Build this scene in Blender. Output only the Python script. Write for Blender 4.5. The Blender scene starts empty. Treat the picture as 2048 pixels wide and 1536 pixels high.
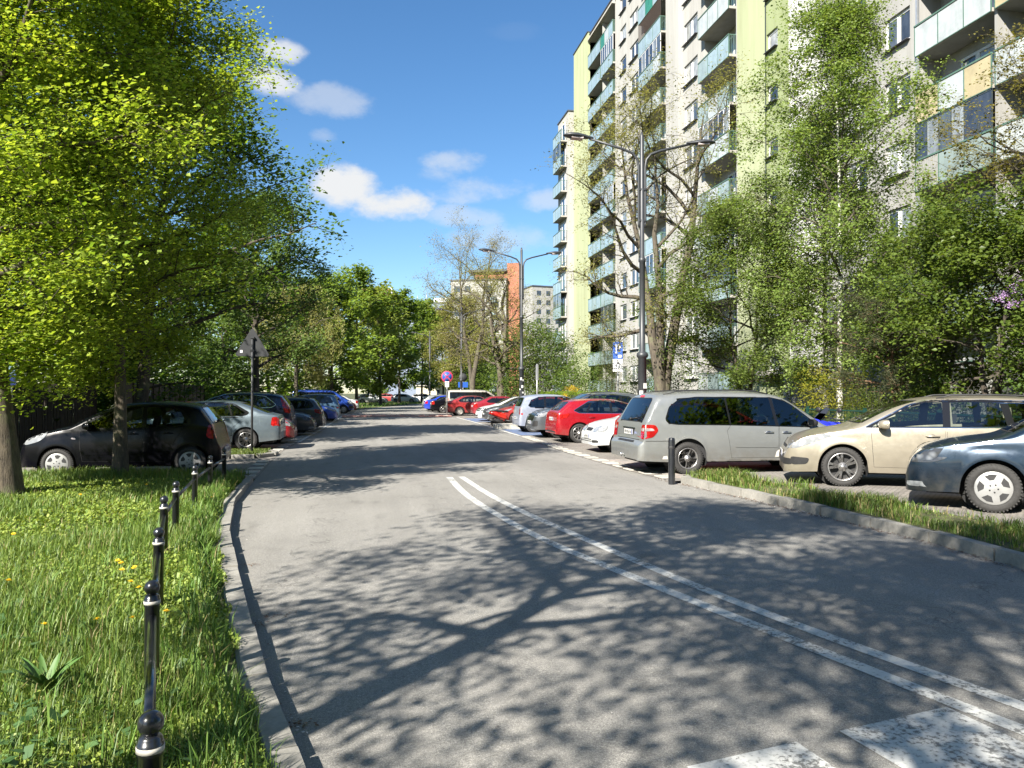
import bpy, bmesh, math, random
import numpy as np
from mathutils import Vector, Matrix
from mathutils.bvhtree import BVHTree

# ---------------------------------------------------------------- camera, sky, sun, exposure
SC = bpy.context.scene
COL = SC.collection
YAW = math.radians(10.8)          # the road runs along +Y, the camera looks 10.8 deg to its right
FPX, CAMH, HORV = 1538.0, 1.7, 785.0
SA, CA = math.sin(YAW), math.cos(YAW)
cam = bpy.data.cameras.new('camera'); cam.sensor_width = 36.0; cam.lens = 36.0 * FPX / 2048.0
cam.clip_start = 0.05; cam.clip_end = 3000.0
camo = bpy.data.objects.new('camera', cam); COL.objects.link(camo)
camo.location = (0, 0, CAMH); camo.rotation_euler = (math.radians(90.63), 0, -YAW)
SC.camera = camo

SUN_EL = math.radians(36.5); SUN_AZ = math.radians(223.0)       # azimuth clockwise from +Y
SUND = Vector((math.sin(SUN_AZ) * math.cos(SUN_EL), math.cos(SUN_AZ) * math.cos(SUN_EL), math.sin(SUN_EL)))
sun = bpy.data.lights.new('sun', 'SUN'); sun.energy = 5.0; sun.angle = math.radians(0.53); sun.color = (1.0, 0.94, 0.84)
suno = bpy.data.objects.new('sun', sun); COL.objects.link(suno)
suno.rotation_euler = (-SUND).to_track_quat('-Z', 'Y').to_euler(); suno.location = (0, 0, 60)

SKY_STRENGTH = 0.058
world = bpy.data.worlds.new('World'); SC.world = world; world.use_nodes = True
wn, wl = world.node_tree.nodes, world.node_tree.links
wn.clear()
wout = wn.new('ShaderNodeOutputWorld'); wbg = wn.new('ShaderNodeBackground'); wbg.inputs[1].default_value = SKY_STRENGTH
sky = wn.new('ShaderNodeTexSky'); sky.sky_type = 'NISHITA'; sky.sun_disc = False
sky.sun_elevation = SUN_EL; sky.sun_rotation = SUN_AZ; sky.altitude = 100; sky.air_density = 1.0; sky.dust_density = 0.3; sky.ozone_density = 3.0
geo = wn.new('ShaderNodeTexCoord')
def wmath(op, a, b=None, c=None):
    n = wn.new('ShaderNodeMath'); n.operation = op
    for i, x in enumerate((a, b, c)):
        if x is None: continue
        if isinstance(x, (int, float)): n.inputs[i].default_value = x
        else: wl.new(x, n.inputs[i])
    return n.outputs[0]
def wdot(vec):
    n = wn.new('ShaderNodeVectorMath'); n.operation = 'DOT_PRODUCT'; wl.new(geo.outputs['Generated'], n.inputs[0]); n.inputs[1].default_value = vec
    return n.outputs['Value']
def wnoise(scale, detail, rough):
    mp = wn.new('ShaderNodeMapping'); mp.inputs['Scale'].default_value = (1, 1, 1.7); wl.new(geo.outputs['Generated'], mp.inputs[0])
    n = wn.new('ShaderNodeTexNoise'); n.inputs['Scale'].default_value = scale; n.inputs['Detail'].default_value = detail; n.inputs['Roughness'].default_value = rough
    wl.new(mp.outputs[0], n.inputs['Vector']); return n.outputs['Fac']
nz1 = wnoise(13.0, 9.0, 0.62); nz2 = wnoise(5.0, 6.0, 0.6)
def dir_of(u, v):
    x = (u - 1024) / FPX; z = (HORV - v) / FPX
    d = Vector((SA + x * CA, CA - x * SA, z)); return d.normalized()
# fair-weather clouds: (direction, half width, half height, opacity); the ones in view first, then more of the same all round the sky
CLOUDS = [(dir_of(555, 100), .026, .015, .85), (dir_of(540, 158), .034, .016, .9), (dir_of(660, 200), .045, .020, .42), (dir_of(640, 268), .02, .01, .3),
          (dir_of(700, 368), .050, .026, 1.0), (dir_of(782, 408), .046, .024, 1.0), (dir_of(905, 326), .038, .016, .5), (dir_of(880, 350), .03, .012, .35),
          (dir_of(965, 378), .07, .018, .5), (dir_of(1075, 400), .035, .014, .5), (dir_of(925, 432), .05, .014, .42), (dir_of(1010, 480), .075, .02, .34), (dir_of(1030, 60), .045, .01, .03)]
_r = random.Random(4)
for k in range(22):
    az = math.radians(45 + 290 * k / 22 + _r.uniform(-6, 6)); el = math.radians(_r.uniform(9, 38))
    d = Vector((math.sin(az + YAW) * math.cos(el), math.cos(az + YAW) * math.cos(el), math.sin(el)))
    CLOUDS.append((d, _r.uniform(.05, .12), _r.uniform(.02, .05), _r.uniform(.4, 1)))
tot = None
jit = wmath('MULTIPLY', wmath('SUBTRACT', nz1, 0.5), 3.4)
jit = wmath('ADD', jit, wmath('MULTIPLY', wmath('SUBTRACT', nz2, 0.5), 1.6))
for d, hw, hh, op in CLOUDS:
    right = Vector((d.y, -d.x, 0)).normalized(); up = right.cross(d).normalized()
    sx = wmath('MULTIPLY', wdot(right), 1 / hw); sy = wmath('MULTIPLY', wdot(up), 1 / hh)
    r2 = wmath('ADD', wmath('MULTIPLY', sx, sx), wmath('MULTIPLY', sy, sy))
    m = wmath('SUBTRACT', wmath('ADD', 0.95, jit), wmath('MULTIPLY', r2, 0.75))
    m = wmath('MULTIPLY', m, wmath('GREATER_THAN', wdot(d), 0.6))
    mr = wn.new('ShaderNodeMapRange'); mr.interpolation_type = 'SMOOTHSTEP'; wl.new(m, mr.inputs[0])
    mr.inputs[1].default_value = 0.0; mr.inputs[2].default_value = 1.15; mr.inputs[3].default_value = 0; mr.inputs[4].default_value = op
    tot = mr.outputs[0] if tot is None else wmath('MAXIMUM', tot, mr.outputs[0])
hue = wn.new('ShaderNodeHueSaturation'); wl.new(sky.outputs[0], hue.inputs['Color']); hue.inputs['Saturation'].default_value = 1.2; hue.inputs['Value'].default_value = 1.0
mix = wn.new('ShaderNodeMix'); mix.data_type = 'RGBA'; wl.new(tot, mix.inputs[0]); wl.new(hue.outputs[0], mix.inputs[6]); mix.inputs[7].default_value = (4.8, 4.9, 5.0, 1)
wl.new(mix.outputs[2], wbg.inputs[0]); wl.new(wbg.outputs[0], wout.inputs[0])
SC.view_settings.view_transform = 'Standard'; SC.view_settings.look = 'None'; SC.view_settings.gamma = 1.0
SC.view_settings.exposure = 1.65; SC.view_settings.use_curve_mapping = False
SC.cycles.max_bounces = 7; SC.cycles.diffuse_bounces = 4; SC.cycles.glossy_bounces = 3; SC.cycles.transparent_max_bounces = 8; SC.cycles.transmission_bounces = 5; SC.cycles.caustics_reflective = False; SC.cycles.caustics_refractive = False

# ---------------------------------------------------------------- pixel helpers (directions meet the ground or a known plane)
def gp(u, v, z=0.0):
    d = FPX * (CAMH - z) / (v - HORV); l = (u - 1024) / FPX * d
    return (d * SA + l * CA, d * CA - l * SA)
def px(x, y, z=0.0):
    d = x * SA + y * CA; l = x * CA - y * SA
    if d <= 0.1: return (-9999, 9999)
    return (1024 + FPX * l / d, HORV - (z - CAMH) * FPX / d)
def y_on_x(u, X):
    t = (u - 1024) / FPX; d = X / (SA + t * CA); return d * (CA - t * SA)

# ---------------------------------------------------------------- mesh helpers
def link(o, parent=None):
    COL.objects.link(o)
    if parent is not None: o.parent = parent
    return o
def tag(o, label=None, cat=None, group=None, kind=None):
    if label: o['label'] = label
    if cat: o['category'] = cat
    if group: o['group'] = group
    if kind: o['kind'] = kind
    return o
def empty(name, loc=(0, 0, 0), rz=0.0, parent=None):
    o = bpy.data.objects.new(name, None); o.empty_display_size = 0.2; link(o, parent); o.location = loc; o.rotation_euler = (0, 0, rz); return o
class MB:
    def __init__(s): s.v = []; s.f = []; s.m = []; s.s = []
    def add(s, vs, fs, mi=0, smooth=False):
        b = len(s.v); s.v.extend([tuple(p) for p in vs])
        for f in fs: s.f.append([i + b for i in f]); s.m.append(mi); s.s.append(smooth)
        return s
    def box(s, c, d, mi=0, rot=None, taper=1.0):
        hx, hy, hz = d[0] / 2, d[1] / 2, d[2] / 2
        vs = []
        for z, k in ((-hz, 1.0), (hz, taper)):
            for x, y in ((-hx, -hy), (hx, -hy), (hx, hy), (-hx, hy)):
                p = Vector((x * k, y * k, z))
                if rot is not None: p = rot @ p
                vs.append((p.x + c[0], p.y + c[1], p.z + c[2]))
        return s.add(vs, [(0, 3, 2, 1), (4, 5, 6, 7), (0, 1, 5, 4), (1, 2, 6, 5), (2, 3, 7, 6), (3, 0, 4, 7)], mi)
    def bbox(s, x0, x1, y0, y1, z0, z1, mi=0):
        return s.box(((x0 + x1) / 2, (y0 + y1) / 2, (z0 + z1) / 2), (abs(x1 - x0), abs(y1 - y0), abs(z1 - z0)), mi)
    def tube(s, pts, rad, n=8, mi=0, cap=True, smooth=True):
        pts = [Vector(p) for p in pts]; m = len(pts)
        if not hasattr(rad, '__len__'): rad = [rad] * m
        vs = []; ref = None
        for i in range(m):
            t = (pts[min(i + 1, m - 1)] - pts[max(i - 1, 0)])
            t = t.normalized() if t.length > 1e-9 else Vector((0, 0, 1))
            if ref is None:
                ref = Vector((1, 0, 0)) if abs(t.x) < 0.8 else Vector((0, 1, 0))
            a = (ref - t * ref.dot(t)).normalized(); b = t.cross(a); ref = a
            for k in range(n):
                an = 2 * math.pi * k / n; p = pts[i] + (a * math.cos(an) + b * math.sin(an)) * rad[i]; vs.append((p.x, p.y, p.z))
        fs = []
        for i in range(m - 1):
            for k in range(n):
                k2 = (k + 1) % n; fs.append((i * n + k, i * n + k2, (i + 1) * n + k2, (i + 1) * n + k))
        s.add(vs, fs, mi, smooth)
        if cap:
            b0 = len(s.v) - len(vs)
            s.f.append([b0 + k for k in reversed(range(n))]); s.m.append(mi); s.s.append(False)
            s.f.append([b0 + (m - 1) * n + k for k in range(n)]); s.m.append(mi); s.s.append(False)
        return s
    def lathe(s, prof, n=16, c=(0, 0, 0), axis='z', mi=0, smooth=True):
        vs = []; fs = []
        for r, h in prof:
            for k in range(n):
                an = 2 * math.pi * k / n; a, b = r * math.cos(an), r * math.sin(an)
                p = (a, b, h) if axis == 'z' else ((a, h, b) if axis == 'y' else (h, a, b))
                vs.append((p[0] + c[0], p[1] + c[1], p[2] + c[2]))
        for i in range(len(prof) - 1):
            for k in range(n):
                k2 = (k + 1) % n; q = (i * n + k, i * n + k2, (i + 1) * n + k2, (i + 1) * n + k)
                fs.append(q if axis != 'y' else tuple(reversed(q)))
        return s.add(vs, fs, mi, smooth)
    def ball(s, c, r, n=12, m=8, mi=0, sc=(1, 1, 1)):
        vs = []; fs = []
        for i in range(m + 1):
            th = math.pi * i / m
            for k in range(n):
                an = 2 * math.pi * k / n
                vs.append((c[0] + r * sc[0] * math.sin(th) * math.cos(an), c[1] + r * sc[1] * math.sin(th) * math.sin(an), c[2] + r * sc[2] * math.cos(th)))
        for i in range(m):
            for k in range(n):
                k2 = (k + 1) % n; fs.append((i * n + k, (i + 1) * n + k, (i + 1) * n + k2, i * n + k2))
        return s.add(vs, fs, mi, True)
    def prism(s, poly, z0, z1, mi=0, axis='z'):
        n = len(poly)
        def P(a, b, h): return (a, b, h) if axis == 'z' else ((a, h, b) if axis == 'y' else (h, a, b))
        vs = [P(a, b, z0) for a, b in poly] + [P(a, b, z1) for a, b in poly]
        fs = [tuple(reversed(range(n))), tuple(range(n, 2 * n))] + [(i, (i + 1) % n, n + (i + 1) % n, n + i) for i in range(n)]
        return s.add(vs, fs, mi)
    def mesh(s, name, mats):
        me = bpy.data.meshes.new(name); me.from_pydata(s.v, [], s.f)
        if not isinstance(mats, (list, tuple)): mats = [mats]
        for m in mats: me.materials.append(m)
        me.polygons.foreach_set('material_index', s.m); me.polygons.foreach_set('use_smooth', s.s); me.update(); return me
    def build(s, name, mats, parent=None, loc=None, rz=None):
        o = bpy.data.objects.new(name, s.mesh(name, mats)); link(o, parent)
        if loc is not None: o.location = loc
        if rz is not None: o.rotation_euler = (0, 0, rz)
        return o
def inst(me, name, parent=None, loc=(0, 0, 0), rot=None, sc=None):
    o = bpy.data.objects.new(name, me); link(o, parent); o.location = loc
    if rot is not None: o.rotation_euler = rot
    if sc is not None: o.scale = sc
    return o
def copy_tree(o, parent=None):
    c = o.copy(); COL.objects.link(c); c.parent = parent
    for ch in o.children: copy_tree(ch, c)
    return c
def np_obj(name, V, faces, mat, parent=None, col=None, smooth=False, loc=None):
    """V (n,3) float array, faces (m,k) int array of k-gons"""
    me = bpy.data.meshes.new(name); m, k = faces.shape
    me.vertices.add(len(V)); me.vertices.foreach_set('co', np.ascontiguousarray(V, np.float32).ravel())
    me.loops.add(m * k); me.loops.foreach_set('vertex_index', np.ascontiguousarray(faces, np.int32).ravel())
    me.polygons.add(m); me.polygons.foreach_set('loop_start', np.arange(0, m * k, k, dtype=np.int32))
    try: me.polygons.foreach_set('loop_total', np.full(m, k, np.int32))
    except Exception: pass
    if smooth: me.polygons.foreach_set('use_smooth', np.ones(m, bool))
    if col is not None:
        at = me.attributes.new('Col', 'FLOAT_COLOR', 'POINT'); c4 = np.ones((len(V), 4), np.float32); c4[:, :3] = col; at.data.foreach_set('color', c4.ravel())
    me.materials.append(mat); me.update(calc_edges=True)
    o = bpy.data.objects.new(name, me); link(o, parent)
    if loc is not None: o.location = loc
    return o

# ---------------------------------------------------------------- materials
def new_mat(name):
    m = bpy.data.materials.new(name); m.use_nodes = True; nt = m.node_tree; b = nt.nodes['Principled BSDF']; return m, nt, b
def noise(nt, scale, detail=4, rough=0.6, vec='Object', stretch=None):
    tc = nt.nodes.new('ShaderNodeTexCoord'); n = nt.nodes.new('ShaderNodeTexNoise')
    n.inputs['Scale'].default_value = scale; n.inputs['Detail'].default_value = detail; n.inputs['Roughness'].default_value = rough
    if vec == 'World':
        g = nt.nodes.new('ShaderNodeNewGeometry'); src = g.outputs['Position']
    else: src = tc.outputs[vec]
    if stretch:
        mp = nt.nodes.new('ShaderNodeMapping'); mp.inputs['Scale'].default_value = stretch; nt.links.new(src, mp.inputs[0]); src = mp.outputs[0]
    nt.links.new(src, n.inputs['Vector']); return n.outputs['Fac']
def ramp(nt, fac, stops):
    r = nt.nodes.new('ShaderNodeValToRGB'); e = r.color_ramp.elements
    while len(e) < len(stops): e.new(0.5)
    for i, (p, c) in enumerate(stops):
        e[i].position = p; e[i].color = (c[0], c[1], c[2], 1) if hasattr(c, '__len__') else (c, c, c, 1)
    nt.links.new(fac, r.inputs[0]); return r.outputs[0]
def mixc(nt, fac, a, b, mode='MIX'):
    m = nt.nodes.new('ShaderNodeMix'); m.data_type = 'RGBA'; m.blend_type = mode
    for i, x in ((0, fac), (6, a), (7, b)):
        if hasattr(x, 'links') or hasattr(x, 'is_linked'): nt.links.new(x, m.inputs[i])
        elif i == 0: m.inputs[0].default_value = x
        else: m.inputs[i].default_value = (x[0], x[1], x[2], 1)
    return m.outputs[2]
def bump(nt, b, h, strength=0.3, dist=0.01):
    n = nt.nodes.new('ShaderNodeBump'); n.inputs['Strength'].default_value = strength; n.inputs['Distance'].default_value = dist
    nt.links.new(h, n.inputs['Height']); nt.links.new(n.outputs[0], b.inputs['Normal'])
def simple(name, c, rough=0.6, metal=0.0, var=0.12, scale=6.0, bmp=0.0, coat=0.0, spec=0.5, vec='Object', bscale=60):
    m, nt, b = new_mat(name); b.inputs['Roughness'].default_value = rough; b.inputs['Metallic'].default_value = metal
    b.inputs['Specular IOR Level'].default_value = spec; b.inputs['Coat Weight'].default_value = coat; b.inputs['Coat Roughness'].default_value = 0.04
    if var > 0:
        f = noise(nt, scale, 5, 0.65, vec); lo = [x * (1 - var) for x in c]; hi = [min(1, x * (1 + var)) for x in c]
        nt.links.new(ramp(nt, f, [(0.3, lo), (0.7, hi)]), b.inputs['Base Color'])
    else: b.inputs['Base Color'].default_value = (*c, 1)
    if bmp > 0: bump(nt, b, noise(nt, bscale, 4, 0.6, vec), bmp, 0.01)
    return m
MATS = {}
def M(name, *a, **k):
    if name not in MATS: MATS[name] = simple(name, *a, **k)
    return MATS[name]
def leaf_mat(name, trans=0.5, rough=0.45, tint=(1.25, 1.2, 0.55)):
    m, nt, b = new_mat(name); at = nt.nodes.new('ShaderNodeAttribute'); at.attribute_name = 'Col'
    nt.links.new(at.outputs['Color'], b.inputs['Base Color']); b.inputs['Roughness'].default_value = rough; b.inputs['Specular IOR Level'].default_value = 0.35
    t = nt.nodes.new('ShaderNodeBsdfTranslucent')
    nt.links.new(mixc(nt, 1.0, at.outputs['Color'], tint, 'MULTIPLY'), t.inputs[0])
    mx = nt.nodes.new('ShaderNodeMixShader'); mx.inputs[0].default_value = trans
    nt.links.new(b.outputs[0], mx.inputs[1]); nt.links.new(t.outputs[0], mx.inputs[2]); nt.links.new(mx.outputs[0], nt.nodes['Material Output'].inputs[0]); return m
LEAF = leaf_mat('leaf'); GRASSM = leaf_mat('grass_blade', 0.35, 0.5); NEEDLE = leaf_mat('needle', 0.15, 0.5, (1, 1, .8)); PETAL = leaf_mat('petal', 0.3, 0.6, (1, 1, 1))
def asphalt(name, lo, hi, warm=(1.0, 0.97, 0.92)):
    m, nt, b = new_mat(name); b.inputs['Roughness'].default_value = 0.82; b.inputs['Specular IOR Level'].default_value = 0.3
    agg = noise(nt, 160, 2, 0.7, 'World'); agg2 = noise(nt, 55, 3, 0.7, 'World'); patch = noise(nt, 0.35, 4, 0.55, 'World'); streak = noise(nt, 1.2, 4, 0.6, 'World', (2.2, 0.12, 1))
    c = ramp(nt, agg, [(0.30, lo), (0.50, [(x + y) / 2 for x, y in zip(lo, hi)]), (0.66, hi), (0.80, [min(1, x * 1.9) for x in hi])])
    c = mixc(nt, 1.0, c, ramp(nt, agg2, [(0.3, 0.72), (0.7, 1.2)]), 'MULTIPLY')
    c = mixc(nt, 1.0, c, ramp(nt, patch, [(0.3, 0.86), (0.7, 1.12)]), 'MULTIPLY')
    c = mixc(nt, 1.0, c, ramp(nt, streak, [(0.3, 0.9), (0.7, 1.08)]), 'MULTIPLY')
    stain = noise(nt, 2.6, 3, 0.5, 'World', (1, .5, 1)); c = mixc(nt, 1.0, c, ramp(nt, stain, [(0.60, 1.0), (0.72, 0.80)]), 'MULTIPLY')
    # hairline cracks
    v = nt.nodes.new('ShaderNodeTexVoronoi'); v.feature = 'DISTANCE_TO_EDGE'; v.inputs['Scale'].default_value = 0.22
    g = nt.nodes.new('ShaderNodeNewGeometry'); w = nt.nodes.new('ShaderNodeVectorMath'); w.operation = 'ADD'
    nn = nt.nodes.new('ShaderNodeTexNoise'); nn.inputs['Scale'].default_value = 1.6; nn.inputs['Detail'].default_value = 5; nt.links.new(g.outputs['Position'], nn.inputs['Vector'])
    sc_ = nt.nodes.new('ShaderNodeVectorMath'); sc_.operation = 'SCALE'; sc_.inputs['Scale'].default_value = 1.6; nt.links.new(nn.outputs['Color'], sc_.inputs[0])
    nt.links.new(g.outputs['Position'], w.inputs[0]); nt.links.new(sc_.outputs[0], w.inputs[1]); nt.links.new(w.outputs[0], v.inputs['Vector'])
    c = mixc(nt, 1.0, c, ramp(nt, v.outputs['Distance'], [(0.0, 0.62), (0.0035, 1.0)]), 'MULTIPLY')
    nt.links.new(c, b.inputs['Base Color']); bump(nt, b, agg, 0.55, 0.006); return m
ASPHALT = asphalt('asphalt', (0.115, 0.112, 0.105), (0.325, 0.312, 0.285))
def concrete(name, c, scale=14, stain=0.25):
    m, nt, b = new_mat(name); b.inputs['Roughness'].default_value = 0.88
    f = noise(nt, scale, 6, 0.7, 'World'); g = noise(nt, 1.7, 4, 0.6, 'World')
    k = ramp(nt, f, [(0.25, [x * 0.72 for x in c]), (0.75, [x * 1.2 for x in c])])
    k = mixc(nt, 1.0, k, ramp(nt, g, [(0.3, 1 - stain), (0.7, 1.08)]), 'MULTIPLY')
    nt.links.new(k, b.inputs['Base Color']); bump(nt, b, noise(nt, 120, 3, 0.6, 'World'), 0.35, 0.005); return m
KERB = concrete('kerb_concrete', (0.25, 0.24, 0.215), 20); PAVE = concrete('paver_concrete', (0.27, 0.25, 0.225), 9, 0.3); PAVE_W = concrete('paver_white', (0.44, 0.425, 0.38), 12, 0.3)
PAVE_R = concrete('paver_red', (0.30, 0.15, 0.12), 12)
def worn_paint(name, c, under=(0.13, 0.13, 0.125), wear=0.5, scale=38):
    m, nt, b = new_mat(name); b.inputs['Roughness'].default_value = 0.7
    f = noise(nt, scale, 7, 0.72, 'World'); g = noise(nt, 2.3, 4, 0.6, 'World')
    add = nt.nodes.new('ShaderNodeMath'); add.operation = 'MULTIPLY_ADD'; nt.links.new(g, add.inputs[0]); add.inputs[1].default_value = 0.5; nt.links.new(f, add.inputs[2])
    k = ramp(nt, add.outputs[0], [(wear + 0.10, under), (wear + 0.15, [x * .75 for x in c]), (wear + 0.24, c)])
    nt.links.new(k, b.inputs['Base Color']); bump(nt, b, noise(nt, 160, 2, 0.7, 'World'), 0.4, 0.005); return m
PAINT_W = worn_paint('road_paint_white', (0.50, 0.50, 0.475), wear=0.55); PAINT_Z = worn_paint('crossing_paint', (0.50, 0.50, 0.48), wear=0.56, scale=34)
PAINT_B = worn_paint('bay_paint_blue', (0.10, 0.145, 0.26), (0.22, 0.235, 0.26), 0.54, 9)
def soil_mat():
    m, nt, b = new_mat('soil'); b.inputs['Roughness'].default_value = 0.95
    f = noise(nt, 9, 6, 0.7, 'World'); g = noise(nt, 0.7, 4, 0.6, 'World')
    k = ramp(nt, f, [(0.3, (0.045, 0.038, 0.024)), (0.5, (0.07, 0.075, 0.025)), (0.7, (0.10, 0.13, 0.035))])
    k = mixc(nt, 1.0, k, ramp(nt, g, [(0.3, 0.75), (0.7, 1.2)]), 'MULTIPLY')
    nt.links.new(k, b.inputs['Base Color']); bump(nt, b, f, 0.6, 0.04); return m
SOIL = soil_mat()
def bark(name, lo, hi, sz=14, marks=None):
    m, nt, b = new_mat(name); b.inputs['Roughness'].default_value = 0.9
    f = noise(nt, sz, 6, 0.7, 'Object', (1, 1, 0.22)); k = ramp(nt, f, [(0.32, lo), (0.68, hi)])
    g = noise(nt, 3, 4, 0.6, 'Object'); k = mixc(nt, ramp(nt, g, [(0.52, 0.0), (0.68, 0.55)]), k, (0.13, 0.14, 0.07))
    if marks:
        w = noise(nt, 7, 5, 0.6, 'Object', (0.6, 0.6, 3.0)); k = mixc(nt, ramp(nt, w, [(0.56, 0.0), (0.62, 1.0)]), k, marks)
    nt.links.new(k, b.inputs['Base Color']); bump(nt, b, f, 0.8, 0.03); return m
BARK = bark('bark_brown', (0.03, 0.025, 0.018), (0.115, 0.096, 0.07)); BARK_D = bark('bark_dark', (0.022, 0.018, 0.014), (0.075, 0.06, 0.045)); BARK_L = bark('bark_linden', (0.03, 0.024, 0.017), (0.115, 0.092, 0.064), 22)
BARK_B = bark('bark_birch', (0.42, 0.40, 0.36), (0.62, 0.6, 0.55), 8, (0.03, 0.028, 0.025)); BARK_P = bark('bark_pine', (0.09, 0.05, 0.03), (0.26, 0.14, 0.08), 10)
# ================================================================ SETTING: ground, road, kerbs, bays, lawns
rng = np.random.default_rng(7)
LPX = [(600, 1536), (545, 1400), (500, 1250), (470, 1120), (460, 1075), (470, 1010), (490, 985), (510, 960)]
KL = [(2.6, -14.0), (1.7, -7.0), (0.85, -1.5), (0.2, 1.6)] + [gp(*p) for p in LPX]
LL = KL + [(-2.37, 22.6), (-2.02, 35.9), (-1.7, 52.0), (-1.25, 72.0), (-0.6, 79.0), (1.0, 86.5), (3.9, 98.0), (9.6, 122.0), (24.0, 170.0)]
RPX = [(2048, 1140), (1900, 1095), (1700, 1045), (1500, 998), (1340, 962)]
KR = [(7.4, -14.0), (6.7, -4.0), (6.35, 2.0)] + [gp(*p) for p in RPX]
RR = KR + [gp(1250, 940), gp(1130, 905), (5.85, 29.5), (6.05, 41.8), (6.0, 54.0), (5.5, 66.0), (6.0, 78.0), (10.0, 95.0), (18.0, 122.0), (34.0, 170.0)]
LLa, RRa = np.array(LL), np.array(RR)
def Lx(y): return float(np.interp(y, LLa[:, 1], LLa[:, 0]))
def Rx(y): return float(np.interp(y, RRa[:, 1], RRa[:, 0]))
def sheet(name, polys, z, mat, parent=None, kind='structure'):
    mb = MB()
    for p in polys: mb.add([(a, b, z) for a, b in p], [tuple(range(len(p)))])
    o = mb.build(name, mat, parent)
    if parent is None: tag(o, kind=kind)
    return o
ground = sheet('ground', [[(-700, -250), (700, -250), (700, 1200), (-700, 1200)]], -0.06, SOIL)
ground['label'] = 'bare earth and thin turf stretching to the horizon'
ys = sorted(set(list(np.arange(-14, 171, 1.0)) + [p[1] for p in LL] + [p[1] for p in RR]))
ys = [y for y in ys if -14 <= y <= 170]
mb = MB()
vs = []; fs = []
for y in ys:
    a, b = Lx(y), Rx(y)
    for k in range(7): vs.append((a + (b - a) * k / 6, y, 0.035 * (1 - abs(k - 3) / 3.0) - 0.0))
for i in range(len(ys) - 1):
    for k in range(6): fs.append((i * 7 + k, i * 7 + k + 1, (i + 1) * 7 + k + 1, (i + 1) * 7 + k))
mb.add(vs, fs, 0, True); road = tag(mb.build('road', ASPHALT), 'worn grey asphalt street curving between the parked rows', None, None, 'structure')
def road_z(x, y):
    a, b = Lx(y), Rx(y); t = (x - a) / max(0.1, b - a); return 0.035 * (1 - min(1, abs(t * 6 - 3) / 3.0))
# --- parking bays of block paving
def pave_mat():
    m, nt, b = new_mat('block_paving'); b.inputs['Roughness'].default_value = 0.88
    g = nt.nodes.new('ShaderNodeNewGeometry'); br = nt.nodes.new('ShaderNodeTexBrick'); nt.links.new(g.outputs['Position'], br.inputs['Vector'])
    br.inputs['Scale'].default_value = 5.0; br.inputs['Mortar Size'].default_value = 0.035; br.inputs['Color1'].default_value = (0.215, 0.195, 0.175, 1); br.inputs['Color2'].default_value = (0.28, 0.255, 0.23, 1); br.inputs['Mortar'].default_value = (0.09, 0.085, 0.07, 1)
    f = noise(nt, 0.6, 5, 0.6, 'World'); f2 = noise(nt, 30, 4, 0.7, 'World')
    c = mixc(nt, 1.0, br.outputs['Color'], ramp(nt, f, [(0.3, 0.72), (0.7, 1.15)]), 'MULTIPLY'); c = mixc(nt, 1.0, c, ramp(nt, f2, [(0.3, 0.8), (0.7, 1.15)]), 'MULTIPLY')
    nt.links.new(c, b.inputs['Base Color']); bump(nt, b, br.outputs['Fac'], -0.6, 0.006); return m
BLOCKS = pave_mat()
yl = list(np.arange(15.8, 76.1, 2.0))
bay_left = tag(sheet('parking_pavement', [[(-9.5, 15.8)] + [(Lx(y), y) for y in yl] + [(-9.5, yl[-1])]], 0.006, BLOCKS), 'grey block paving of the bays along the brown fence')
yr = list(np.arange(13.9, 78.1, 2.0))
bay_right = tag(sheet('parking_pavement', [[(Rx(y), y) for y in yr] + [(12.4, yr[-1]), (12.4, 13.9)]], 0.006, BLOCKS), 'grey block paving of the bays along the apartment block')
NEARB = [(7.5, -3.0), (7.45, 3.0), (7.35, 6.5), (7.15, 9.3), (6.85, 11.6), (6.35, 13.3), (6.12, 13.84)]
bay_near = MB(); bay_near.prism(NEARB[::-1] + [(13.5, -3.0), (13.5, 13.84)][::1], -0.05, 0.15); bay_near = tag(bay_near.build('parking_pavement', BLOCKS), 'raised block paving under the beige and the dark blue car', None, None, 'structure')
# single pavers beside the silver minivan
pm = MB(); pm.box((0, 0, 0), (0.196, 0.096, 0.03), taper=0.97); pvm = [pm.mesh('paver', PAVE), pm.mesh('paver', concrete('paver_warm', (0.31, 0.265, 0.23), 10)), pm.mesh('paver', concrete('paver_dim', (0.22, 0.205, 0.19), 10))]
rr = random.Random(3)
for j in range(46):
    for i in range(6):
        y = 14.05 + j * 0.1; x = Rx(y) + 0.47 + i * 0.2 + (0.1 if j % 2 else 0)
        inst(rr.choice(pvm), 'paver', bay_right, (x, y, 0.006 + rr.uniform(-.003, .003)), (rr.uniform(-.012, .012), rr.uniform(-.012, .012), rr.uniform(-.015, .015)))
# white edging blocks between asphalt and bays
eb = MB(); eb.box((0, 0, 0), (0.30, 0.42, 0.04), taper=0.97); ebm = eb.mesh('edging_block', PAVE_W)
y = 14.6
while y < 29.0:
    inst(ebm, 'edging_block', bay_right, (Rx(y) + 0.20, y, 0.002 + rr.uniform(0, .004)), (0, 0, rr.uniform(-.06, .06))); y += 0.78
y = 16.2
while y < 34.0:
    if not 20.3 < y < 22.7: inst(ebm, 'edging_block', bay_left, (Lx(y) - 0.20, y, 0.002 + rr.uniform(0, .004)), (0, 0, rr.uniform(-.05, .05)))
    y += 0.85
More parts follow.
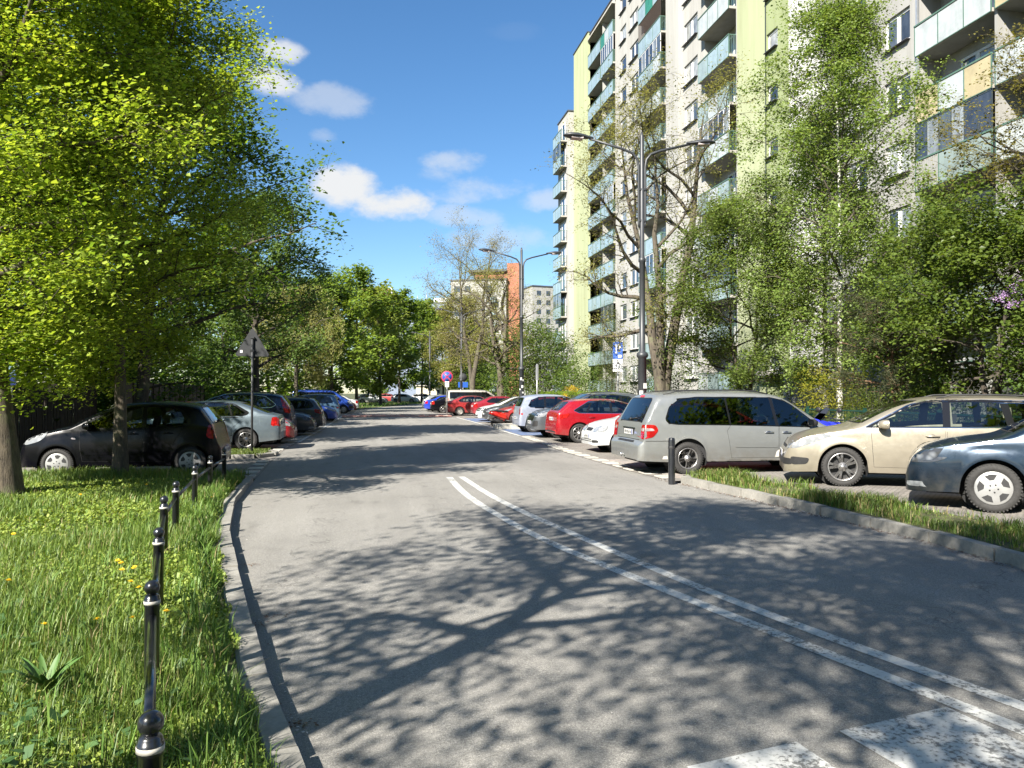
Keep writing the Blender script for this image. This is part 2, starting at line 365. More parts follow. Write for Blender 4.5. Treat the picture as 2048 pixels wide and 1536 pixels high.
# --- kerb stones
def stone_mesh(L, w, h):
    m = MB(); c = 0.02
    prof = [(-w / 2, 0), (w / 2, 0), (w / 2, h - c), (w / 2 - c, h), (-w / 2, h)]
    n = len(prof); vs = [(-L / 2, a, b) for a, b in prof] + [(L / 2, a, b) for a, b in prof]
    fs = [tuple(reversed(range(n))), tuple(range(n, 2 * n))] + [(i, (i + 1) % n, n + (i + 1) % n, n + i) for i in range(n)]
    m.add(vs, fs); return m.mesh('kerb_stone', KERB)
def kerb_run(name, label, pts, h, L=0.98, side=1, zb=-0.04, w=0.15):
    """stones laid along pts; the road lies on the right-hand side of travel when side = 1"""
    root = tag(empty(name), label, None, None, 'structure'); me = stone_mesh(L - 0.028, w, h - zb)
    P = [Vector((a, b)) for a, b in pts]; cum = [0]
    for i in range(1, len(P)): cum.append(cum[-1] + (P[i] - P[i - 1]).length)
    n = max(1, round(cum[-1] / L)); xs = [p.x for p in P]; yv = [p.y for p in P]
    for k in range(n):
        s0, s1 = cum[-1] * k / n, cum[-1] * (k + 1) / n
        a = Vector((np.interp(s0, cum, xs), np.interp(s0, cum, yv))); b = Vector((np.interp(s1, cum, xs), np.interp(s1, cum, yv)))
        d = (b - a); ln = d.length; d = d / ln; nrm = Vector((-d.y, d.x)) * side
        c = (a + b) / 2 + nrm * (w / 2)
        o = inst(me, 'kerb_stone', root, (c.x, c.y, zb + rr.uniform(-.014, .006)), (rr.uniform(-.03, .03), rr.uniform(-.012, .012), math.atan2(d.y, d.x) + (math.pi if side < 0 else 0) + rr.uniform(-.012, .012)))
        o.scale = (ln / L, 1, 1)
    return root
KH = 0.10
kl_pts = KL[1:] + [(-2.12, 15.85), (-2.5, 16.05), (-3.2, 16.1), (-9.4, 16.2)]
kl_pts = [(a, b) for a, b in kl_pts]
kerb_run('kerb', 'low grey kerb stones edging the lawn with the bollards', kl_pts, KH)
kr_pts = list(reversed(KR[1:]))
kerb_run('kerb', 'grey kerb stones edging the small lawn before the beige car', [(7.3, 14.0), (6.5, 13.98), (6.0, 13.95)] + kr_pts, KH + 0.03)
isl = [(-4.6, 22.5), (-2.75, 22.35), (-2.5, 22.1), (-2.42, 21.5), (-2.55, 21.0), (-2.9, 20.7), (-4.6, 20.75)]
kerb_run('kerb', 'kerb stones round the little grass island with the warning sign', isl, 0.11, 0.6)
# --- lawns
def sm(t): t = max(0.0, min(1.0, t)); return t * t * (3 - 2 * t)
def lawn_z(x, y):
    d = Lx(y) - 0.15 - x
    return 0.075 + 0.10 * sm(d / 2.6) + 0.02 * math.sin(1.7 * x + 0.6) * math.sin(1.3 * y)
vs = []; fs = []; NY, NX = 60, 22
for j in range(NY + 1):
    y = -4 + (16.05 + 4) * j / NY; x1 = Lx(min(y, 15.6)) - 0.13; x0 = -14.0
    for i in range(NX + 1):
        t = (i / NX) ** 0.6; x = x0 + (x1 - x0) * t; vs.append((x, y, lawn_z(x, y)))
for j in range(NY):
    for i in range(NX):
        a = j * (NX + 1) + i; fs.append((a, a + 1, a + NX + 2, a + NX + 1))
lawn = MB(); lawn.add(vs, fs, 0, True); lawn = tag(lawn.build('lawn', SOIL), 'sunlit lawn with dandelions behind the black bollard rail', None, None, 'structure')
VB = [(7.5, -3.0), (7.45, 3.0), (7.35, 6.5), (7.15, 9.3), (6.85, 11.6), (6.35, 13.3), (6.0, 13.85)]
VBa = np.array(VB)
def verge_z(x, y): return 0.115 + 0.05 * sm((x - Rx(y) - 0.15) / 0.9)
vs = []; fs = []
for j in range(41):
    y = -3 + 16.8 * j / 40; a = Rx(min(y, 13.4)) + 0.14; b = float(np.interp(y, VBa[:, 1], VBa[:, 0])); b = max(b, a + 0.05)
    for i in range(6):
        x = a + (b - a) * i / 5; vs.append((x, y, verge_z(x, y) + (0.01 if i else 0)))
for j in range(40):
    for i in range(5):
        q = j * 6 + i; fs.append((q, q + 1, q + 7, q + 6))
verge = MB(); verge.add(vs, fs, 0, True); verge = tag(verge.build('lawn', SOIL), 'narrow grass verge before the beige and dark blue cars', None, None, 'structure')
tag(sheet('lawn', [[(a - (0.0), b) for a, b in isl]], 0.085, SOIL), 'small grass island carrying the warning sign')
tag(sheet('lawn', [[(12.4, -3), (22.0, -3), (22.0, 130), (12.4, 130)]], 0.05, SOIL), 'shaded garden strip before the apartment block')
tag(sheet('lawn', [[(-3.0, 77.0), (-1.0, 79.5), (1.0, 86.9), (3.9, 98.4), (9.6, 122.4), (24, 170.5), (24, 260), (-90, 260), (-90, 77)]], 0.02, SOIL), 'shaded grass under the trees where the street bends')
# --- painted markings on the road
def band(name, pts, w, z, mat, parent, zf=None):
    P = [Vector(p) for p in pts]; vs = []; fs = []
    fine = []
    for i in range(len(P) - 1):
        n = max(1, int((P[i + 1] - P[i]).length / 0.5))
        for k in range(n): fine.append(P[i].lerp(P[i + 1], k / n))
    fine.append(P[-1])
    for i, p in enumerate(fine):
        d = (fine[min(i + 1, len(fine) - 1)] - fine[max(0, i - 1)]).normalized(); n = Vector((-d.y, d.x))
        for s in (-1, 1):
            q = p + n * s * w / 2; vs.append((q.x, q.y, z + (zf(q.x, q.y) if zf else 0)))
    for i in range(len(fine) - 1): fs.append((2 * i, 2 * i + 2, 2 * i + 3, 2 * i + 1))
    m = MB(); m.add(vs, fs); return m.build(name, mat, parent)
def smooth_pts(pts, it=2):
    P = [Vector(p) for p in pts]
    for _ in range(it):
        Q = [P[0]]
        for a, b in zip(P[:-1], P[1:]): Q += [a * .75 + b * .25, a * .25 + b * .75]
        Q.append(P[-1]); P = Q
    return [(p.x, p.y) for p in P]
dl = smooth_pts([gp(*p) for p in [(899, 958), (922, 985), (962, 1015), (1080, 1083), (1250, 1154), (1400, 1216), (1700, 1336), (2048, 1475)]] + [(3.9, 0.6), (5.2, -3.5)])
dr = smooth_pts([gp(*p) for p in [(923, 957), (1000, 1008), (1200, 1098), (1500, 1226), (2048, 1424)]] + [(4.15, 0.7), (5.45, -3.5)])
band('centre_line', dl, 0.125, 0.004, PAINT_W, road, road_z); band('centre_line', dr, 0.125, 0.004, PAINT_W, road, road_z)
for k, (x0, x1, yt0, yt1) in enumerate([(2.30, 3.02, 3.44, 3.58), (1.42, 2.03, 3.26, 3.38), (0.62, 1.18, 3.1, 3.2), (3.5, 4.1, 3.6, 3.75), (4.6, 5.15, 3.85, 3.98), (5.45, 5.95, 4.05, 4.15)]):
    m = MB(); n = 8; vs = []; fs = []
    for j in range(n + 1):
        t = j / n; sh = 0.42 * t
        for x, y in ((x0, yt0), (x1, yt1)): vs.append((x + sh, y - 3.6 * t, 0.0045 + road_z(x + sh, y - 3.6 * t)))
    for j in range(n): fs.append((2 * j, 2 * j + 1, 2 * j + 3, 2 * j + 2))
    m.add(vs, fs); m.build('crossing_bar', PAINT_Z, road)
band('edge_line', [(Lx(y) + 0.02, y) for y in np.arange(27, 74, 2.0)], 0.12, 0.012, PAINT_W, bay_left)
for y in (25.7, 28.1, 30.5, 32.9, 35.3, 37.8, 40.2, 42.6, 45.0, 47.4, 50.0, 53.0, 58.0, 62.6, 66.0):
    band('bay_line', [(Lx(y), y), (Lx(y) - 4.6, y)], 0.12, 0.011, PAINT_W, bay_left)
band('edge_line', [(Rx(y) + 0.06, y) for y in np.arange(29.4, 52.0, 1.5)], 0.16, 0.012, PAINT_W, bay_right)
m = MB(); m.add([(6.05, 29.7, .011), (11.0, 29.7, .011), (11.0, 35.2, .011), (6.15, 35.2, .011)], [(0, 1, 2, 3)]); m.build('blue_bay', PAINT_B, bay_right)
m = MB(); m.add([(6.25, 44.0, .011), (11.0, 44.0, .011), (11.0, 49.6, .011), (6.25, 49.6, .011)], [(0, 1, 2, 3)]); m.build('blue_bay', PAINT_B, bay_right)
# --- red block speed hump with white blocks
hump = tag(empty('speed_hump', (0, 0, 0)), 'flat red block speed hump with white blocks across the street', 'speed hump')
m = MB(); vs = []; fs = []
for j, (yy, zz) in enumerate([(53.0, 0.0), (53.5, 0.07), (56.2, 0.07), (56.7, 0.0)]):
    for i in range(9): vs.append((Lx(54) + 0.1 + (Rx(54) - Lx(54) - 0.2) * i / 8, yy, zz + 0.036))
for j in range(3):
    for i in range(8): q = j * 9 + i; fs.append((q, q + 1, q + 10, q + 9))
m.add(vs, fs); m.build('hump_top', PAVE_R, hump)
wb = MB(); wb.box((0, 0, 0), (0.3, 0.42, 0.03)); wbm = wb.mesh('white_block', PAVE_W)
for i in range(11): inst(wbm, 'white_block', hump, (Lx(54) + 0.5 + i * (Rx(54) - Lx(54) - 1) / 10, 53.55, 0.098), (0.0, 0, 0))

# ================================================================ GRASS, LITTER, FLOWERS
def ngrid(n): return rng.random(n)
def blades(name, P, Z, hmin, hmax, w, colA, colB, parent=None, lean=0.55, label=None, patchy=None, dry=.05):
    n = len(P); h = (hmin + (hmax - hmin) * rng.random(n) ** 1.6); an = rng.random(n) * 2 * math.pi
    if patchy is not None: h = h * patchy
    dx, dy = np.cos(an), np.sin(an); ln = h * lean * (0.2 + rng.random(n)); wx, wy = -dy * w * (0.6 + 0.8 * rng.random(n)) / 2, dx * w * (0.6 + 0.8 * rng.random(n)) / 2
    V = np.zeros((n, 5, 3), np.float32); x, y = P[:, 0], P[:, 1]
    V[:, 0] = np.stack([x - wx, y - wy, Z - .01], 1); V[:, 1] = np.stack([x + wx, y + wy, Z - .01], 1)
    V[:, 2] = np.stack([x + dx * ln * .35 + wx * .8, y + dy * ln * .35 + wy * .8, Z + h * .6], 1); V[:, 3] = np.stack([x + dx * ln * .35 - wx * .8, y + dy * ln * .35 - wy * .8, Z + h * .6], 1)
    V[:, 4] = np.stack([x + dx * ln, y + dy * ln, Z + h * (0.95 - 0.25 * lean * rng.random(n))], 1)
    b = (np.arange(n) * 5)[:, None]; F = np.concatenate([b + np.array([[0, 1, 2]]), b + np.array([[0, 2, 3]]), b + np.array([[3, 2, 4]])], 0)
    t = rng.random((n, 1)); c = np.array(colA)[None] * (1 - t) + np.array(colB)[None] * t; c = c * (0.75 + 0.5 * rng.random((n, 1))); k_ = rng.random(n) < dry; c[k_] = np.array((.30, .25, .11)) * (.7 + .5 * rng.random((int(k_.sum()), 1)))
    o = np_obj(name, V.reshape(-1, 3), F, GRASSM, parent, np.repeat(c, 5, 0)); return o
def scatter(n, box, inside):
    x = box[0] + (box[1] - box[0]) * rng.random(n); y = box[2] + (box[3] - box[2]) * rng.random(n); k = inside(x, y); return np.stack([x[k], y[k]], 1)
LY = LLa[:, 1]; LXv = LLa[:, 0]
def in_lawn(x, y): return (x < np.interp(np.minimum(y, 15.6), LY, LXv) - 0.17 + 0.10 * np.sin(y * 5.1) * np.sin(y * 1.7)) & (y < 16.02)
def in_view(x, y):
    d = x * SA + y * CA; l = x * CA - y * SA; return (d > 1.0) & (l > -0.74 * d - 0.4) & (l < .74 * d + .4)
def lz(P):
    d = np.interp(np.minimum(P[:, 1], 15.6), LY, LXv) - 0.15 - P[:, 0]; t = np.clip(d / 2.6, 0, 1); return 0.075 + 0.10 * t * t * (3 - 2 * t) + 0.02 * np.sin(1.7 * P[:, 0] + 0.6) * np.sin(1.3 * P[:, 1])
def patch(P, s=1.0, k=0.0):
    return 0.5 + 0.25 * np.sin(P[:, 0] * 2.1 * s + 1.3 * np.sin(P[:, 1] * 1.1 * s + k)) + 0.25 * np.sin(P[:, 1] * 1.7 * s + 1.7 * np.sin(P[:, 0] * 1.5 * s + 2 + k))
GA, GB = (0.06, 0.13, 0.02), (0.20, 0.27, 0.055)
both = lambda x, y: in_lawn(x, y) & in_view(x, y)
for k, (n, box, hm, hx, w) in enumerate([(100000, (-4.2, 0.4, 1.2, 5.2), .03, .15, .0042), (95000, (-6.5, -0.5, 5.2, 9.2), .04, .17, .006), (125000, (-12, -1.0, 9.2, 16.05), .05, .18, .010)]):
    P = scatter(n, box, both); pt = patch(P, 1.0); P = P[rng.random(len(P)) < 0.35 + 0.65 * pt]; pt = patch(P, 1.0)
    o = blades('lawn_grass', P, lz(P), hm, hx, w, GA, GB, patchy=0.55 + 0.85 * pt); tag(o, ['short mixed grass beside the bollard rail close to the kerb', 'mixed grass in the sunny middle of the bollard lawn', 'longer shaded grass round the linden trunks'][k], 'grass', None, 'stuff')
# broad tufts along the kerb and bollards
P = np.concatenate([np.array([[Lx(y) - 0.22 - abs(rng.normal(0, .12)), y] for y in np.linspace(2, 15.4, 300)]), np.array([(-1.5 + rng.normal(0, .5) - 0.12 * (y - 4), y) for y in np.linspace(3, 15, 160)])])
P = np.repeat(P, 9, 0) + rng.normal(0, .035, (len(P) * 9, 2)); k = both(P[:, 0], P[:, 1]); P = P[k]
tag(blades('tall_grass', P, lz(P), .12, .30, .008, (0.06, .13, .02), (.16, .26, .05), lean=.7), 'taller grass tufts leaning over the kerb edge', 'grass', None, 'stuff')
# right verge
def in_verge(x, y): return (x > np.interp(np.minimum(y, 13.4), RRa[:, 1], RRa[:, 0]) + 0.17) & (x < np.interp(y, VBa[:, 1], VBa[:, 0]) + .05 + .12 * np.sin(y * 4))
P = scatter(90000, (5.6, 7.7, 3.5, 13.8), lambda x, y: in_verge(x, y) & in_view(x, y)); pt = patch(P, 1.6, 1.0); P = P[rng.random(len(P)) < 0.05 + 0.95 * pt ** 1.4]; pt = patch(P, 1.6, 1.0)
vz = 0.125 + 0.05 * np.clip((P[:, 0] - np.interp(P[:, 1], RRa[:, 1], RRa[:, 0]) - .15) / .9, 0, 1)
tag(blades('verge_grass', P, vz, .05, .20, .010, (0.07, .13, .02), (.19, .26, .06), patchy=0.25 + 1.3 * pt, dry=.2, lean=.9), 'ragged grass on the verge before the beige car', 'grass', None, 'stuff')
P = scatter(5200, (-4.6, -2.45, 20.7, 22.4), lambda x, y: (x < -2.6)); tag(blades('island_grass', P, np.full(len(P), .085), .04, .11, .014, (.06, .10, .02), (.15, .2, .04)), 'short grass on the island under the warning sign', 'grass', None, 'stuff')
P = scatter(16000, (-10, 26, 78, 135), lambda x, y: (x < np.interp(y, LY, LXv) - .3)); tag(blades('roadside_grass', P, np.full(len(P), .02), .1, .35, .05, (.05, .11, .015), (.12, .2, .03)), 'rough grass under the trees at the bend', 'grass', None, 'stuff')
P = scatter(12000, (12.4, 20, 8, 60), in_view); tag(blades('garden_grass', P, np.full(len(P), .05), .08, .35, .03, (.05, .10, .015), (.12, .19, .03)), 'grass in the garden before the apartment block', 'grass', None, 'stuff')
# low leafy ground cover (clover and mallow): small round leaves
def rosette(name, P, Z, s0, s1, colA, colB, zmax, tilt=0.5, label=None, mat=None):
    n = len(P); s = s0 + (s1 - s0) * rng.random(n); an = rng.random(n) * 6.283; tx = rng.normal(0, tilt, n); ty = rng.normal(0, tilt, n)
    V = np.zeros((n, 4, 3), np.float32); zc = Z + zmax * rng.random(n)
    for k in range(4):
        a = an + 2 * math.pi * k / 4; r = s * (0.75 if k == 0 else 1.05); V[:, k, 0] = P[:, 0] + r * np.cos(a); V[:, k, 1] = P[:, 1] + r * np.sin(a); V[:, k, 2] = zc + r * (np.cos(a) * tx + np.sin(a) * ty)
    F = (np.arange(n) * 4)[:, None] + np.arange(4)[None]
    t = rng.random((n, 1)); c = np.array(colA) * (1 - t) + np.array(colB) * t; c = c * (.8 + .4 * rng.random((n, 1)))
    return np_obj(name, V.reshape(-1, 3), F, mat or GRASSM, None, np.repeat(c, 4, 0))
for k, (n, box, s0, s1, lab) in enumerate([(120000, (-4.2, .3, 1.3, 5.2), .005, .011, 'yellowish chickweed filling the lawn beside the bollards'), (90000, (-6.5, -.5, 5.2, 9.2), .008, .017, 'yellowish clover in the sunny middle of the lawn'), (60000, (-11, -1, 9.2, 14.5), .012, .024, 'clover under the edge of the linden shade')]):
    P = scatter(n, box, both); pt = patch(P, 1.0); P = P[rng.random(len(P)) < (1 - pt) * 1.25]
    tag(rosette('clover', P, lz(P), s0, s1, (.12, .20, .03), (.31, .37, .08), .075, .6), lab, 'clover', None, 'stuff')
P = np.concatenate([rng.normal((-1.75, 3.6), (.38, .45), (260, 2)), rng.normal((-2.6, 5.2), (.5, .5), (220, 2)), rng.normal((-1.15, 3.0), (.15, .3), (60, 2))]); k = both(P[:, 0], P[:, 1]); P = P[k]
tag(rosette('mallow', P, lz(P) + .03, .018, .04, (.05, .12, .035), (.12, .20, .08), .08, .35), 'round mallow leaves spreading in the shaded lawn corner', 'mallow', None, 'stuff')
# broad-leaved lily clump
def lily(x, y, n, L, w, label):
    mb = MB(); r_ = random.Random(int(x * 100))
    for i in range(n):
        an = 6.283 * i / n + r_.uniform(-.3, .3); ln = L * r_.uniform(.65, 1.1); out = r_.uniform(.35, .8); z0 = lawn_z(x, y); prev = None; vs = []
        for k in range(6):
            t = k / 5; ww = w * math.sin(math.pi * (0.12 + 0.88 * t)) ** .8 * .5 + .001; rx_ = ln * out * (t ** 1.3); z = z0 + ln * (t - .45 * out * t * t)
            c, s = math.cos(an), math.sin(an); vs += [(x + c * rx_ - s * ww, y + s * rx_ + c * ww, z + ww * .5), (x + c * rx_, y + s * rx_, z), (x + c * rx_ + s * ww, y + s * rx_ - c * ww, z + ww * .5)]
        fs = []
        for k in range(5): q = 3 * k; fs += [(q, q + 1, q + 4, q + 3), (q + 1, q + 2, q + 5, q + 4)]
        mb.add(vs, fs, 0, True)
    return tag(mb.build('lily_clump', M('lily_leaf', (.055, .12, .02), .6, var=.25, scale=9)), label, 'plant')
lx, ly = gp(95, 1395, .12); lily(lx, ly, 20, .27, .035, 'broad-leaved lily clump among the mallow in the lawn')
# dandelions
dm = MB(); dm.tube([(0, 0, 0), (0.004, 0, .05), (0.0, 0.003, .105)], .0022, 5, 0); 
for k in range(22):
    an = 6.283 * k / 11; r_ = .016 if k < 11 else .009; zz = .108 if k < 11 else .114
    dm.add([(0, 0, .104), (r_ * math.cos(an - .25), r_ * math.sin(an - .25), zz), (r_ * 1.15 * math.cos(an), r_ * 1.15 * math.sin(an), zz + .002), (r_ * math.cos(an + .25), r_ * math.sin(an + .25), zz)], [(0, 1, 2, 3)], 1)
dmm = dm.mesh('dandelion', [M('dandelion_stem', (.16, .22, .06), .5), M('dandelion_yellow', (.75, .50, .015), .6, var=.1)])
spots = [gp(u, v, .18) for u, v in [(238, 1132), (246, 1137), (281, 1140), (243, 1150), (254, 1173), (282, 1183), (200, 1252), (78, 1271), (331, 1228), (157, 1005), (294, 977), (30, 1085), (430, 998), (12, 1190), (270, 1245)]]
for i, (x, y) in enumerate(spots):
    o = inst(dmm, 'dandelion', None, (x, y, lawn_z(x, y) - .0), (rr.uniform(-.3, .3), rr.uniform(-.3, .3), rr.uniform(0, 6)), (1.3,) * 3)
    tag(o, 'yellow dandelion flower standing in the bollard lawn', 'dandelion', 'dandelions in the lawn')
# petals and bud scales blown against the kerbs
def litter(name, pts, spread, n, s, cols, label):
    P = np.array([pts[i % len(pts)] for i in range(n)], float) + rng.normal(0, 1, (n, 2)) * np.array(spread); Z = np.array([road_z(a, b) for a, b in P]) + .006
    an = rng.random(n) * 6.283; sz = s * (.4 + rng.random(n)); V = np.zeros((n, 4, 3), np.float32)
    for k, (a, b) in enumerate(((1, 0), (0, .55), (-1, 0), (0, -.55))):
        V[:, k, 0] = P[:, 0] + sz * (a * np.cos(an) - b * np.sin(an)); V[:, k, 1] = P[:, 1] + sz * (a * np.sin(an) + b * np.cos(an)); V[:, k, 2] = Z + rng.random(n) * sz * .5
    c = np.array(cols)[rng.integers(0, len(cols), n)] * (.7 + .5 * rng.random((n, 1))); F = (np.arange(n) * 4)[:, None] + np.arange(4)[None]
    tag(np_obj(name, V.reshape(-1, 3), F, PETAL, None, np.repeat(c, 4, 0)), label, 'litter', None, 'stuff')
LW, LBR = [(.6, .58, .55), (.55, .52, .48)], [(.16, .08, .04), (.22, .13, .07), (.09, .05, .03)]
litter('fallen_petals', [(Lx(y) + .05, y) for y in np.linspace(2.6, 13, 60)], (.05, .1), 190, .008, LW + LBR[:1], 'white petals and scales in the gutter by the lawn')
litter('fallen_petals', [(Rx(y) - .08, y) for y in np.linspace(9.5, 14.4, 70)], (.05, .06), 900, .014, LW + LBR, 'pale petals gathered in the gutter by the verge')
litter('fallen_petals', [(Rx(y) - .06, y) for y in np.linspace(5.5, 9.5, 60)], (.05, .06), 420, .014, LBR, 'brown bud scales in the gutter by the verge')
litter('leaf_litter', [gp(548, 1231), gp(500, 1130), gp(510, 1252), gp(600, 1448), gp(497, 1247)], (.06, .03), 150, .011, LBR, 'small heaps of brown bud scales on the asphalt')
litter('leaf_litter', [(x, y) for x in np.linspace(0, 5, 12) for y in np.linspace(4, 16, 12)], (.4, .8), 160, .008, LW + LBR, 'scattered specks of petals over the asphalt')
# ================================================================ TREES
def vrot(v, axis, ang): return Matrix.Rotation(ang, 3, axis) @ v
def perp(v, r):
    a = Vector((r.gauss(0, 1), r.gauss(0, 1), r.gauss(0, 1))); a = a - v * a.dot(v); return a.normalized() if a.length > 1e-6 else Vector((1, 0, 0))
def skeleton(seed, H, r0, base, rx, top=1.0, nl=22, ns=8, nt=5, elo=10, ehi=65, crook=0.12, droop=0.0, zmid=0.5, lean=(0, 0), sublen=0.36, twl=(.35, .8), leaders=1, trunk_to=0.86, ry=None, shape=1.0, tdroop=0.0, inner=0):
    """branches [(points, radii, level)] and an array of leaf anchors (position, outward direction); base = height of the lowest limb"""
    r = random.Random(seed); ry = ry or rx; br = []; anchors = []
    zc = base + (H - base) * zmid; rz0, rz1 = zc - base * .8, H - zc
    def inside(p):
        dz = p.z - zc; k = (p.x - lean[0] * p.z / H) ** 2 / rx ** 2 + (p.y - lean[1] * p.z / H) ** 2 / ry ** 2
        q = abs(dz) / (rz1 if dz > 0 else rz0); return k + q ** (2 * shape)
    trunks = []
    for L in range(leaders):
        n = 11; pts = []; off = Vector((0, 0, 0)); sp = 0.0 if leaders == 1 else 0.22
        az = 6.283 * L / max(1, leaders) + r.uniform(-.4, .4); hh = H * trunk_to * (1 if L == 0 else r.uniform(.78, .97))
        for i in range(n):
            t = i / (n - 1); z = hh * t; w = crook * (t ** .7) * rx * .5
            off += Vector((r.gauss(0, 1), r.gauss(0, 1), 0)) * w * .3
            s_ = max(0, z - base * .55 * (leaders > 1)) * sp * (1 - .35 * t)
            pts.append(Vector((lean[0] * z / H + off.x + math.cos(az) * s_, lean[1] * z / H + off.y + math.sin(az) * s_, z)))
        k = 1.0 if leaders == 1 else (0.78 if L == 0 else .66)
        rad = [r0 * k * ((1 - t) ** .9 * .92 + .08) * (1.32 if i == 0 and t < .01 else 1.06 if i == 1 else 1.0) for i, t in [(i, i / (n - 1)) for i in range(n)]]
        br.append((pts, rad, 0)); trunks.append((pts, rad, hh))
    def along(pts, t):
        f = t * (len(pts) - 1); i = min(int(f), len(pts) - 2); return pts[i].lerp(pts[i + 1], f - i), (pts[i + 1] - pts[i]).normalized()
    ga = r.uniform(0, 6.28)
    for i in range(nl):
        pts, rad, hh = trunks[i % leaders]; t = (base / hh) + (0.985 - base / hh) * ((i + .5 * r.random()) / nl) ** 0.9; t = min(.99, t)
        p, d = along(pts, t); rr0 = float(np.interp(t, np.linspace(0, 1, len(rad)), rad))
        ga += 2.39996 + r.uniform(-.35, .35); f = (t - base / hh) / (1 - base / hh); el = math.radians(elo + (ehi - elo) * f + r.uniform(-10, 10))
        dr = Vector((math.cos(ga) * math.cos(el), math.sin(ga) * math.cos(el), math.sin(el)))
        ln = 0.4
        while inside(p + dr * ln) < 1.0 and ln < 14: ln += 0.25
        ln = max(.5, ln * r.uniform(.78, 1.06)); m = 7; q = [p]; dd = (dr + Vector((0, 0, .25))).normalized(); step = ln / (m - 1)
        for k in range(1, m):
            dd = (dd + perp(dd, r) * crook * 1.3 + Vector((0, 0, -droop * k / m)) + (dr - dd) * .25).normalized(); q.append(q[-1] + dd * step)
        lr = min(rr0 * .72, .012 + ln * .017 + r0 * .12); rd = [lr * (1 - .86 * k / (m - 1)) for k in range(m)]; br.append((q, rd, 1))
        for _ in range(inner):
            p9, d9 = along(q, r.uniform(.02, .45)); e9 = p9 + perp(d9, r) * r.uniform(.1, .5); br.append(([p9, e9], [.006, .002], 3)); anchors.append((e9, d9))
        for j in range(ns):
            t2 = .22 + .78 * (j + r.random()) / ns; p2, d2 = along(q, min(.999, t2)); ax = perp(d2, r); d3 = (d2 * r.uniform(.45, .8) + ax * r.uniform(.55, .9) + Vector((0, 0, .12 - droop * .5))).normalized()
            l2 = max(.3, ln * sublen * (1.15 - .6 * t2) * r.uniform(.7, 1.25)); q2 = [p2]
            for k in range(4):
                d3 = (d3 + perp(d3, r) * crook * 1.6 + Vector((0, 0, -droop * .45))).normalized(); q2.append(q2[-1] + d3 * l2 / 4)
            r2 = max(.006, rd[0] * .36 * (1 - .5 * t2)); br.append((q2, [r2 * (1 - .8 * k / 4) for k in range(5)], 2))
            for w in range(nt):
                t3 = .25 + .75 * (w + r.random()) / nt; p3, d4 = along(q2, min(.999, t3)); d5 = (d4 * .6 + perp(d4, r) * .8 + Vector((0, 0, .05 - droop * .8 - tdroop))).normalized(); l3 = r.uniform(*twl)
                e1 = p3 + d5 * l3 * .55; e2 = e1 + (d5 + perp(d5, r) * .3 + Vector((0, 0, -droop - tdroop))).normalized() * l3 * .45
                br.append(([p3, e1, e2], [max(.003, r2 * .4), .0035, .002], 3)); anchors.append((e1, d5)); anchors.append((e2, d5)); anchors.append((p3.lerp(e1, .5), d5))
    return br, anchors
LT4 = np.array([(0, 0, 0), (.40, .42, .10), (1.0, 0.0, -.06), (.40, -.42, .10)])
LT6 = np.array([(0, 0, 0), (.12, .46, .09), (.62, .40, .07), (1.06, 0, -.10), (.62, -.40, .07), (.12, -.46, .09)])
def leaves(name, anchors, per, size, sigma, colA, colB, parent, seed, up=0.75, six=False, mat=None, tocol=None, hang=0.0, narrow=1.0, sunny=0.7):
    g = np.random.default_rng(seed); A = np.array([tuple(a[0]) for a in anchors]); n = len(A) * per; P = np.repeat(A, per, 0) + g.normal(0, sigma, (n, 3)) * np.array([1, 1, .8])
    Nn = g.normal(0, 1, (n, 3)); Nn[:, 2] = np.abs(Nn[:, 2]) + up * 2.2; Nn += sunny * np.array(SUND)[None]; Nn /= np.linalg.norm(Nn, axis=1, keepdims=True)
    D = g.normal(0, 1, (n, 3)); D[:, 2] -= hang * 2.5; D -= Nn * np.sum(D * Nn, 1, keepdims=True); D /= np.linalg.norm(D, axis=1, keepdims=True); S = np.cross(Nn, D)
    T = (LT6 if six else LT4) * np.array([1, narrow, 1]); sz = size * (.4 + .95 * g.random(n) ** 1.2); k = len(T)
    V = P[:, None, :] + sz[:, None, None] * (T[None, :, 0:1] * D[:, None, :] + T[None, :, 1:2] * S[:, None, :] + T[None, :, 2:3] * Nn[:, None, :])
    b = (np.arange(n) * k)[:, None]
    F = np.concatenate([b + np.array([[0, 3, 2, 1]]), b + np.array([[0, 5, 4, 3]])], 0) if six else np.concatenate([b + np.array([[0, 2, 1]]), b + np.array([[0, 3, 2]])], 0)
    ca = np.repeat(g.random((len(A), 1)), per, 0) * .55 + g.random((n, 1)) * .45; c = np.array(colA) * (1 - ca) + np.array(colB) * ca; c = c * (.82 + .36 * g.random((n, 1)))
    return np_obj(name, V.reshape(-1, 3), F, mat or LEAF, parent, np.repeat(c, k, 0))
def tree(name, label, x, y, z, sk, lf, barkm, group=None, cat='tree', sides=(12, 7, 4, 3), rz=0.0, crown='crown'):
    root = empty(name, (x, y, z), rz); tag(root, label, cat, group); br, an = skeleton(**sk); tb = MB()
    for pts, rad, lv in br:
        if sides[lv] == 0: continue
        if lv == 0: pts = [pts[0] - Vector((0, 0, .25))] + pts; rad = [rad[0] * 1.1] + rad
        tb.tube(pts, rad, sides[lv], 1 if (lv > 0 and barkm is BARK_B) else 0, cap=False)
    tb.build('trunk', [barkm, BARK] if barkm is BARK_B else barkm, root)
    if lf: leaves(crown, an, parent=root, **lf)
    return root, an
LIND = dict(colA=(.14, .25, .025), colB=(.42, .49, .075))
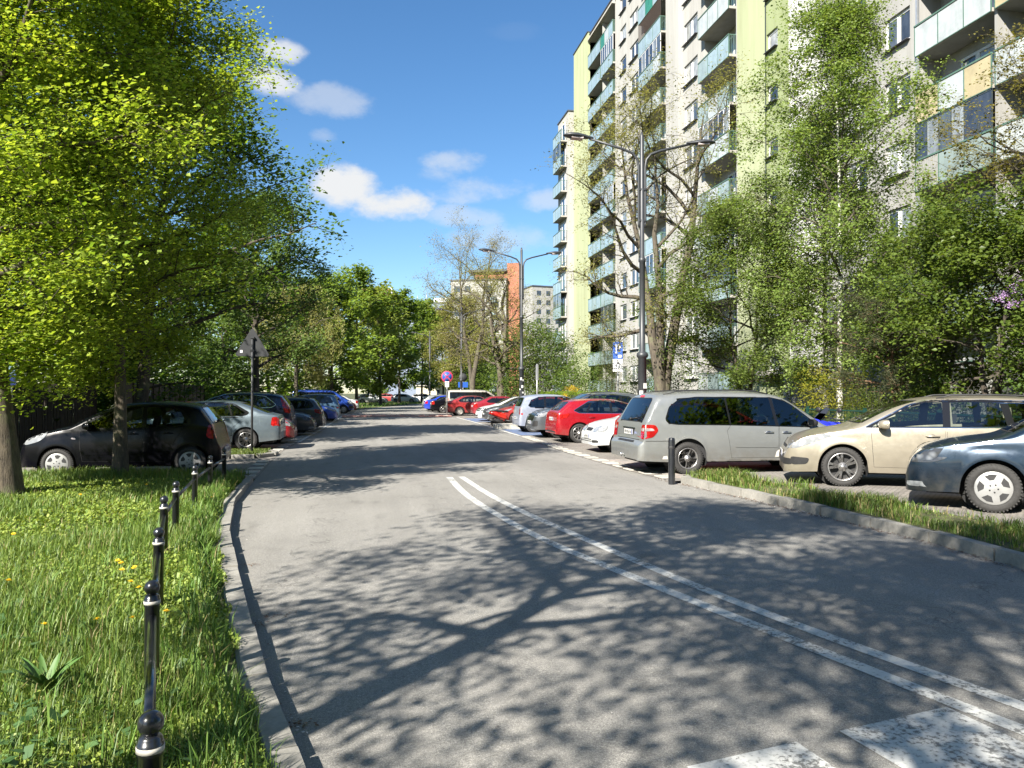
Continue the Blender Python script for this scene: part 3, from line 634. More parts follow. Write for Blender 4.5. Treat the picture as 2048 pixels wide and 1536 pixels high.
# the two lindens on the lawn
tree('linden_tree', 'bright linden on the lawn before the black hatchback', -4.45, 15.35, lawn_z(-4.45, 15.3), dict(seed=11, H=9.9, r0=.12, base=2.2, rx=2.65, nl=34, ns=9, nt=6, elo=-14, ehi=66, crook=.13, zmid=.38, lean=(.1, 0), droop=.06, twl=(.3, .7), inner=16), dict(per=18, size=.076, sigma=.15, seed=1, up=.55, **LIND), BARK_L)
tree('linden_tree', 'thick linden trunk with bright crown beside the lawn edge sign', -5.1, 12.35, lawn_z(-5.1, 12.3), dict(seed=23, H=9.8, r0=.175, base=2.0, rx=2.5, nl=34, ns=8, nt=6, elo=-16, ehi=65, crook=.14, zmid=.38, lean=(-.7, -.2), droop=.06, twl=(.3, .7), inner=20), dict(per=17, size=.078, sigma=.16, seed=2, up=.55, **LIND), BARK_L)
# the trees beside the pavement, out of view, whose boughs shade the street
tree('linden_tree', 'spreading street tree whose boughs shade the crossing', -2.95, 1.2, lawn_z(-2.95, 1.2), dict(seed=5, H=8.8, r0=.18, base=3.9, rx=3.2, nl=22, ns=8, nt=5, elo=10, ehi=62, crook=.15, zmid=.45, twl=(.3, .8)), dict(per=8, size=.09, sigma=.2, seed=3, up=.5, **LIND), BARK_L)
tree('linden_tree', 'street tree shading the pavement end of the crossing', -2.4, -3.4, 0.1, dict(seed=8, H=9.6, r0=.16, base=4.2, rx=4.0, nl=22, ns=8, nt=5, elo=5, ehi=62, crook=.15, zmid=.45, twl=(.3, .8)), dict(per=9, size=.09, sigma=.24, seed=5, up=.5, **LIND), BARK_L)
for i, (x, y, h, r_, lab) in enumerate([(10.0, -3.5, 12, 3.6, 'unseen maple past the crossing, added for window reflections'), (13.5, -6.5, 13, 4.2, 'bigger unseen maple past the crossing, added for window reflections'), (17.5, -3.0, 12, 3.8, 'unseen maple at the garden corner, added for window reflections')]):  # out of view, put here so the car windows reflect foliage
    tree('maple_tree', lab, x, y, 0, dict(seed=240 + i, H=h, r0=.18, base=2.5, rx=r_, nl=24, ns=7, nt=4, elo=0, ehi=66, zmid=.42), dict(per=3, size=.30, sigma=.3, seed=250 + i, up=.5, colA=(.06, .13, .015), colB=(.16, .24, .03)), BARK_D, sides=(8, 4, 3, 0))
# darker trees behind the brown fence
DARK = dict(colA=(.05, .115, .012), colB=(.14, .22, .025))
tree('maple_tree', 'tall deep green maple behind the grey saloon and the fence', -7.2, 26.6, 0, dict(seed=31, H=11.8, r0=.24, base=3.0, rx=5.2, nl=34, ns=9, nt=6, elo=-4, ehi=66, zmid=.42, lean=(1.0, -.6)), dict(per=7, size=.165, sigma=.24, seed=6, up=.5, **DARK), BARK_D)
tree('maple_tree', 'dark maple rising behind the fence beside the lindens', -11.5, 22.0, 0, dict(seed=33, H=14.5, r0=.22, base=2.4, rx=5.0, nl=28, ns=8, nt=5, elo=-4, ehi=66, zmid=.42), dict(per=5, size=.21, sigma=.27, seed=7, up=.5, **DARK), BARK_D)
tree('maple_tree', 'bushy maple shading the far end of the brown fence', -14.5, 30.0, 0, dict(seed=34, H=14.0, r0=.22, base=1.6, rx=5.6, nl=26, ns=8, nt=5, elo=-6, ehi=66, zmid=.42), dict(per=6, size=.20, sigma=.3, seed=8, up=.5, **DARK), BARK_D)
tree('poplar_tree', 'airy bluish poplar behind the row with the estate car', -6.2, 46.0, 0, dict(seed=35, H=12.6, r0=.22, base=2.6, rx=5.0, nl=30, ns=8, nt=5, elo=0, ehi=62, zmid=.5, crook=.15), dict(per=9, size=.17, sigma=.24, seed=9, up=.4, colA=(.07, .13, .03), colB=(.17, .24, .07)), BARK_D)
tree('bush_tree', 'low dark tree filling the gap under the maple', -9.5, 36.0, 0, dict(seed=36, H=8.0, r0=.12, base=.8, rx=4.5, nl=22, ns=7, nt=5, elo=-8, ehi=60, zmid=.4), dict(per=6, size=.19, sigma=.25, seed=10, up=.5, **DARK), BARK_D)
tree('bush_tree', 'low dark tree behind the blue estate', -9.0, 53.0, 0, dict(seed=37, H=9.0, r0=.13, base=.8, rx=5.0, nl=22, ns=7, nt=5, elo=-8, ehi=60, zmid=.4), dict(per=6, size=.22, sigma=.28, seed=12, up=.5, **DARK), BARK_D)
tree('willow_tree', 'pale yellow drooping willow behind the parked row', -5.4, 63.0, 0, dict(seed=38, H=10.5, r0=.2, base=3.5, rx=3.4, nl=26, ns=8, nt=5, elo=25, ehi=75, zmid=.55, droop=.25, twl=(.8, 1.7), tdroop=1.2), dict(per=9, size=.17, sigma=.16, seed=13, up=.1, hang=1.2, narrow=.5, colA=(.19, .20, .06), colB=(.32, .32, .12)), BARK)
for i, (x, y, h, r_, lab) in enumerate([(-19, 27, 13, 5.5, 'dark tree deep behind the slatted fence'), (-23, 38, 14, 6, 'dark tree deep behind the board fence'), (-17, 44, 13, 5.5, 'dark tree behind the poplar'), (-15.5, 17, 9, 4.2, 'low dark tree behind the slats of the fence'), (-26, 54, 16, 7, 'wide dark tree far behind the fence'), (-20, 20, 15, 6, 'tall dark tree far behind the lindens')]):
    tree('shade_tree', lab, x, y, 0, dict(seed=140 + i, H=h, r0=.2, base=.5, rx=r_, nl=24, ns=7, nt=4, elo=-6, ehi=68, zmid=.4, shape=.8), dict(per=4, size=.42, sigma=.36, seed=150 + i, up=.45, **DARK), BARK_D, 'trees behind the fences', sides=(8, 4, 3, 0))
# the mass of trees where the street bends
far_kinds = [((.10, .17, .022), (.21, .28, .045)), ((.085, .15, .02), (.17, .235, .035)), ((.14, .185, .035), (.24, .28, .06))]
FT = [(-3.2, 76, 12.0, 4.2, 0, 2.0), (-8.5, 72, 13.0, 4.6, 1, 1.4), (-1.0, 95, 17.5, 4.6, 0, 2.6), (-7.5, 92, 15.0, 5.0, 1, 1.6), (2.0, 104, 15.5, 4.6, 2, 2.2), (5.0, 116, 17.0, 5.0, 1, 3.0), (9.5, 132, 17.5, 5.2, 0, 3.0), (14.0, 140, 17.0, 5.5, 2, 3.0), (-14, 84, 16.0, 5.5, 1, 1.2), (-16, 66, 14, 5.0, 1, 1.0), (0.5, 122, 18, 5.5, 1, 2.0), (-5, 112, 18, 6, 0, 1.5), (20.0, 150, 16.0, 5.5, 2, 2.4), (12.0, 165, 18, 6, 1, 2.0), (24.0, 170, 16.0, 6.5, 0, 2.0), (3, 150, 18, 7, 1, 1.0)]
FL = ['rounded light green tree directly behind the blue van', 'dense maple filling the corner behind the van', 'tallest pointed light green tree at the bend', 'dense tree left in shade behind the bend grass', 'olive green tree over the bend grass', 'dark trunked tree beside the pale kiosk', 'tree with bare dark trunk before the kiosk', 'olive tree overhanging the far end of the street', 'tree behind the willow', 'dark tree between willow and poplar', 'tall tree behind the pointed one', 'broad tall tree behind the corner maple', 'olive tree beyond the far saloon cars', 'tall tree behind the kiosk', 'wide tree closing the street end', 'wide dark tree closing the view under the crowns']
for i, ((x, y, h, r_, kd, b), lab) in enumerate(zip(FT, FL)):
    ca, cb = far_kinds[kd]
    tree('roadside_tree', lab, x, y, 0, dict(seed=50 + i, H=h, r0=.2, base=b, rx=r_, nl=24, ns=7, nt=4, elo=-6, ehi=70, zmid=.4, shape=.8), dict(per=4, size=.39 if y < 100 else .47, sigma=.32, seed=60 + i, up=.45, colA=ca, colB=cb), BARK_D, 'trees where the street bends', sides=(8, 4, 3, 0))
BARK_K = bark('bark_locust', (0.03, 0.024, 0.018), (0.12, 0.10, 0.072), 12)
# thinly leaved locust trees by the right-hand bays
LOC = dict(colA=(.15, .17, .035), colB=(.27, .25, .08))
tree('locust_tree', 'gnarled thinly leaved locust behind the tall lamp post', 11.9, 29.8, 0.05, dict(seed=71, H=15.2, r0=.36, base=3.6, rx=4.6, nl=24, ns=10, nt=7, elo=8, ehi=64, crook=.24, zmid=.5, leaders=3, twl=(.35, .9), sublen=.42), dict(per=5, size=.10, sigma=.15, seed=71, up=.3, narrow=.6, **LOC), BARK_K)
tree('locust_tree', 'leaning dark locust behind the red scooter', 10.2, 57.0, 0.05, dict(seed=72, H=11.5, r0=.42, base=3.2, rx=5.2, nl=18, ns=9, nt=6, elo=8, ehi=60, crook=.28, zmid=.5, leaders=3, lean=(-.8, 0), twl=(.5, 1.0), sublen=.42), dict(per=4, size=.13, sigma=.2, seed=72, up=.3, narrow=.6, **LOC), BARK_K)
tree('locust_tree', 'tall bare topped locust behind the beige van', 9.6, 69.5, 0.05, dict(seed=73, H=17.2, r0=.36, base=4.0, rx=5.0, nl=22, ns=9, nt=6, elo=15, ehi=70, crook=.22, zmid=.5, leaders=2, twl=(.5, 1.0)), dict(per=4, size=.13, sigma=.2, seed=73, up=.3, narrow=.6, colA=(.2, .16, .06), colB=(.26, .24, .08)), BARK)
tree('locust_tree', 'thin olive locust beyond the far lamp post', 10.5, 84.0, 0.05, dict(seed=74, H=12.5, r0=.3, base=3.0, rx=5.0, nl=20, ns=8, nt=6, elo=0, ehi=66, crook=.2, zmid=.5, twl=(.5, 1.0)), dict(per=8, size=.18, sigma=.25, seed=74, up=.3, narrow=.7, **LOC), BARK)
# gardens before the block
tree('birch_tree', 'slender white birch with fine leaves before the block', 15.0, 22.3, .05, dict(seed=81, H=14.4, r0=.10, base=2.2, rx=2.9, nl=46, ns=8, nt=6, elo=10, ehi=70, crook=.12, zmid=.30, droop=.10, twl=(.5, 1.2), tdroop=.5, trunk_to=.95, shape=.9), dict(per=14, size=.085, sigma=.12, seed=81, up=.25, hang=.5, colA=(.10, .17, .03), colB=(.24, .31, .08)), BARK_B)
tree('birch_tree', 'second white birch stem close to the block wall', 16.6, 25.6, .05, dict(seed=82, H=12.0, r0=.11, base=3.0, rx=2.0, nl=30, ns=7, nt=5, elo=20, ehi=70, crook=.10, zmid=.34, droop=.10, twl=(.5, 1.2), tdroop=.5, trunk_to=.95, shape=.7), dict(per=11, size=.09, sigma=.13, seed=82, up=.25, hang=.5, colA=(.10, .17, .03), colB=(.24, .31, .08)), BARK_B)
tree('apple_tree', 'round crowned crab apple with forked dark stems', 13.9, 26.4, .05, dict(seed=83, H=9.2, r0=.13, base=1.7, rx=3.3, nl=30, ns=8, nt=6, elo=0, ehi=62, crook=.18, zmid=.42, leaders=2, twl=(.3, .7)), dict(per=13, size=.09, sigma=.18, seed=83, up=.4, colA=(.055, .10, .018), colB=(.17, .22, .05)), BARK_D)
tree('cherry_tree', 'dark leaved cherry overhanging the beige estate car', 14.0, 15.1, .05, dict(seed=84, H=5.9, r0=.15, base=1.7, rx=2.9, nl=24, ns=8, nt=6, elo=-4, ehi=55, crook=.18, zmid=.42, leaders=3, twl=(.3, .6)), dict(per=11, size=.105, sigma=.14, seed=84, up=.35, narrow=.8, colA=(.045, .085, .014), colB=(.15, .20, .035)), BARK_D)
tree('cherry_tree', 'smaller cherry between birch and lilac', 15.2, 18.2, .05, dict(seed=85, H=6.6, r0=.12, base=1.5, rx=2.2, nl=22, ns=8, nt=5, elo=-2, ehi=58, crook=.18, zmid=.42, leaders=2, twl=(.3, .6)), dict(per=9, size=.10, sigma=.15, seed=85, up=.35, narrow=.8, colA=(.05, .095, .016), colB=(.15, .20, .035)), BARK_D)
tree('oak_tree', 'young bronze leaved oak rising behind the cherry', 16.6, 15.6, .05, dict(seed=86, H=10.4, r0=.17, base=3.2, rx=2.9, nl=24, ns=8, nt=6, elo=10, ehi=62, crook=.24, zmid=.5, twl=(.3, .7)), dict(per=6, size=.08, sigma=.09, seed=86, up=.35, narrow=.8, colA=(.11, .11, .025), colB=(.22, .19, .05)), BARK_D)
tree('pine_tree', 'small grey green pine with leaning reddish trunk', 13.7, 17.4, .05, dict(seed=87, H=3.9, r0=.11, base=1.5, rx=1.7, nl=16, ns=7, nt=6, elo=5, ehi=45, crook=.18, zmid=.5, lean=(-.5, .6), twl=(.15, .35)), dict(per=15, size=.095, sigma=.07, seed=87, up=.5, narrow=.09, colA=(.055, .075, .035), colB=(.13, .145, .075), mat=NEEDLE), BARK_P)
def shrub(name, label, x, y, z, r_, h, n, size, colA, colB, seed, cat='shrub', narrow=1.0, stems=9, mat=None, power=1.0, group=None):
    """stems fanning out with leaves through the whole volume"""
    root = empty(name, (x, y, z)); tag(root, label, cat, group); q = random.Random(seed); an = []; tb = MB()
    for i in range(stems):
        a = q.uniform(0, 6.283); rr_ = r_ * math.sqrt(q.random()) * .8; hh = h * q.uniform(.6, .95); p0 = Vector((math.cos(a) * rr_ * .2, math.sin(a) * rr_ * .2, -.1)); p2 = Vector((math.cos(a) * rr_, math.sin(a) * rr_, hh)); p1 = p0.lerp(p2, .5) + Vector((q.gauss(0, .06), q.gauss(0, .06), h * .08)); tb.tube([p0, p1, p2], [.022, .014, .005], 4, cap=False)
    tb.build('trunk', BARK_D, root)
    g = np.random.default_rng(seed); m = int(n * .72) // 10; d = g.normal(0, 1, (m, 3)); d /= np.linalg.norm(d, axis=1, keepdims=True); rad = g.random(m) ** .38; bump_ = 1 + .16 * np.sin(d[:, 0] * 5 + seed) * np.sin(d[:, 1] * 4 + 1) + .12 * np.sin(d[:, 2] * 7 + seed)
    P = d * (rad * bump_)[:, None]; zz = (P[:, 2] * .5 + .5); taper = 1.0 if power == 1.0 else np.clip(1.0 - np.clip(zz, 0, 1) ** power, .06, 1) ** .55
    P[:, 0] *= r_ * taper; P[:, 1] *= r_ * taper; P[:, 2] = np.maximum(.02, zz * h)
    leaves('crown', [(p, None) for p in P], 10, size, size * 1.5, colA, colB, root, seed, up=.4, narrow=narrow, mat=mat); return root
shrub('golden_shrub', 'golden leaved shrub behind the green wire fence', 13.2, 20.0, .05, 1.25, 2.4, 9000, .055, (.13, .15, .02), (.30, .28, .03), 91)
shrub('thuja_shrub', 'rounded thuja beside the golden shrub', 13.0, 18.0, .05, .85, 2.0, 9000, .05, (.06, .10, .015), (.15, .19, .03), 92, narrow=.5)
shrub('garden_shrub', 'dull green shrub under the pine', 13.5, 16.2, .05, 1.1, 1.8, 7000, .055, (.05, .085, .02), (.13, .16, .04), 93)
shrub('garden_shrub', 'green shrub between the pine and the cherry stems', 14.4, 14.2, .05, 1.0, 1.5, 5000, .055, (.06, .10, .02), (.15, .19, .04), 94)
shrub('garden_shrub', 'green shrub beside the block entrance', 15.5, 21.0, .05, 1.0, 1.9, 5000, .06, (.05, .09, .02), (.13, .17, .04), 95)
shrub('garden_shrub', 'dark shrub at the foot of the locust', 13.2, 31.5, .05, 1.3, 3.4, 9000, .07, (.04, .085, .015), (.13, .18, .03), 96)
shrub('garden_shrub', 'leafy shrub beside the tall lamp post', 12.9, 34.6, .05, 1.0, 3.6, 7000, .07, (.06, .11, .02), (.17, .22, .04), 97)
shrub('columnar_thuja', 'tall dark columnar thuja before the white facade', 14.2, 43.4, .05, .95, 7.3, 26000, .07, (.035, .05, .012), (.10, .115, .025), 98, 'tree', narrow=.5, power=3.0, mat=NEEDLE)
shrub('yellow_forsythia', 'small yellow flowering bush by the hedge', 12.8, 47.0, .05, .55, 2.3, 2600, .06, (.45, .30, .02), (.7, .48, .03), 99)
shrub('garden_shrub', 'big dark lilac bush before the lime green wall', 12.6, 56.0, .05, 3.2, 7.6, 16000, .16, (.05, .095, .018), (.14, .19, .04), 100)
shrub('garden_shrub', 'broad bush next to the dark lilac', 14.5, 50.5, .05, 2.1, 4.2, 10000, .12, (.05, .10, .018), (.15, .21, .04), 101)
shrub('garden_shrub', 'bush closing the garden behind the locusts', 14.5, 68.0, .05, 3.8, 7.5, 12000, .2, (.05, .095, .018), (.14, .19, .04), 102)
shrub('garden_shrub', 'low bush at the far end of the bays', 12.0, 84.0, .05, 3.0, 5.0, 8000, .2, (.06, .12, .018), (.17, .23, .04), 103)
root = shrub('lilac_shrub', 'lilac with purple flower clusters beside the cherry', 13.9, 13.0, .05, 1.35, 4.6, 8000, .075, (.05, .10, .02), (.13, .18, .04), 104)
g = np.random.default_rng(5); fl = []
for (u, v) in [(2030, 578), (2012, 590), (1998, 597), (2040, 562), (2022, 610), (2033, 605), (2046, 685), (2049, 600)]:
    t = (u - 1024) / FPX; d = 16.0; wx_, wy_ = d * (SA + t * CA), d * (CA - t * SA); wz = CAMH + (HORV - v) * d / FPX; fl.append((wx_ - 13.9, wy_ - 13.0, wz - .05))
leaves('blossom', [(p, None) for p in fl for _ in range(6)], 14, .035, .065, (.30, .17, .38), (.52, .36, .60), root, 105, up=.2, mat=PETAL)
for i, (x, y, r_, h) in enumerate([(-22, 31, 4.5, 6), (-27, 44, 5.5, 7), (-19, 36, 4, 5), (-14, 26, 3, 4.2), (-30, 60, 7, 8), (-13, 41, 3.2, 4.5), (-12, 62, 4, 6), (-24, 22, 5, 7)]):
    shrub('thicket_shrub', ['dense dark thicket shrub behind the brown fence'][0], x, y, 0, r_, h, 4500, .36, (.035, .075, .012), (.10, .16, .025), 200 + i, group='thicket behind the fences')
# clipped hedge behind the bays
hp = np.zeros((5200, 3)); hp[:, 0] = 12.9 + .38 * (g.random(5200) - .5) * 2; hp[:, 1] = 37 + 19 * g.random(5200); hp[:, 2] = .1 + 1.62 * g.random(5200) ** .6
root = tag(empty('hedge', (0, 0, 0)), 'clipped light green hedge behind the parked cars', 'hedge')
hb = MB(); hb.bbox(12.62, 13.18, 37.2, 55.8, 0, 1.55); hb.build('trunk', M('hedge_core', (.03, .05, .012), .9), root)
leaves('crown', [(p, None) for p in hp], 5, .095, .06, (.09, .16, .02), (.22, .30, .045), root, 106, up=.5)
# ================================================================ VEHICLES
def paint(name, c, metal=0.35, rough=0.32, dirt=0.10, coat=.6, spec=.5):
    m, nt, b = new_mat(name); b.inputs['Specular IOR Level'].default_value = spec; b.inputs['Metallic'].default_value = metal; b.inputs['Roughness'].default_value = rough; b.inputs['Coat Weight'].default_value = coat; b.inputs['Coat Roughness'].default_value = 0.04
    tc = nt.nodes.new('ShaderNodeTexCoord'); sp = nt.nodes.new('ShaderNodeSeparateXYZ'); nt.links.new(tc.outputs['Object'], sp.inputs[0])
    mr = nt.nodes.new('ShaderNodeMapRange'); nt.links.new(sp.outputs['Z'], mr.inputs[0]); mr.inputs[1].default_value = 0.62; mr.inputs[2].default_value = 0.2; mr.inputs[3].default_value = 0.0; mr.inputs[4].default_value = 1.0
    f = noise(nt, 5, 6, 0.7); mu = nt.nodes.new('ShaderNodeMath'); mu.operation = 'MULTIPLY'; nt.links.new(mr.outputs[0], mu.inputs[0]); nt.links.new(ramp(nt, f, [(0.35, 0.0), (0.75, dirt * 5)]), mu.inputs[1])
    k = mixc(nt, mu.outputs[0], c, (0.20, 0.175, 0.14)); nt.links.new(k, b.inputs['Base Color'])
    g = noise(nt, 9, 4, 0.6); nt.links.new(ramp(nt, g, [(0.3, rough * .85), (0.7, rough * 1.25)]), b.inputs['Roughness']); return m
def glassm(name, c=(0.006, 0.007, 0.008), rough=0.03):
    m, nt, b = new_mat(name); b.inputs['Base Color'].default_value = (*c, 1); b.inputs['Roughness'].default_value = rough; b.inputs['Specular IOR Level'].default_value = 0.6
    f = noise(nt, 1.6, 2, 0.5); nt.links.new(ramp(nt, f, [(0.4, [x * .6 for x in c]), (0.6, [x * 1.4 for x in c])]), b.inputs['Base Color']); return m
CARGLASS = glassm('car_glass'); CARGLASS_L = glassm('car_glass_light', (0.02, 0.026, 0.026))
def clear_glass(name, tint, rough=0.0):
    m = bpy.data.materials.new(name); m.use_nodes = True; nt = m.node_tree; nt.nodes.clear(); out = nt.nodes.new('ShaderNodeOutputMaterial'); tr = nt.nodes.new('ShaderNodeBsdfTransparent'); tr.inputs[0].default_value = (*tint, 1)
    gl = nt.nodes.new('ShaderNodeBsdfGlossy'); gl.inputs['Roughness'].default_value = .02; gl.inputs['Color'].default_value = (.95, .97, 1, 1); fr = nt.nodes.new('ShaderNodeFresnel'); fr.inputs['IOR'].default_value = 1.55; mx = nt.nodes.new('ShaderNodeMixShader')
    ad = nt.nodes.new('ShaderNodeMath'); ad.operation = 'MULTIPLY_ADD'; ad.inputs[1].default_value = 1.1; ad.inputs[2].default_value = .03; ad.use_clamp = True; nt.links.new(fr.outputs[0], ad.inputs[0]); nt.links.new(ad.outputs[0], mx.inputs[0]); nt.links.new(tr.outputs[0], mx.inputs[1]); nt.links.new(gl.outputs[0], mx.inputs[2]); nt.links.new(mx.outputs[0], out.inputs[0]); return m
GLASSES = [clear_glass('car_pane_rear', (.50, .55, .53)), clear_glass('car_pane_mid', (.58, .63, .60)), clear_glass('car_pane_front', (.66, .71, .68))]; PRIVACY = [clear_glass('car_pane_privacy', (.12, .13, .13)), clear_glass('car_pane_privacy_mid', (.14, .15, .15)), GLASSES[2]]
BLK = M('black_plastic', (0.018, 0.018, 0.019), 0.55, var=.2, scale=20); BLKG = M('gloss_black', (0.008, 0.008, 0.009), 0.15, var=0); SEAM = M('seam_black', (0.006, 0.006, 0.006), 0.8, var=0); TYRE = M('tyre_rubber', (0.028, 0.027, 0.026), 0.85, var=.3, scale=30, bmp=.3)
ALLOY = M('alloy', (0.36, 0.35, 0.34), 0.32, 0.8, var=.08); HUBCAP = M('hubcap_silver', (0.30, 0.30, 0.295), 0.42, 0.35, var=.1); CHROME = M('chrome', (0.75, 0.75, 0.76), 0.12, 1.0, var=0); STEELW = M('steel_wheel', (0.35, 0.33, 0.3), .5, .4)
PLATE = M('plate_white', (0.45, 0.45, 0.44), 0.45, var=.05); PLATE_B = M('plate_blue', (0.02, 0.05, 0.25), .45, var=0); INK = M('plate_ink', (0.015, 0.015, 0.015), .6, var=0)
def lamp_mat(name, c, rough=0.08, dark=.35):
    m, nt, b = new_mat(name); b.inputs['Roughness'].default_value = rough; b.inputs['Coat Weight'].default_value = .35; b.inputs['Coat Roughness'].default_value = 0.03; b.inputs['Specular IOR Level'].default_value = .5
    v = nt.nodes.new('ShaderNodeTexVoronoi'); v.inputs['Scale'].default_value = 11; tc = nt.nodes.new('ShaderNodeTexCoord'); nt.links.new(tc.outputs['Object'], v.inputs['Vector'])
    nt.links.new(ramp(nt, v.outputs['Distance'], [(0.0, c), (0.55, [x * dark for x in c])]), b.inputs['Base Color']); return m
TAIL = lamp_mat('tail_lamp_red', (0.62, 0.018, 0.016)); HEADL = lamp_mat('head_lamp_clear', (0.34, 0.355, 0.37), .08, .55); HEADD = lamp_mat('head_lamp_dark', (0.16, 0.17, 0.185), .08, .25); TAILC = lamp_mat('tail_lamp_clear', (.38, .33, .33), .08, .6); ORANGE = lamp_mat('indicator_orange', (.75, .25, .02)); REDREF = M('reflector_red', (.6, .02, .02), .2, var=0)

def in_poly(p, poly):
    x, y = p; c = False; n = len(poly)
    for i in range(n):
        (x1, y1), (x2, y2) = poly[i], poly[i - 1]
        if (y1 > y) != (y2 > y) and x < (x2 - x1) * (y - y1) / (y2 - y1) + x1: c = not c
    return c
def cat_smooth(P, it=2):
    P = [Vector(p) for p in P]
    for _ in range(it):
        Q = [P[0]]
        for a, b in zip(P[:-1], P[1:]): Q += [a * .78 + b * .22, a * .22 + b * .78]
        Q.append(P[-1]); P = Q
    return P
class Body:
    """lofted car body: x runs from the tail (0) to the nose (L), y across, z up"""
    def __init__(s, spec, fine=1.0):
        s.sp = spec; L, W = spec['L'], spec['W']; prof = cat_smooth(spec['prof'], 2); s.L, s.W = L, W
        pxs = np.array([p.x for p in prof]); pzs = np.array([p.y for p in prof]); o = np.argsort(pxs, kind='stable'); s.pxs, s.pzs = pxs[o], pzs[o]
        bx = np.array(spec['belt']); s.bx, s.bz = bx[:, 0], bx[:, 1]
        seg = np.hypot(np.diff(s.pxs), np.diff(s.pzs)); cum = np.concatenate([[0], np.cumsum(seg)]); n = int(cum[-1] / (0.055 * fine)); st = list(np.interp(np.linspace(0, cum[-1], n), cum, s.pxs))
        Ra = spec['R'] + spec.get('gap', .055); s.Ra = Ra
        for xw in spec['wheels']:
            st += [xw - Ra - .012, xw - Ra, xw + Ra, xw + Ra + .012] + list(xw + Ra * np.sin(np.linspace(-1.45, 1.45, int(22 / fine))))
        st = sorted(x for x in st if 0 <= x <= L); st2 = [st[0]]
        for x in st[1:]:
            if x - st2[-1] > .0035: st2.append(x)
        st2[-1] = L; s.st = st2; s.secs = [s.section(x) for x in st2]; s.loft()
    def width(s, x):
        L, W = s.L, s.W; sp = s.sp; f = sp.get('nose_len', .9); r = sp.get('tail_len', .8); k = 1.0
        if x > L - f: k -= sp.get('nose_k', .10) * ((x - (L - f)) / f) ** 2
        if x < r: k -= sp.get('tail_k', .06) * ((r - x) / r) ** 2
        e = sp.get('round_f', .26); 
        if x > L - e: q = min(1, (x - (L - e)) / e); k -= sp.get('rf', .22) * (1 - math.sqrt(max(0, 1 - q * q)))
        e = sp.get('round_r', .18)
        if x < e: q = min(1, (e - x) / e); k -= sp.get('rr', .14) * (1 - math.sqrt(max(0, 1 - q * q)))
        return W * k
    def low(s, x):
        sp = s.sp; z = sp['sill']; L = s.L
        if x > L - .55: z += sp.get('lift_f', .0) * ((x - (L - .55)) / .55)
        if x < .6: z += sp.get('lift_r', .04) * ((.6 - x) / .6)
        for xw in sp['wheels']:
            d = abs(x - xw)
            if d < s.Ra: z = max(z, sp['R'] + math.sqrt(max(0, s.Ra ** 2 - d * d)))
        return z
    def section(s, x):
        sp = s.sp; zt = float(np.interp(x, s.pxs, s.pzs)); zb = float(np.interp(x, s.bx, s.bz)); W = s.width(x); zl = s.low(x); zs = min(zb, zt - min(.055, max(.02, .1 * zt))); zs = max(zs, zl + .015); zt = max(zt, zs + .012)
        zw = sp.get('waist', .60); pts = []
        def side(z):
            k = 1.0
            if z < zw: k -= sp.get('tuck', .055) * ((zw - z) / (zw - .2)) ** 2
            else: k -= sp.get('tumble', .03) * ((z - zw) / max(.1, zb - zw)) ** 2
            c = sp.get('crease'); 
            if c: k -= .008 * math.exp(-((z - c) / .03) ** 2) * (1 if .6 < x < s.L - .6 else 0)
            return W * k
        fl = sp.get('flare', .012)
        ex = 0.0
        for xw in sp['wheels']:
            d = abs(x - xw) / (s.Ra + .10)
            if d < 1: ex = max(ex, fl * (1 - d ** 4))
        pts.append((side(zl) - .05, zl + .012)); pts.append((side(zl) + ex * .9 - .004, zl))
        for k in range(1, 9):
            z = zl + (zs - zl) * k / 8; e = ex * max(0, 1 - (z - zl) / .16); pts.append((side(z) + e, z))
        yb, hg = pts[-1][0], zt - zs; tilt = sp.get('tilt', .34); re = min(sp.get('redge', .10), hg * .6); nn = 5
        for k in range(1, nn + 1):
            t = k / nn; z = zs + (hg - re) * t; pts.append((yb - tilt * (z - zs) - .012 * math.sin(math.pi * t) * 0, z))
        y1 = pts[-1][0]; wc = min(.24, y1 * .4); P0, P1, P2 = Vector((y1, zt - re)), Vector((y1 - tilt * re * .9, zt - re * .16 - sp.get('crown', .02))), Vector((y1 - wc, zt - sp.get('crown', .02)))
        for k in range(1, 5):
            t = k / 4; q = P0 * (1 - t) ** 2 + P1 * 2 * t * (1 - t) + P2 * t * t; pts.append((q.x, q.y))
        y2, z2 = pts[-1]
        for k in range(1, 5):
            t = k / 4; pts.append((y2 * (1 - t), z2 + (zt - z2) * (1 - (1 - t) ** 2)))
        return pts
    def loft(s):
        V = []; F = []; n = len(s.secs[0])
        for x, sec in zip(s.st, s.secs):
            V += [(x, y, z) for y, z in sec] + [(x, -y, z) for y, z in reversed(sec[:-1])]
        m = 2 * n - 1
        for i in range(len(s.st) - 1):
            for k in range(m - 1): a = i * m + k; F.append((a, a + 1, a + m + 1, a + m))
        F.append(tuple(reversed(range(m)))); F.append(tuple(range((len(s.st) - 1) * m, len(s.st) * m)))
        F = [tuple(reversed(f)) for f in F]
        s.V, s.F = V, F; s.bvh = BVHTree.FromPolygons([Vector(v) for v in V], F)
    def x_front(s, z):
        for x, zz in zip(s.pxs[::-1], s.pzs[::-1]):
            if zz >= z: return x
        return s.L
    def x_rear(s, z):
        for x, zz in zip(s.pxs, s.pzs):
            if zz >= z: return x
        return 0
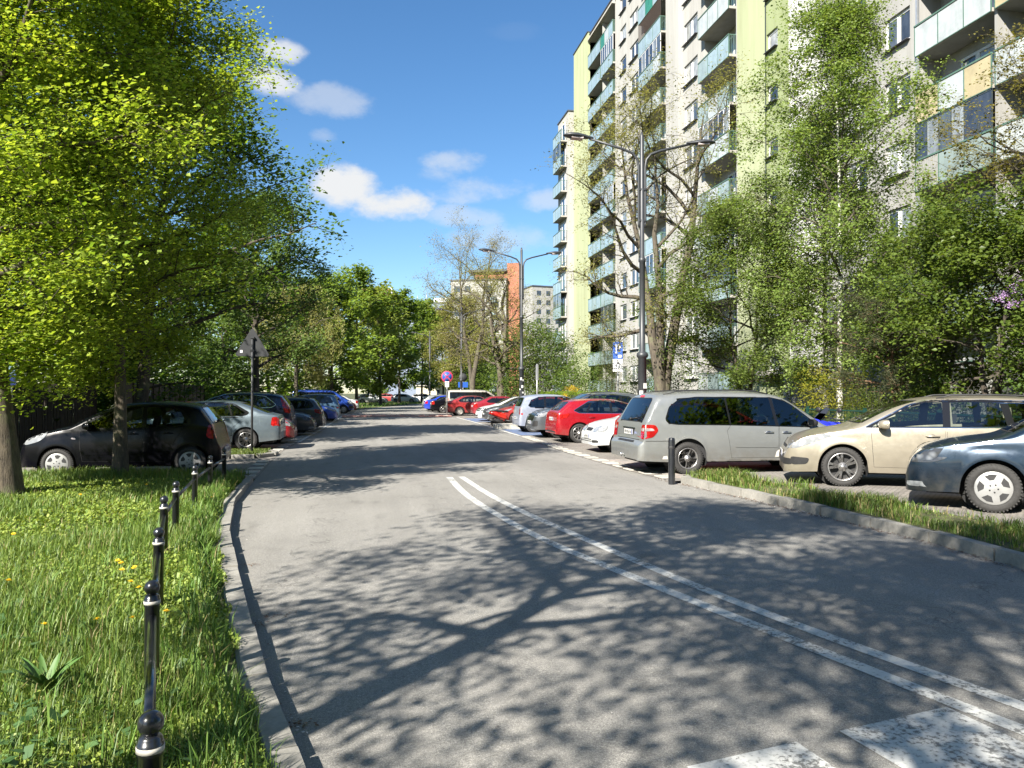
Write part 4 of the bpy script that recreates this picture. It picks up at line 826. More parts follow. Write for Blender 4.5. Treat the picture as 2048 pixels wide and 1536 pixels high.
    def mesh(s, name, mat, open_=False):
        F = s.F
        if open_:                                               # openings behind the panes
            sp = s.sp; ws = sp['ws'] + [(-a, b) for a, b in reversed(sp['ws'])]; rw = sp['rw'] + [(-a, b) for a, b in reversed(sp['rw'])]; zw = [p[1] for p in sp['ws']]; zr = [p[1] for p in sp['rw']]
            wx = (s.x_front(max(zw)) - .14, s.x_front(min(zw)) + .06); rx = (s.x_rear(min(zr)) - .06, s.x_rear(max(zr)) + .12); F = []
            for f in s.F:
                if len(f) == 4:
                    x = sum(s.V[i][0] for i in f) / 4; y = sum(s.V[i][1] for i in f) / 4; z = sum(s.V[i][2] for i in f) / 4
                    if abs(y) > s.W * .45 and any(in_poly((x, z), w) for w in sp['win']): continue
                    if wx[0] < x < wx[1] and in_poly((y, z), ws): continue
                    if rx[0] < x < rx[1] and in_poly((y, z), rw): continue
                F.append(f)
        me = bpy.data.meshes.new(name); me.from_pydata(s.V, [], F); me.materials.append(mat); me.polygons.foreach_set('use_smooth', [len(f) == 4 for f in F]); me.update()
        try: me.set_sharp_from_angle(angle=math.radians(34))
        except Exception: pass
        return me
    def cast(s, axis, a, b):
        if axis == 'y': o, d = Vector((a, 3, b)), Vector((0, -1, 0))
        elif axis == '-y': o, d = Vector((a, -3, b)), Vector((0, 1, 0))
        elif axis == 'x': o, d = Vector((s.L + 2, a, b)), Vector((-1, 0, 0))
        elif axis == '-x': o, d = Vector((-2, a, b)), Vector((1, 0, 0))
        else: o, d = Vector((a, b, 4)), Vector((0, 0, -1))
        h = s.bvh.ray_cast(o, d)
        if h[0] is None: return None
        return (h[0], h[1] if h[1].dot(d) < 0 else -h[1])
    def patch(s, poly, axis, off, mb, mi=0, grid=0.07, rnd=0, deep=9.0, holes=()):
        P = [Vector((a, b)) for a, b in poly]
        if rnd:
            Q = []; n = len(P); rad = {1: .05, 2: .10}.get(rnd, .05)
            for i in range(n):
                p, a_, b_ = P[i], P[i - 1] - P[i], P[(i + 1) % n] - P[i]; ra, rb = min(rad, a_.length * .42), min(rad, b_.length * .42); A, C = p + a_.normalized() * ra, p + b_.normalized() * rb
                for t in (0, .33, .67, 1): Q.append(A * (1 - t) ** 2 + p * 2 * t * (1 - t) + C * t * t)
            P = Q
        bm = bmesh.new(); vs = [bm.verts.new((p.x, p.y, 0)) for p in P]
        try: bm.faces.new(vs)
        except ValueError: bm.free(); return
        xs = [p.x for p in P]; zs = [p.y for p in P]
        for ax, lo, hi in ((0, min(xs), max(xs)), (1, min(zs), max(zs))):
            n = int((hi - lo) / grid); nm = Vector((1, 0, 0)) if ax == 0 else Vector((0, 1, 0))
            for k in range(1, n + 1):
                c = lo + (hi - lo) * k / (n + 1); bmesh.ops.bisect_plane(bm, geom=bm.verts[:] + bm.edges[:] + bm.faces[:], plane_co=nm * c, plane_no=nm)
        for hp in holes:
            for i in range(len(hp)):
                a_, b_ = Vector((*hp[i], 0)), Vector((*hp[(i + 1) % len(hp)], 0)); dd = (b_ - a_).normalized()
                bmesh.ops.bisect_plane(bm, geom=bm.verts[:] + bm.edges[:] + bm.faces[:], plane_co=a_, plane_no=Vector((-dd.y, dd.x, 0)))
        if holes:
            dead = [f for f in bm.faces if any(in_poly((f.calc_center_median().x, f.calc_center_median().y), hp) for hp in holes)]
            bmesh.ops.delete(bm, geom=dead, context='FACES')
        bm.verts.ensure_lookup_table(); bm.verts.index_update(); pos = []; ok = []
        for v in bm.verts:
            h = s.cast(axis, v.co.x, v.co.y)
            if h is None or (axis == 'y' and h[0].y < s.W * .4) or (axis == '-y' and h[0].y > -s.W * .4) or (axis == 'x' and h[0].x < s.L - deep) or (axis == '-x' and h[0].x > deep): pos.append((0, 0, 0)); ok.append(False); continue
            q = h[0] + h[1].normalized() * off; pos.append((q.x, q.y, q.z)); ok.append(True)
        fs = []
        for f in bm.faces:
            ids = [v.index for v in f.verts]
            if all(ok[i] for i in ids): fs.append(ids)
        flip = axis in ('y', '-x'); bm.free()
        if fs:                                                  # keep the largest connected piece
            par = list(range(len(pos)))
            def find(i):
                while par[i] != i: par[i] = par[par[i]]; i = par[i]
                return i
            for f in fs:
                for i in f[1:]: par[find(i)] = find(f[0])
            cnt = {}
            for f in fs: q_ = find(f[0]); cnt[q_] = cnt.get(q_, 0) + 1
            best = max(cnt, key=cnt.get); fs = [f for f in fs if find(f[0]) == best]
            used = sorted({i for f in fs for i in f}); mp = {i: k for k, i in enumerate(used)}; pos = [pos[i] for i in used]; fs = [[mp[i] for i in f] for f in fs]
        if flip: fs = [list(reversed(f)) for f in fs]
        mb.add(pos, fs, mi, True)
def grow(poly, d):
    P = [Vector(p) for p in poly]; c = sum(P, Vector((0, 0))) / len(P); A = sum(P[i].x * P[(i + 1) % len(P)].y - P[(i + 1) % len(P)].x * P[i].y for i in range(len(P))); sg = 1 if A > 0 else -1; out = []
    for i in range(len(P)):
        a = (P[i] - P[i - 1]).normalized(); b = (P[(i + 1) % len(P)] - P[i]).normalized(); n = Vector((a.y + b.y, -a.x - b.x)); n = n.normalized() if n.length > 1e-6 else Vector((0, 0)); out.append(tuple(P[i] + n * d * sg))
    return out
def wheel_meshes(style, R, w, rimr):
    key = (style, round(R, 3), round(w, 3))
    if key in wheel_meshes.cache: return wheel_meshes.cache[key]
    t = MB(); h = w / 2
    t.lathe([(rimr, h * .72), (rimr + .012, h * .95), ((R + rimr) / 2, h * 1.04), (R - .022, h * .93), (R - .006, h * .72), (R, h * .3), (R, -h * .3), (R - .006, -h * .72), (R - .03, -h * .95), (rimr, -h * .9)], 36, axis='y')
    for k in range(44):                                        # tread blocks on the shoulder
        an = 2 * math.pi * k / 44; c, s_ = math.cos(an), math.sin(an); t.box(((R - .012) * c, h * .80, (R - .012) * s_), (.022, .03, .018), rot=Matrix.Rotation(-an, 3, 'Y'))
    r = MB(); face = h * .80
    r.lathe([(rimr + .004, h * .60), (rimr + .004, face + .012), (rimr - .014, face + .010), (rimr - .022, face - .03), (rimr - .03, -h * .6)], 36, axis='y')
    r.lathe([(rimr - .02, -h * .1), (.0, -h * .1)], 24, axis='y', mi=1)
    if style.startswith('cap'):
        n = int(style[3:]); r.lathe([(rimr + .006, face + .006), (rimr - .02, face + .018), (rimr * .55, face + .022), (rimr * .25, face + .03), (.0, face + .032)], 36, axis='y')
        for k in range(n):
            an = 2 * math.pi * (k + .5) / n; a0 = .34 * 6 / n; poly = [(rimr * .52, -a0 * .55), (rimr * .86, -a0), (rimr * .88, 0), (rimr * .86, a0), (rimr * .52, a0 * .55)]
            vs = [(q * math.cos(an + b), face + .0255 - .004 * (q / rimr), q * math.sin(an + b)) for q, b in poly]; r.add(vs, [tuple(reversed(range(5)))], 1)
        for k in range(5):
            an = 2 * math.pi * k / 5; r.lathe([(.011, face + .03), (.009, face + .036), (0, face + .036)], 8, (.05 * math.cos(an), 0, .05 * math.sin(an)), 'y', 1)
    elif style == 'steel':
        r.lathe([(rimr, face - .01), (rimr * .8, face - .03), (rimr * .55, face - .005), (rimr * .35, face - .02), (0, face + .01)], 30, axis='y')
        for k in range(8): an = 2 * math.pi * k / 8; r.box((rimr * .68 * math.cos(an), face - .008, rimr * .68 * math.sin(an)), (.03, .02, .03), 1)
    else:
        n, dbl = {'five_twin': (5, 1), 'ten': (10, 0), 'five': (5, 0), 'seven_twin': (7, 1), 'eight': (8, 0)}[style]
        for k in range(n):
            for q in ((-.11, .11) if dbl else (0,)):
                an = 2 * math.pi * k / n + .3; a1 = an + q * .55; a2 = an + q * 1.7; wd = .020 if dbl else (.034 if n < 8 else .02)
                p1 = Vector((.06 * math.cos(a1), 0, .06 * math.sin(a1))); p2 = Vector(((rimr - .008) * math.cos(a2), 0, (rimr - .008) * math.sin(a2))); d = (p2 - p1).normalized(); nn = Vector((-d.z, 0, d.x))
                vs = []
                for p, ww, yy in ((p1, wd * 1.1, face + .0), (p1.lerp(p2, .6), wd * .9, face + .008), (p2, wd * 1.05, face + .002)):
                    for sg in (-1, 1):
                        for dy in (0, -.035): vs.append((p.x + nn.x * ww * sg * (.85 if dy == 0 else 1.15), yy + dy, p.z + nn.z * ww * sg * (.85 if dy == 0 else 1.15)))
                fs = []
                for g_ in (0, 4): fs += [(g_, g_ + 4, g_ + 6, g_ + 2), (g_ + 1, g_ + 5, g_ + 4, g_), (g_ + 2, g_ + 6, g_ + 7, g_ + 3)]
                r.add(vs, fs + [tuple(reversed(f)) for f in fs])
        r.lathe([(.078, face - .02), (.072, face + .008), (.03, face + .012), (.028, face + .018), (0, face + .018)], 20, axis='y')
        for k in range(5): an = 2 * math.pi * k / 5; r.lathe([(.010, face + .008), (.010, face + .0135), (0, face + .0135)], 8, (.052 * math.cos(an), 0, .052 * math.sin(an)), 'y', 1)
    out = (t.mesh('wheel', TYRE), r.mesh('rim', [HUBCAP if style.startswith('cap') else STEELW if style == 'steel' else ALLOY, BLK])); wheel_meshes.cache[key] = out; return out
wheel_meshes.cache = {}
GLY = {}
def plate(parent, loc, rz, w=.52, h=.114, text=True, tilt=0.0):
    m = MB(); m.box((0, 0, 0), (.012, w, h)); m.box((.0065, -w / 2 + .022 if False else w / 2 - .022, 0), (.004, .04, h * .92), 1)
    if text:
        r_ = random.Random(int(loc[0] * 991 + loc[2] * 77))
        for k in range(7):                                     # worn unreadable characters: small dark strokes
            y = w / 2 - .085 - k * (w - .13) / 7 - (.02 if k > 1 else 0)
            for q in range(3): m.box((.0068, y - .01 + r_.uniform(-.008, .008), r_.uniform(-.02, .02)), (.003, r_.choice((.006, .026)), r_.choice((.05, .01, .03))), 2)
    o = m.build('licence_plate', [PLATE, PLATE_B, INK], parent, loc); o.rotation_euler = (0, tilt, rz); return o

def windows_default(sp): return sp['win']
def car(name, label, spec, color, loc, heading, wheel='ten', near=True, group='parked cars', plates=(1, 1), rails=False, extras=None, cat='car', glass=None, trim=None, seethrough=None):
    """heading = direction of the nose in the ground plane, loc = centre of the tail on the ground"""
    sp = spec; key = (sp['id'], near)
    root = empty(name, loc, heading); tag(root, label, cat, group); B = BODY.get(key)
    if B is None: B = Body(sp, 1.15 if near else 2.4); BODY[key] = B
    glass = glass or CARGLASS; o = bpy.data.objects.new('body', B.mesh('body', color, near)); link(o, root)
    L, W, R = sp['L'], sp['W'], sp['R']; G = .07 if near else .14
    # underside and wheel wells
    m = MB(); m.bbox(.25, L - .25, -W + .34, W - .34, sp['sill'] - .05, sp['sill'] + .3); m.build('underbody', SEAM, root)
    wt, wr = wheel_meshes(wheel if near else sp.get('farwheel', 'cap7' if wheel.startswith('cap') else 'five'), R, sp.get('tw', .2), R * sp.get('rimk', .66))
    well = MB(); n = 14; ra = B.Ra + .012; y0, y1 = W - .36, W - .05; vs = []
    for k in range(n + 1):
        an = math.pi * k / n * 1.24 - .12 * math.pi; vs += [(ra * math.cos(an), y0, ra * math.sin(an)), (ra * math.cos(an), y1, ra * math.sin(an))]
    well.add(vs, [(2 * k, 2 * k + 1, 2 * k + 3, 2 * k + 2) for k in range(n)]); well.add([(ra * math.cos(2 * math.pi * k / 20), y0, ra * math.sin(2 * math.pi * k / 20)) for k in range(20)], [tuple(range(20))]); wm = well.mesh('wheel_well', SEAM)
    for xw in sp['wheels']:
        for s in (1, -1):
            inst(wm, 'wheel_well', root, (xw, 0, R), (0, 0, 0) if s > 0 else (0, 0, math.pi))
            w_ = inst(wt, 'wheel', root, (xw, s * (W - sp.get('tw', .2) / 2 - .022), R), (0, random.Random(xw * 7 + s).uniform(0, 1), 0) if s > 0 else (0, random.Random(xw * 5 + s).uniform(0, 1), math.pi)); inst(wr, 'rim', w_)
    # doors, windows
    for s, ax in ((1, 'y'), (-1, '-y')):
        if near:
            for d in sp.get('doors', []):
                m = MB(); B.patch(grow(d['poly'], .006), ax, .0012, m, 0, G, 0, holes=[grow(w_, .02) for w_ in sp['win']]); sm_ = m
                m2 = MB(); B.patch(d['poly'], ax, .0028, m2, 0, G, 0, holes=[grow(w_, .012) for w_ in sp['win']]); dr_ = m2.build('door', color, root); sm_.build('door_seam', SEAM, dr_)
                hx, hz = d['handle']; h = B.cast(ax, hx, hz)
                if h:
                    hm = MB(); p = h[0]; yy = p.y + s * .024; hm.tube([(hx - .10, p.y + s * .004, hz - .004), (hx - .085, yy, hz), (hx, yy + s * .004, hz + .003), (hx + .085, yy, hz), (hx + .10, p.y + s * .004, hz)], [.010, .013, .014, .013, .010], 8); hm.ball((hx, p.y - s * .001, hz - .002), .05, 10, 6, 1, (1, .12, .62)); hm.build('door_handle', [CHROME if sp.get('chrome_handle') else color, BLK], dr_)
            for ln in sp.get('mould', []):
                m = MB(); B.patch(ln['poly'], ax, ln.get('off', .012), m, 0, G); m.build('side_moulding', trim if ln.get('trim') and trim else (BLK if ln.get('black') else color), root)
        if sp.get('frame'):
            m = MB(); B.patch(sp['frame'], ax, .0042, m, 0, G, sp.get('frame_rnd', 0), holes=sp['win'] if near else ()); m.build('window_surround', sp.get('frame_mat') or BLKG, root)
            if sp.get('chromeline') and near:
                m = MB(); B.patch(grow(sp['frame'], .014), ax, .0036, m, 0, G, sp.get('frame_rnd', 0), holes=[grow(w_, .01) for w_ in sp['win']]); m.build('chrome_strip', CHROME, root)
        for k_, wp in enumerate(sp['win']):
            m = MB(); B.patch(grow(wp, .004) if near else wp, ax, .0058, m, 0, G, 0 if near else sp.get('win_rnd', 1)); m.build('side_window', (sp.get('panes', GLASSES)[k_] if near else glass), root)
        if near or sp.get('mirror_far', True):
            mx, mz = sp['mirror']; h = B.cast(ax, mx, mz)
            if h:
                m = MB(); y = h[0].y; 
                mv = []; nn_ = 14
                for (dx_, kk) in ((-.075, .93), (-.05, 1.0), (.0, .92), (.045, .68), (.075, .25)):
                    for q_ in range(nn_):
                        an_ = 2 * math.pi * q_ / nn_; c_, s__ = math.cos(an_), math.sin(an_); mv.append((mx + dx_, y + s * (.14 + .115 * kk * abs(c_) ** .6 * (1 if c_ > 0 else -1)), mz + .035 + .078 * kk * abs(s__) ** .6 * (1 if s__ > 0 else -1)))
                m.add(mv, [(i_ * nn_ + q_, i_ * nn_ + (q_ + 1) % nn_, (i_ + 1) * nn_ + (q_ + 1) % nn_, (i_ + 1) * nn_ + q_) for i_ in range(4) for q_ in range(nn_)] + [tuple(range(nn_)), tuple(range(4 * nn_, 5 * nn_))], 0, True); m.box((mx + .01, y + s * .04, mz - .02), (.05, .10, .04), 1); m.add([(mx - .079, y + s * (.14 - .09), mz - .02), (mx - .079, y + s * (.14 + .09), mz - .02), (mx - .079, y + s * (.14 + .085), mz + .09), (mx - .079, y + s * (.14 - .085), mz + .09)], [(0, 1, 2, 3)], 2); m.build('wing_mirror', [BLK if sp.get('black_mirror') else color, BLK, CARGLASS], root)
    for nm, ax, po, mt, rn in (('windscreen', 'x', sp['ws'], CARGLASS_L if seethrough else glass, 1), ('rear_window', '-x', sp['rw'], glass, 1)):
        m = MB(); full = po + [(-a, b) for a, b in reversed(po)]; B.patch(grow(full, .022), ax, .0035, m, 0, G, rn, holes=[full] if near else ()); m.build('window_seal', SEAM, root)
        m = MB(); B.patch(grow(full, .005) if near else full, ax, .0062, m, 0, G, 0 if near else rn); m.build(nm, (GLASSES[2] if nm == 'windscreen' else sp.get('panes', GLASSES)[0]) if near else mt, root)
    # lamps and trim: (name, material, axis, polygon) mirrored to both sides
    for nm, mt, ax, po, of, rn in sp['lamps'] + (sp.get('near_lamps', []) if near else []):
        for s in (1, -1):
            m = MB()
            if ax == 'y': B.patch(po, 'y' if s > 0 else '-y', of, m, 0, .05, rn)
            else: B.patch([(a * s, b) for a, b in po], ax, of, m, 0, .05, rn, .30 if ax == '-x' else .55)
            if m.f:
                m.build(nm, mt, root)
    for nm, mt, ax, po, of, rn in sp.get('trims', []):
        m = MB(); full = po + [(-a, b) for a, b in reversed(po)]; B.patch(full, ax, of, m, 0, .06, rn, .7)
        if m.f: m.build(nm, mt if mt is not None else color, root)
    for nm, mt, ax, po, of, rn in sp.get('side_trims', []):
        for ax2 in ('y', '-y'):
            m = MB(); B.patch(po, ax2, of, m, 0, .06, rn)
            if m.f: m.build(nm, mt if mt is not None else color, root)
    if plates[0]:
        z = sp['plate_r']; h = B.cast('-x', 0, z); h and plate(root, (h[0].x - .012, 0, z), math.pi, text=near)
    if plates[1]:
        z = sp['plate_f']; h = B.cast('x', 0, z); h and plate(root, (h[0].x + .012, 0, z), 0, text=near)
    if rails or sp.get('rails'):
        for s in (1, -1):
            x0, x1 = sp['rail']; pts = []
            for k in range(9):
                x = x0 + (x1 - x0) * k / 8; yy = s * (sp.get('rail_y', .56)); h = B.cast('z', x, yy); pts.append((x, yy, h[0].z + (.045 if 0 < k < 8 else .005)))
            m = MB(); m.tube(pts, .014, 6); m.build('roof_rail', BLK, root)
    if near and sp.get('wiper'):
        z = sp['wiper']; h = B.cast('-x', .0, z); h2 = B.cast('-x', -.34, z + .03)
        if h and h2: m = MB(); m.tube([h[0] + Vector((-.02, 0, 0)), h2[0] + Vector((-.025, 0, 0))], .012, 6); m.ball(h[0] + Vector((-.015, 0, 0)), .03, 8, 6); m.build('rear_wiper', BLK, root)
    if near:
        pts = []
        for k, (yy, zz) in enumerate(((.45, 0), (-.12, .02), (-.5, .03))):
            h = B.cast('x', yy, sp['ws'][0][1] + .045 + zz * .5)
            if h: pts.append(h[0] + Vector((.022, 0, 0)))
        if len(pts) > 1: m = MB(); m.tube(pts, .010, 6); m.build('windscreen_wiper', BLK, root)
    if near: interior(root, sp)
    if extras: extras(root, B, sp, color)
    return root
SEATM = M('seat_cloth', (.035, .036, .04), .9, var=.3, scale=12); TRIMI = M('cabin_plastic', (.022, .022, .024), .7, var=.2)
def seat(root, name, x, y, w, z0, ztop):
    m = MB(); m.box((x + .05, y, z0 + .07), (.50, w, .16), taper=.94); m.box((x - .24, y, (z0 + ztop) / 2 - .02), (.15, w * .96, ztop - z0 - .10), rot=Matrix.Rotation(-.28, 3, 'Y'), taper=.86)
    for yy_ in ((y,) if w < .7 else (y - w * .3, y + w * .3)): m.box((x - .40, yy_, ztop + .06), (.10, .26, .17), rot=Matrix.Rotation(-.2, 3, 'Y'), taper=.85); m.box((x - .37, yy_, ztop - .04), (.02, .14, .12))
    m.build(name, SEATM, root)
def interior(root, sp):
    W = sp['W']; f = sp['sill'] + .06; zb = float(np.interp(sp['wheels'][1] - 1.4, [p[0] for p in sp['belt']], [p[1] for p in sp['belt']])); xf = sp['wheels'][1] - 1.32; m = MB(); m.bbox(sp['wheels'][0] - .1, sp['wheels'][1] - .55, -W + .12, W - .12, f, f + .06)
    for s_ in (1, -1): m.bbox(sp['wheels'][0] - .1, sp['wheels'][1] - .5, s_ * (W - .13), s_ * (W - .10), f, zb - .09)
    m.build('cabin_floor', TRIMI, root)
    for y in (-.37, .37): seat(root, 'front_seat', xf, y, .48, f + .18, zb + .10)
    seat(root, 'rear_seat', sp['wheels'][0] + .55, 0, 1.24, f + .18, zb + .06)
    if sp['L'] > 4.9: seat(root, 'rear_seat', sp['wheels'][0] + 1.25, 0, 1.24, f + .18, zb + .08)
    m = MB(); xd = sp['wheels'][1] - .62; m.box((xd, 0, zb - .16), (.45, 2 * W - .34, .28), taper=.9); m.build('dashboard', TRIMI, root)
    m = MB(); rg = [(xf + .46 + .06 * math.sin(a), .37 + .18 * math.cos(a), zb - .02 + .17 * math.sin(a)) for a in [2 * math.pi * k / 16 for k in range(17)]]; m.tube(rg, .014, 6, cap=False); m.tube([(xf + .46, .37, zb - .02), (xf + .66, .37, zb - .12)], .03, 6); m.build('steering_wheel', TRIMI, root)
BODY = {}
def hatch_spec(id, L, W, H, R, wh, hood, cowl, wsx, roof, rearx, tailz, sill=.25, **k):
    """helper for ordinary saloons and hatchbacks"""
    pass
SP = {}
# --- family hatchback
SP['hatch'] = dict(id='hatch', L=4.36, W=.905, R=.325, wheels=(.80, 3.45), sill=.24, lift_f=-.03, lift_r=.06, waist=.60, crease=.80, belt=[(0, .95), (.5, 1.02), (1.2, .985), (2.6, .93), (3.3, .90), (4.36, .72)],
    prof=[(0, .46), (.0, .60), (.04, .76), (.06, .92), (.10, 1.04), (.16, 1.10), (.30, 1.22), (.50, 1.385), (.58, 1.43), (1.1, 1.475), (1.75, 1.485), (2.25, 1.455), (2.7, 1.31), (3.22, 1.03), (3.36, .985), (3.8, .91), (4.1, .81), (4.25, .70), (4.33, .56), (4.36, .46)],
    tilt=.36, frame=[(.60, 1.09), (.78, 1.01), (1.5, .995), (3.12, .975), (2.98, 1.05), (2.45, 1.33), (2.2, 1.405), (1.6, 1.425), (1.15, 1.39)], frame_rnd=1, chromeline=True,
    win=[[(.74, 1.085), (.88, 1.035), (1.02, 1.03), (1.18, 1.33)], [(1.09, 1.02), (1.88, 1.005), (1.86, 1.38), (1.55, 1.385), (1.26, 1.345)], [(1.97, 1.005), (3.0, .995), (2.9, 1.06), (2.42, 1.31), (2.2, 1.375), (1.95, 1.385)]],
    doors=[dict(poly=[(1.10, .36), (1.14, .60), (1.00, .98), (1.3, 1.41), (1.9, 1.44), (1.92, .33), (1.3, .31)], handle=(1.22, .86)), dict(poly=[(1.94, .33), (1.94, 1.44), (2.25, 1.41), (2.95, 1.06), (3.02, .95), (3.0, .6), (2.98, .34)], handle=(2.12, .85))],
    mirror=(2.86, 1.0), ws=[(.66, 1.05), (.63, 1.20), (.56, 1.40)], rw=[(.52, 1.10), (.57, 1.15), (.50, 1.36)], plate_r=.80, plate_f=.50, wiper=1.12, rimk=.70,
    lamps=[('tail_light', TAIL, 'y', [(.02, .94), (.48, 1.0), (.42, .88), (.16, .80), (.02, .80)], .006, 1), ('tail_light', TAIL, '-x', [(.42, .96), (.90, .96), (.90, .80), (.62, .82)], .006, 1), ('headlight', HEADL, 'y', [(3.62, .84), (3.72, .86), (4.3, .70), (4.3, .62), (4.05, .66)], .006, 1), ('headlight', HEADL, 'x', [(.42, .66), (.86, .72), (.86, .62), (.5, .60)], .006, 1)],
    near_lamps=[('fog_light', REDREF, '-x', [(.45, .42), (.75, .43), (.75, .38), (.45, .37)], .006, 0), ('fog_light', BLK, 'y', [(3.98, .46), (4.26, .48), (4.24, .34), (4.02, .36)], .006, 1), ('fog_light', BLK, 'x', [(.5, .46), (.82, .44), (.80, .34), (.52, .34)], .006, 1)],
    trims=[('grille', BLK, 'x', [(.52, .50), (.45, .36), (.2, .32)], .006, 0), ('grille', BLK, 'x', [(.36, .645), (.36, .60)], .006, 0), ('diffuser', BLK, '-x', [(.72, .40), (.62, .30)], .008, 0)])
# --- estate car
SP['estate'] = dict(SP['hatch'], id='estate', L=4.56, wheels=(1.0, 3.65), round_r=.14, rails=True, rail=(.55, 2.2), rail_y=.58,
    belt=[(0, 1.0), (.7, 1.0), (1.4, .985), (2.8, .93), (3.5, .90), (4.56, .72)],
    prof=[(0, .46), (.0, .60), (.04, .76), (.07, .98), (.13, 1.10), (.30, 1.34), (.40, 1.43), (.6, 1.465), (1.3, 1.50), (1.95, 1.495), (2.45, 1.46), (2.9, 1.315), (3.42, 1.03), (3.56, .985), (4.0, .91), (4.3, .81), (4.45, .70), (4.53, .56), (4.56, .46)],
    frame=[(.36, 1.12), (.5, 1.02), (1.7, .995), (3.32, .975), (3.18, 1.05), (2.65, 1.33), (2.4, 1.41), (1.6, 1.43), (.8, 1.40), (.55, 1.35)],
    win=[[(.52, 1.10), (.62, 1.045), (1.16, 1.03), (1.22, 1.37), (.85, 1.365), (.62, 1.31)], [(1.27, 1.02), (2.06, 1.005), (2.04, 1.385), (1.7, 1.395), (1.34, 1.375)], [(2.17, 1.005), (3.2, .995), (3.1, 1.06), (2.62, 1.31), (2.4, 1.38), (2.15, 1.39)]],
    doors=[dict(poly=[(1.30, .36), (1.34, .60), (1.20, .98), (1.32, 1.42), (2.1, 1.45), (2.12, .33), (1.5, .31)], handle=(1.42, .86)), dict(poly=[(2.14, .33), (2.14, 1.45), (2.45, 1.42), (3.15, 1.06), (3.22, .95), (3.2, .6), (3.18, .34)], handle=(2.32, .85))],
    mirror=(3.06, 1.0), rw=[(.58, 1.08), (.60, 1.12), (.52, 1.36)],
    lamps=[('tail_light', TAIL, 'y', [(.02, .96), (.36, 1.0), (.33, .86), (.02, .78)], .006, 1), ('tail_light', TAIL, '-x', [(.55, .98), (.90, .98), (.90, .78), (.62, .80)], .006, 1), ('headlight', HEADL, 'y', [(3.80, .84), (3.92, .87), (4.5, .70), (4.5, .62), (4.25, .66)], .006, 1), ('headlight', HEADL, 'x', [(.42, .66), (.86, .72), (.86, .62), (.5, .60)], .006, 1)],
    near_lamps=[('fog_light', BLK, 'y', [(4.16, .46), (4.46, .48), (4.44, .34), (4.20, .36)], .006, 1), ('fog_light', BLK, 'x', [(.5, .46), (.82, .44), (.80, .34), (.52, .34)], .006, 1)])
# --- liftback saloon
SP['liftback'] = dict(id='liftback', L=4.57, W=.885, R=.318, wheels=(.98, 3.56), sill=.24, lift_f=-.02, lift_r=.07, waist=.60, crease=.82, belt=[(0, .98), (.5, 1.0), (1.6, .96), (2.8, .93), (3.5, .90), (4.57, .72)],
    prof=[(0, .44), (.0, .60), (.03, .80), (.06, .98), (.10, 1.035), (.28, 1.07), (.55, 1.16), (1.05, 1.375), (1.35, 1.44), (1.95, 1.462), (2.45, 1.435), (2.95, 1.27), (3.4, 1.03), (3.52, .985), (4.0, .92), (4.35, .82), (4.48, .72), (4.55, .56), (4.57, .44)],
    tilt=.36, frame=[(.86, 1.10), (1.0, 1.005), (1.6, .99), (3.28, .965), (3.12, 1.05), (2.6, 1.33), (2.35, 1.395), (1.75, 1.41), (1.3, 1.36)], frame_rnd=2,
    win=[[(1.0, 1.10), (1.1, 1.03), (1.34, 1.02), (1.46, 1.35), (1.32, 1.31)], [(1.40, 1.015), (2.12, 1.0), (2.10, 1.37), (1.8, 1.378), (1.52, 1.36)], [(2.2, 1.0), (3.16, .99), (3.05, 1.06), (2.57, 1.31), (2.35, 1.36), (2.18, 1.37)]],
    doors=[dict(poly=[(1.34, .36), (1.40, .62), (1.0, .99), (1.10, 1.20), (1.42, 1.40), (2.14, 1.425), (2.16, .33), (1.5, .31)], handle=(1.56, .90)), dict(poly=[(2.18, .33), (2.18, 1.425), (2.4, 1.41), (3.12, 1.05), (3.2, .95), (3.18, .6), (3.14, .34)], handle=(2.38, .89))],
    mirror=(3.05, 1.0), ws=[(.66, 1.045), (.63, 1.20), (.55, 1.38)], rw=[(.56, 1.10), (.54, 1.2), (.48, 1.37)], plate_r=.78, plate_f=.42, rimk=.66,
    lamps=[('tail_light', TAIL, 'y', [(.02, .97), (.25, .97), (.28, .72), (.02, .72)], .006, 1), ('tail_light', TAIL, '-x', [(.60, .96), (.90, .96), (.90, .70), (.66, .70), (.58, .84)], .006, 1), ('headlight', HEADD, 'y', [(4.1, .84), (4.2, .86), (4.52, .76), (4.52, .62), (4.22, .66)], .006, 1), ('headlight', HEADD, 'x', [(.46, .76), (.86, .80), (.86, .62), (.48, .60)], .006, 1)],
    near_lamps=[('fog_light', HEADL, 'x', [(.66, .355), (.86, .365), (.86, .29), (.66, .29)], .006, 1)],
    trims=[('grille', BLKG, 'x', [(.42, .76), (.42, .60)], .006, 1), ('lower_grille', BLK, 'x', [(.5, .40), (.5, .28)], .006, 0)],
    side_trims=[('side_moulding', None, 'y', [(1.5, .52), (3.1, .52), (3.1, .57), (1.5, .57)], .012, 0)])
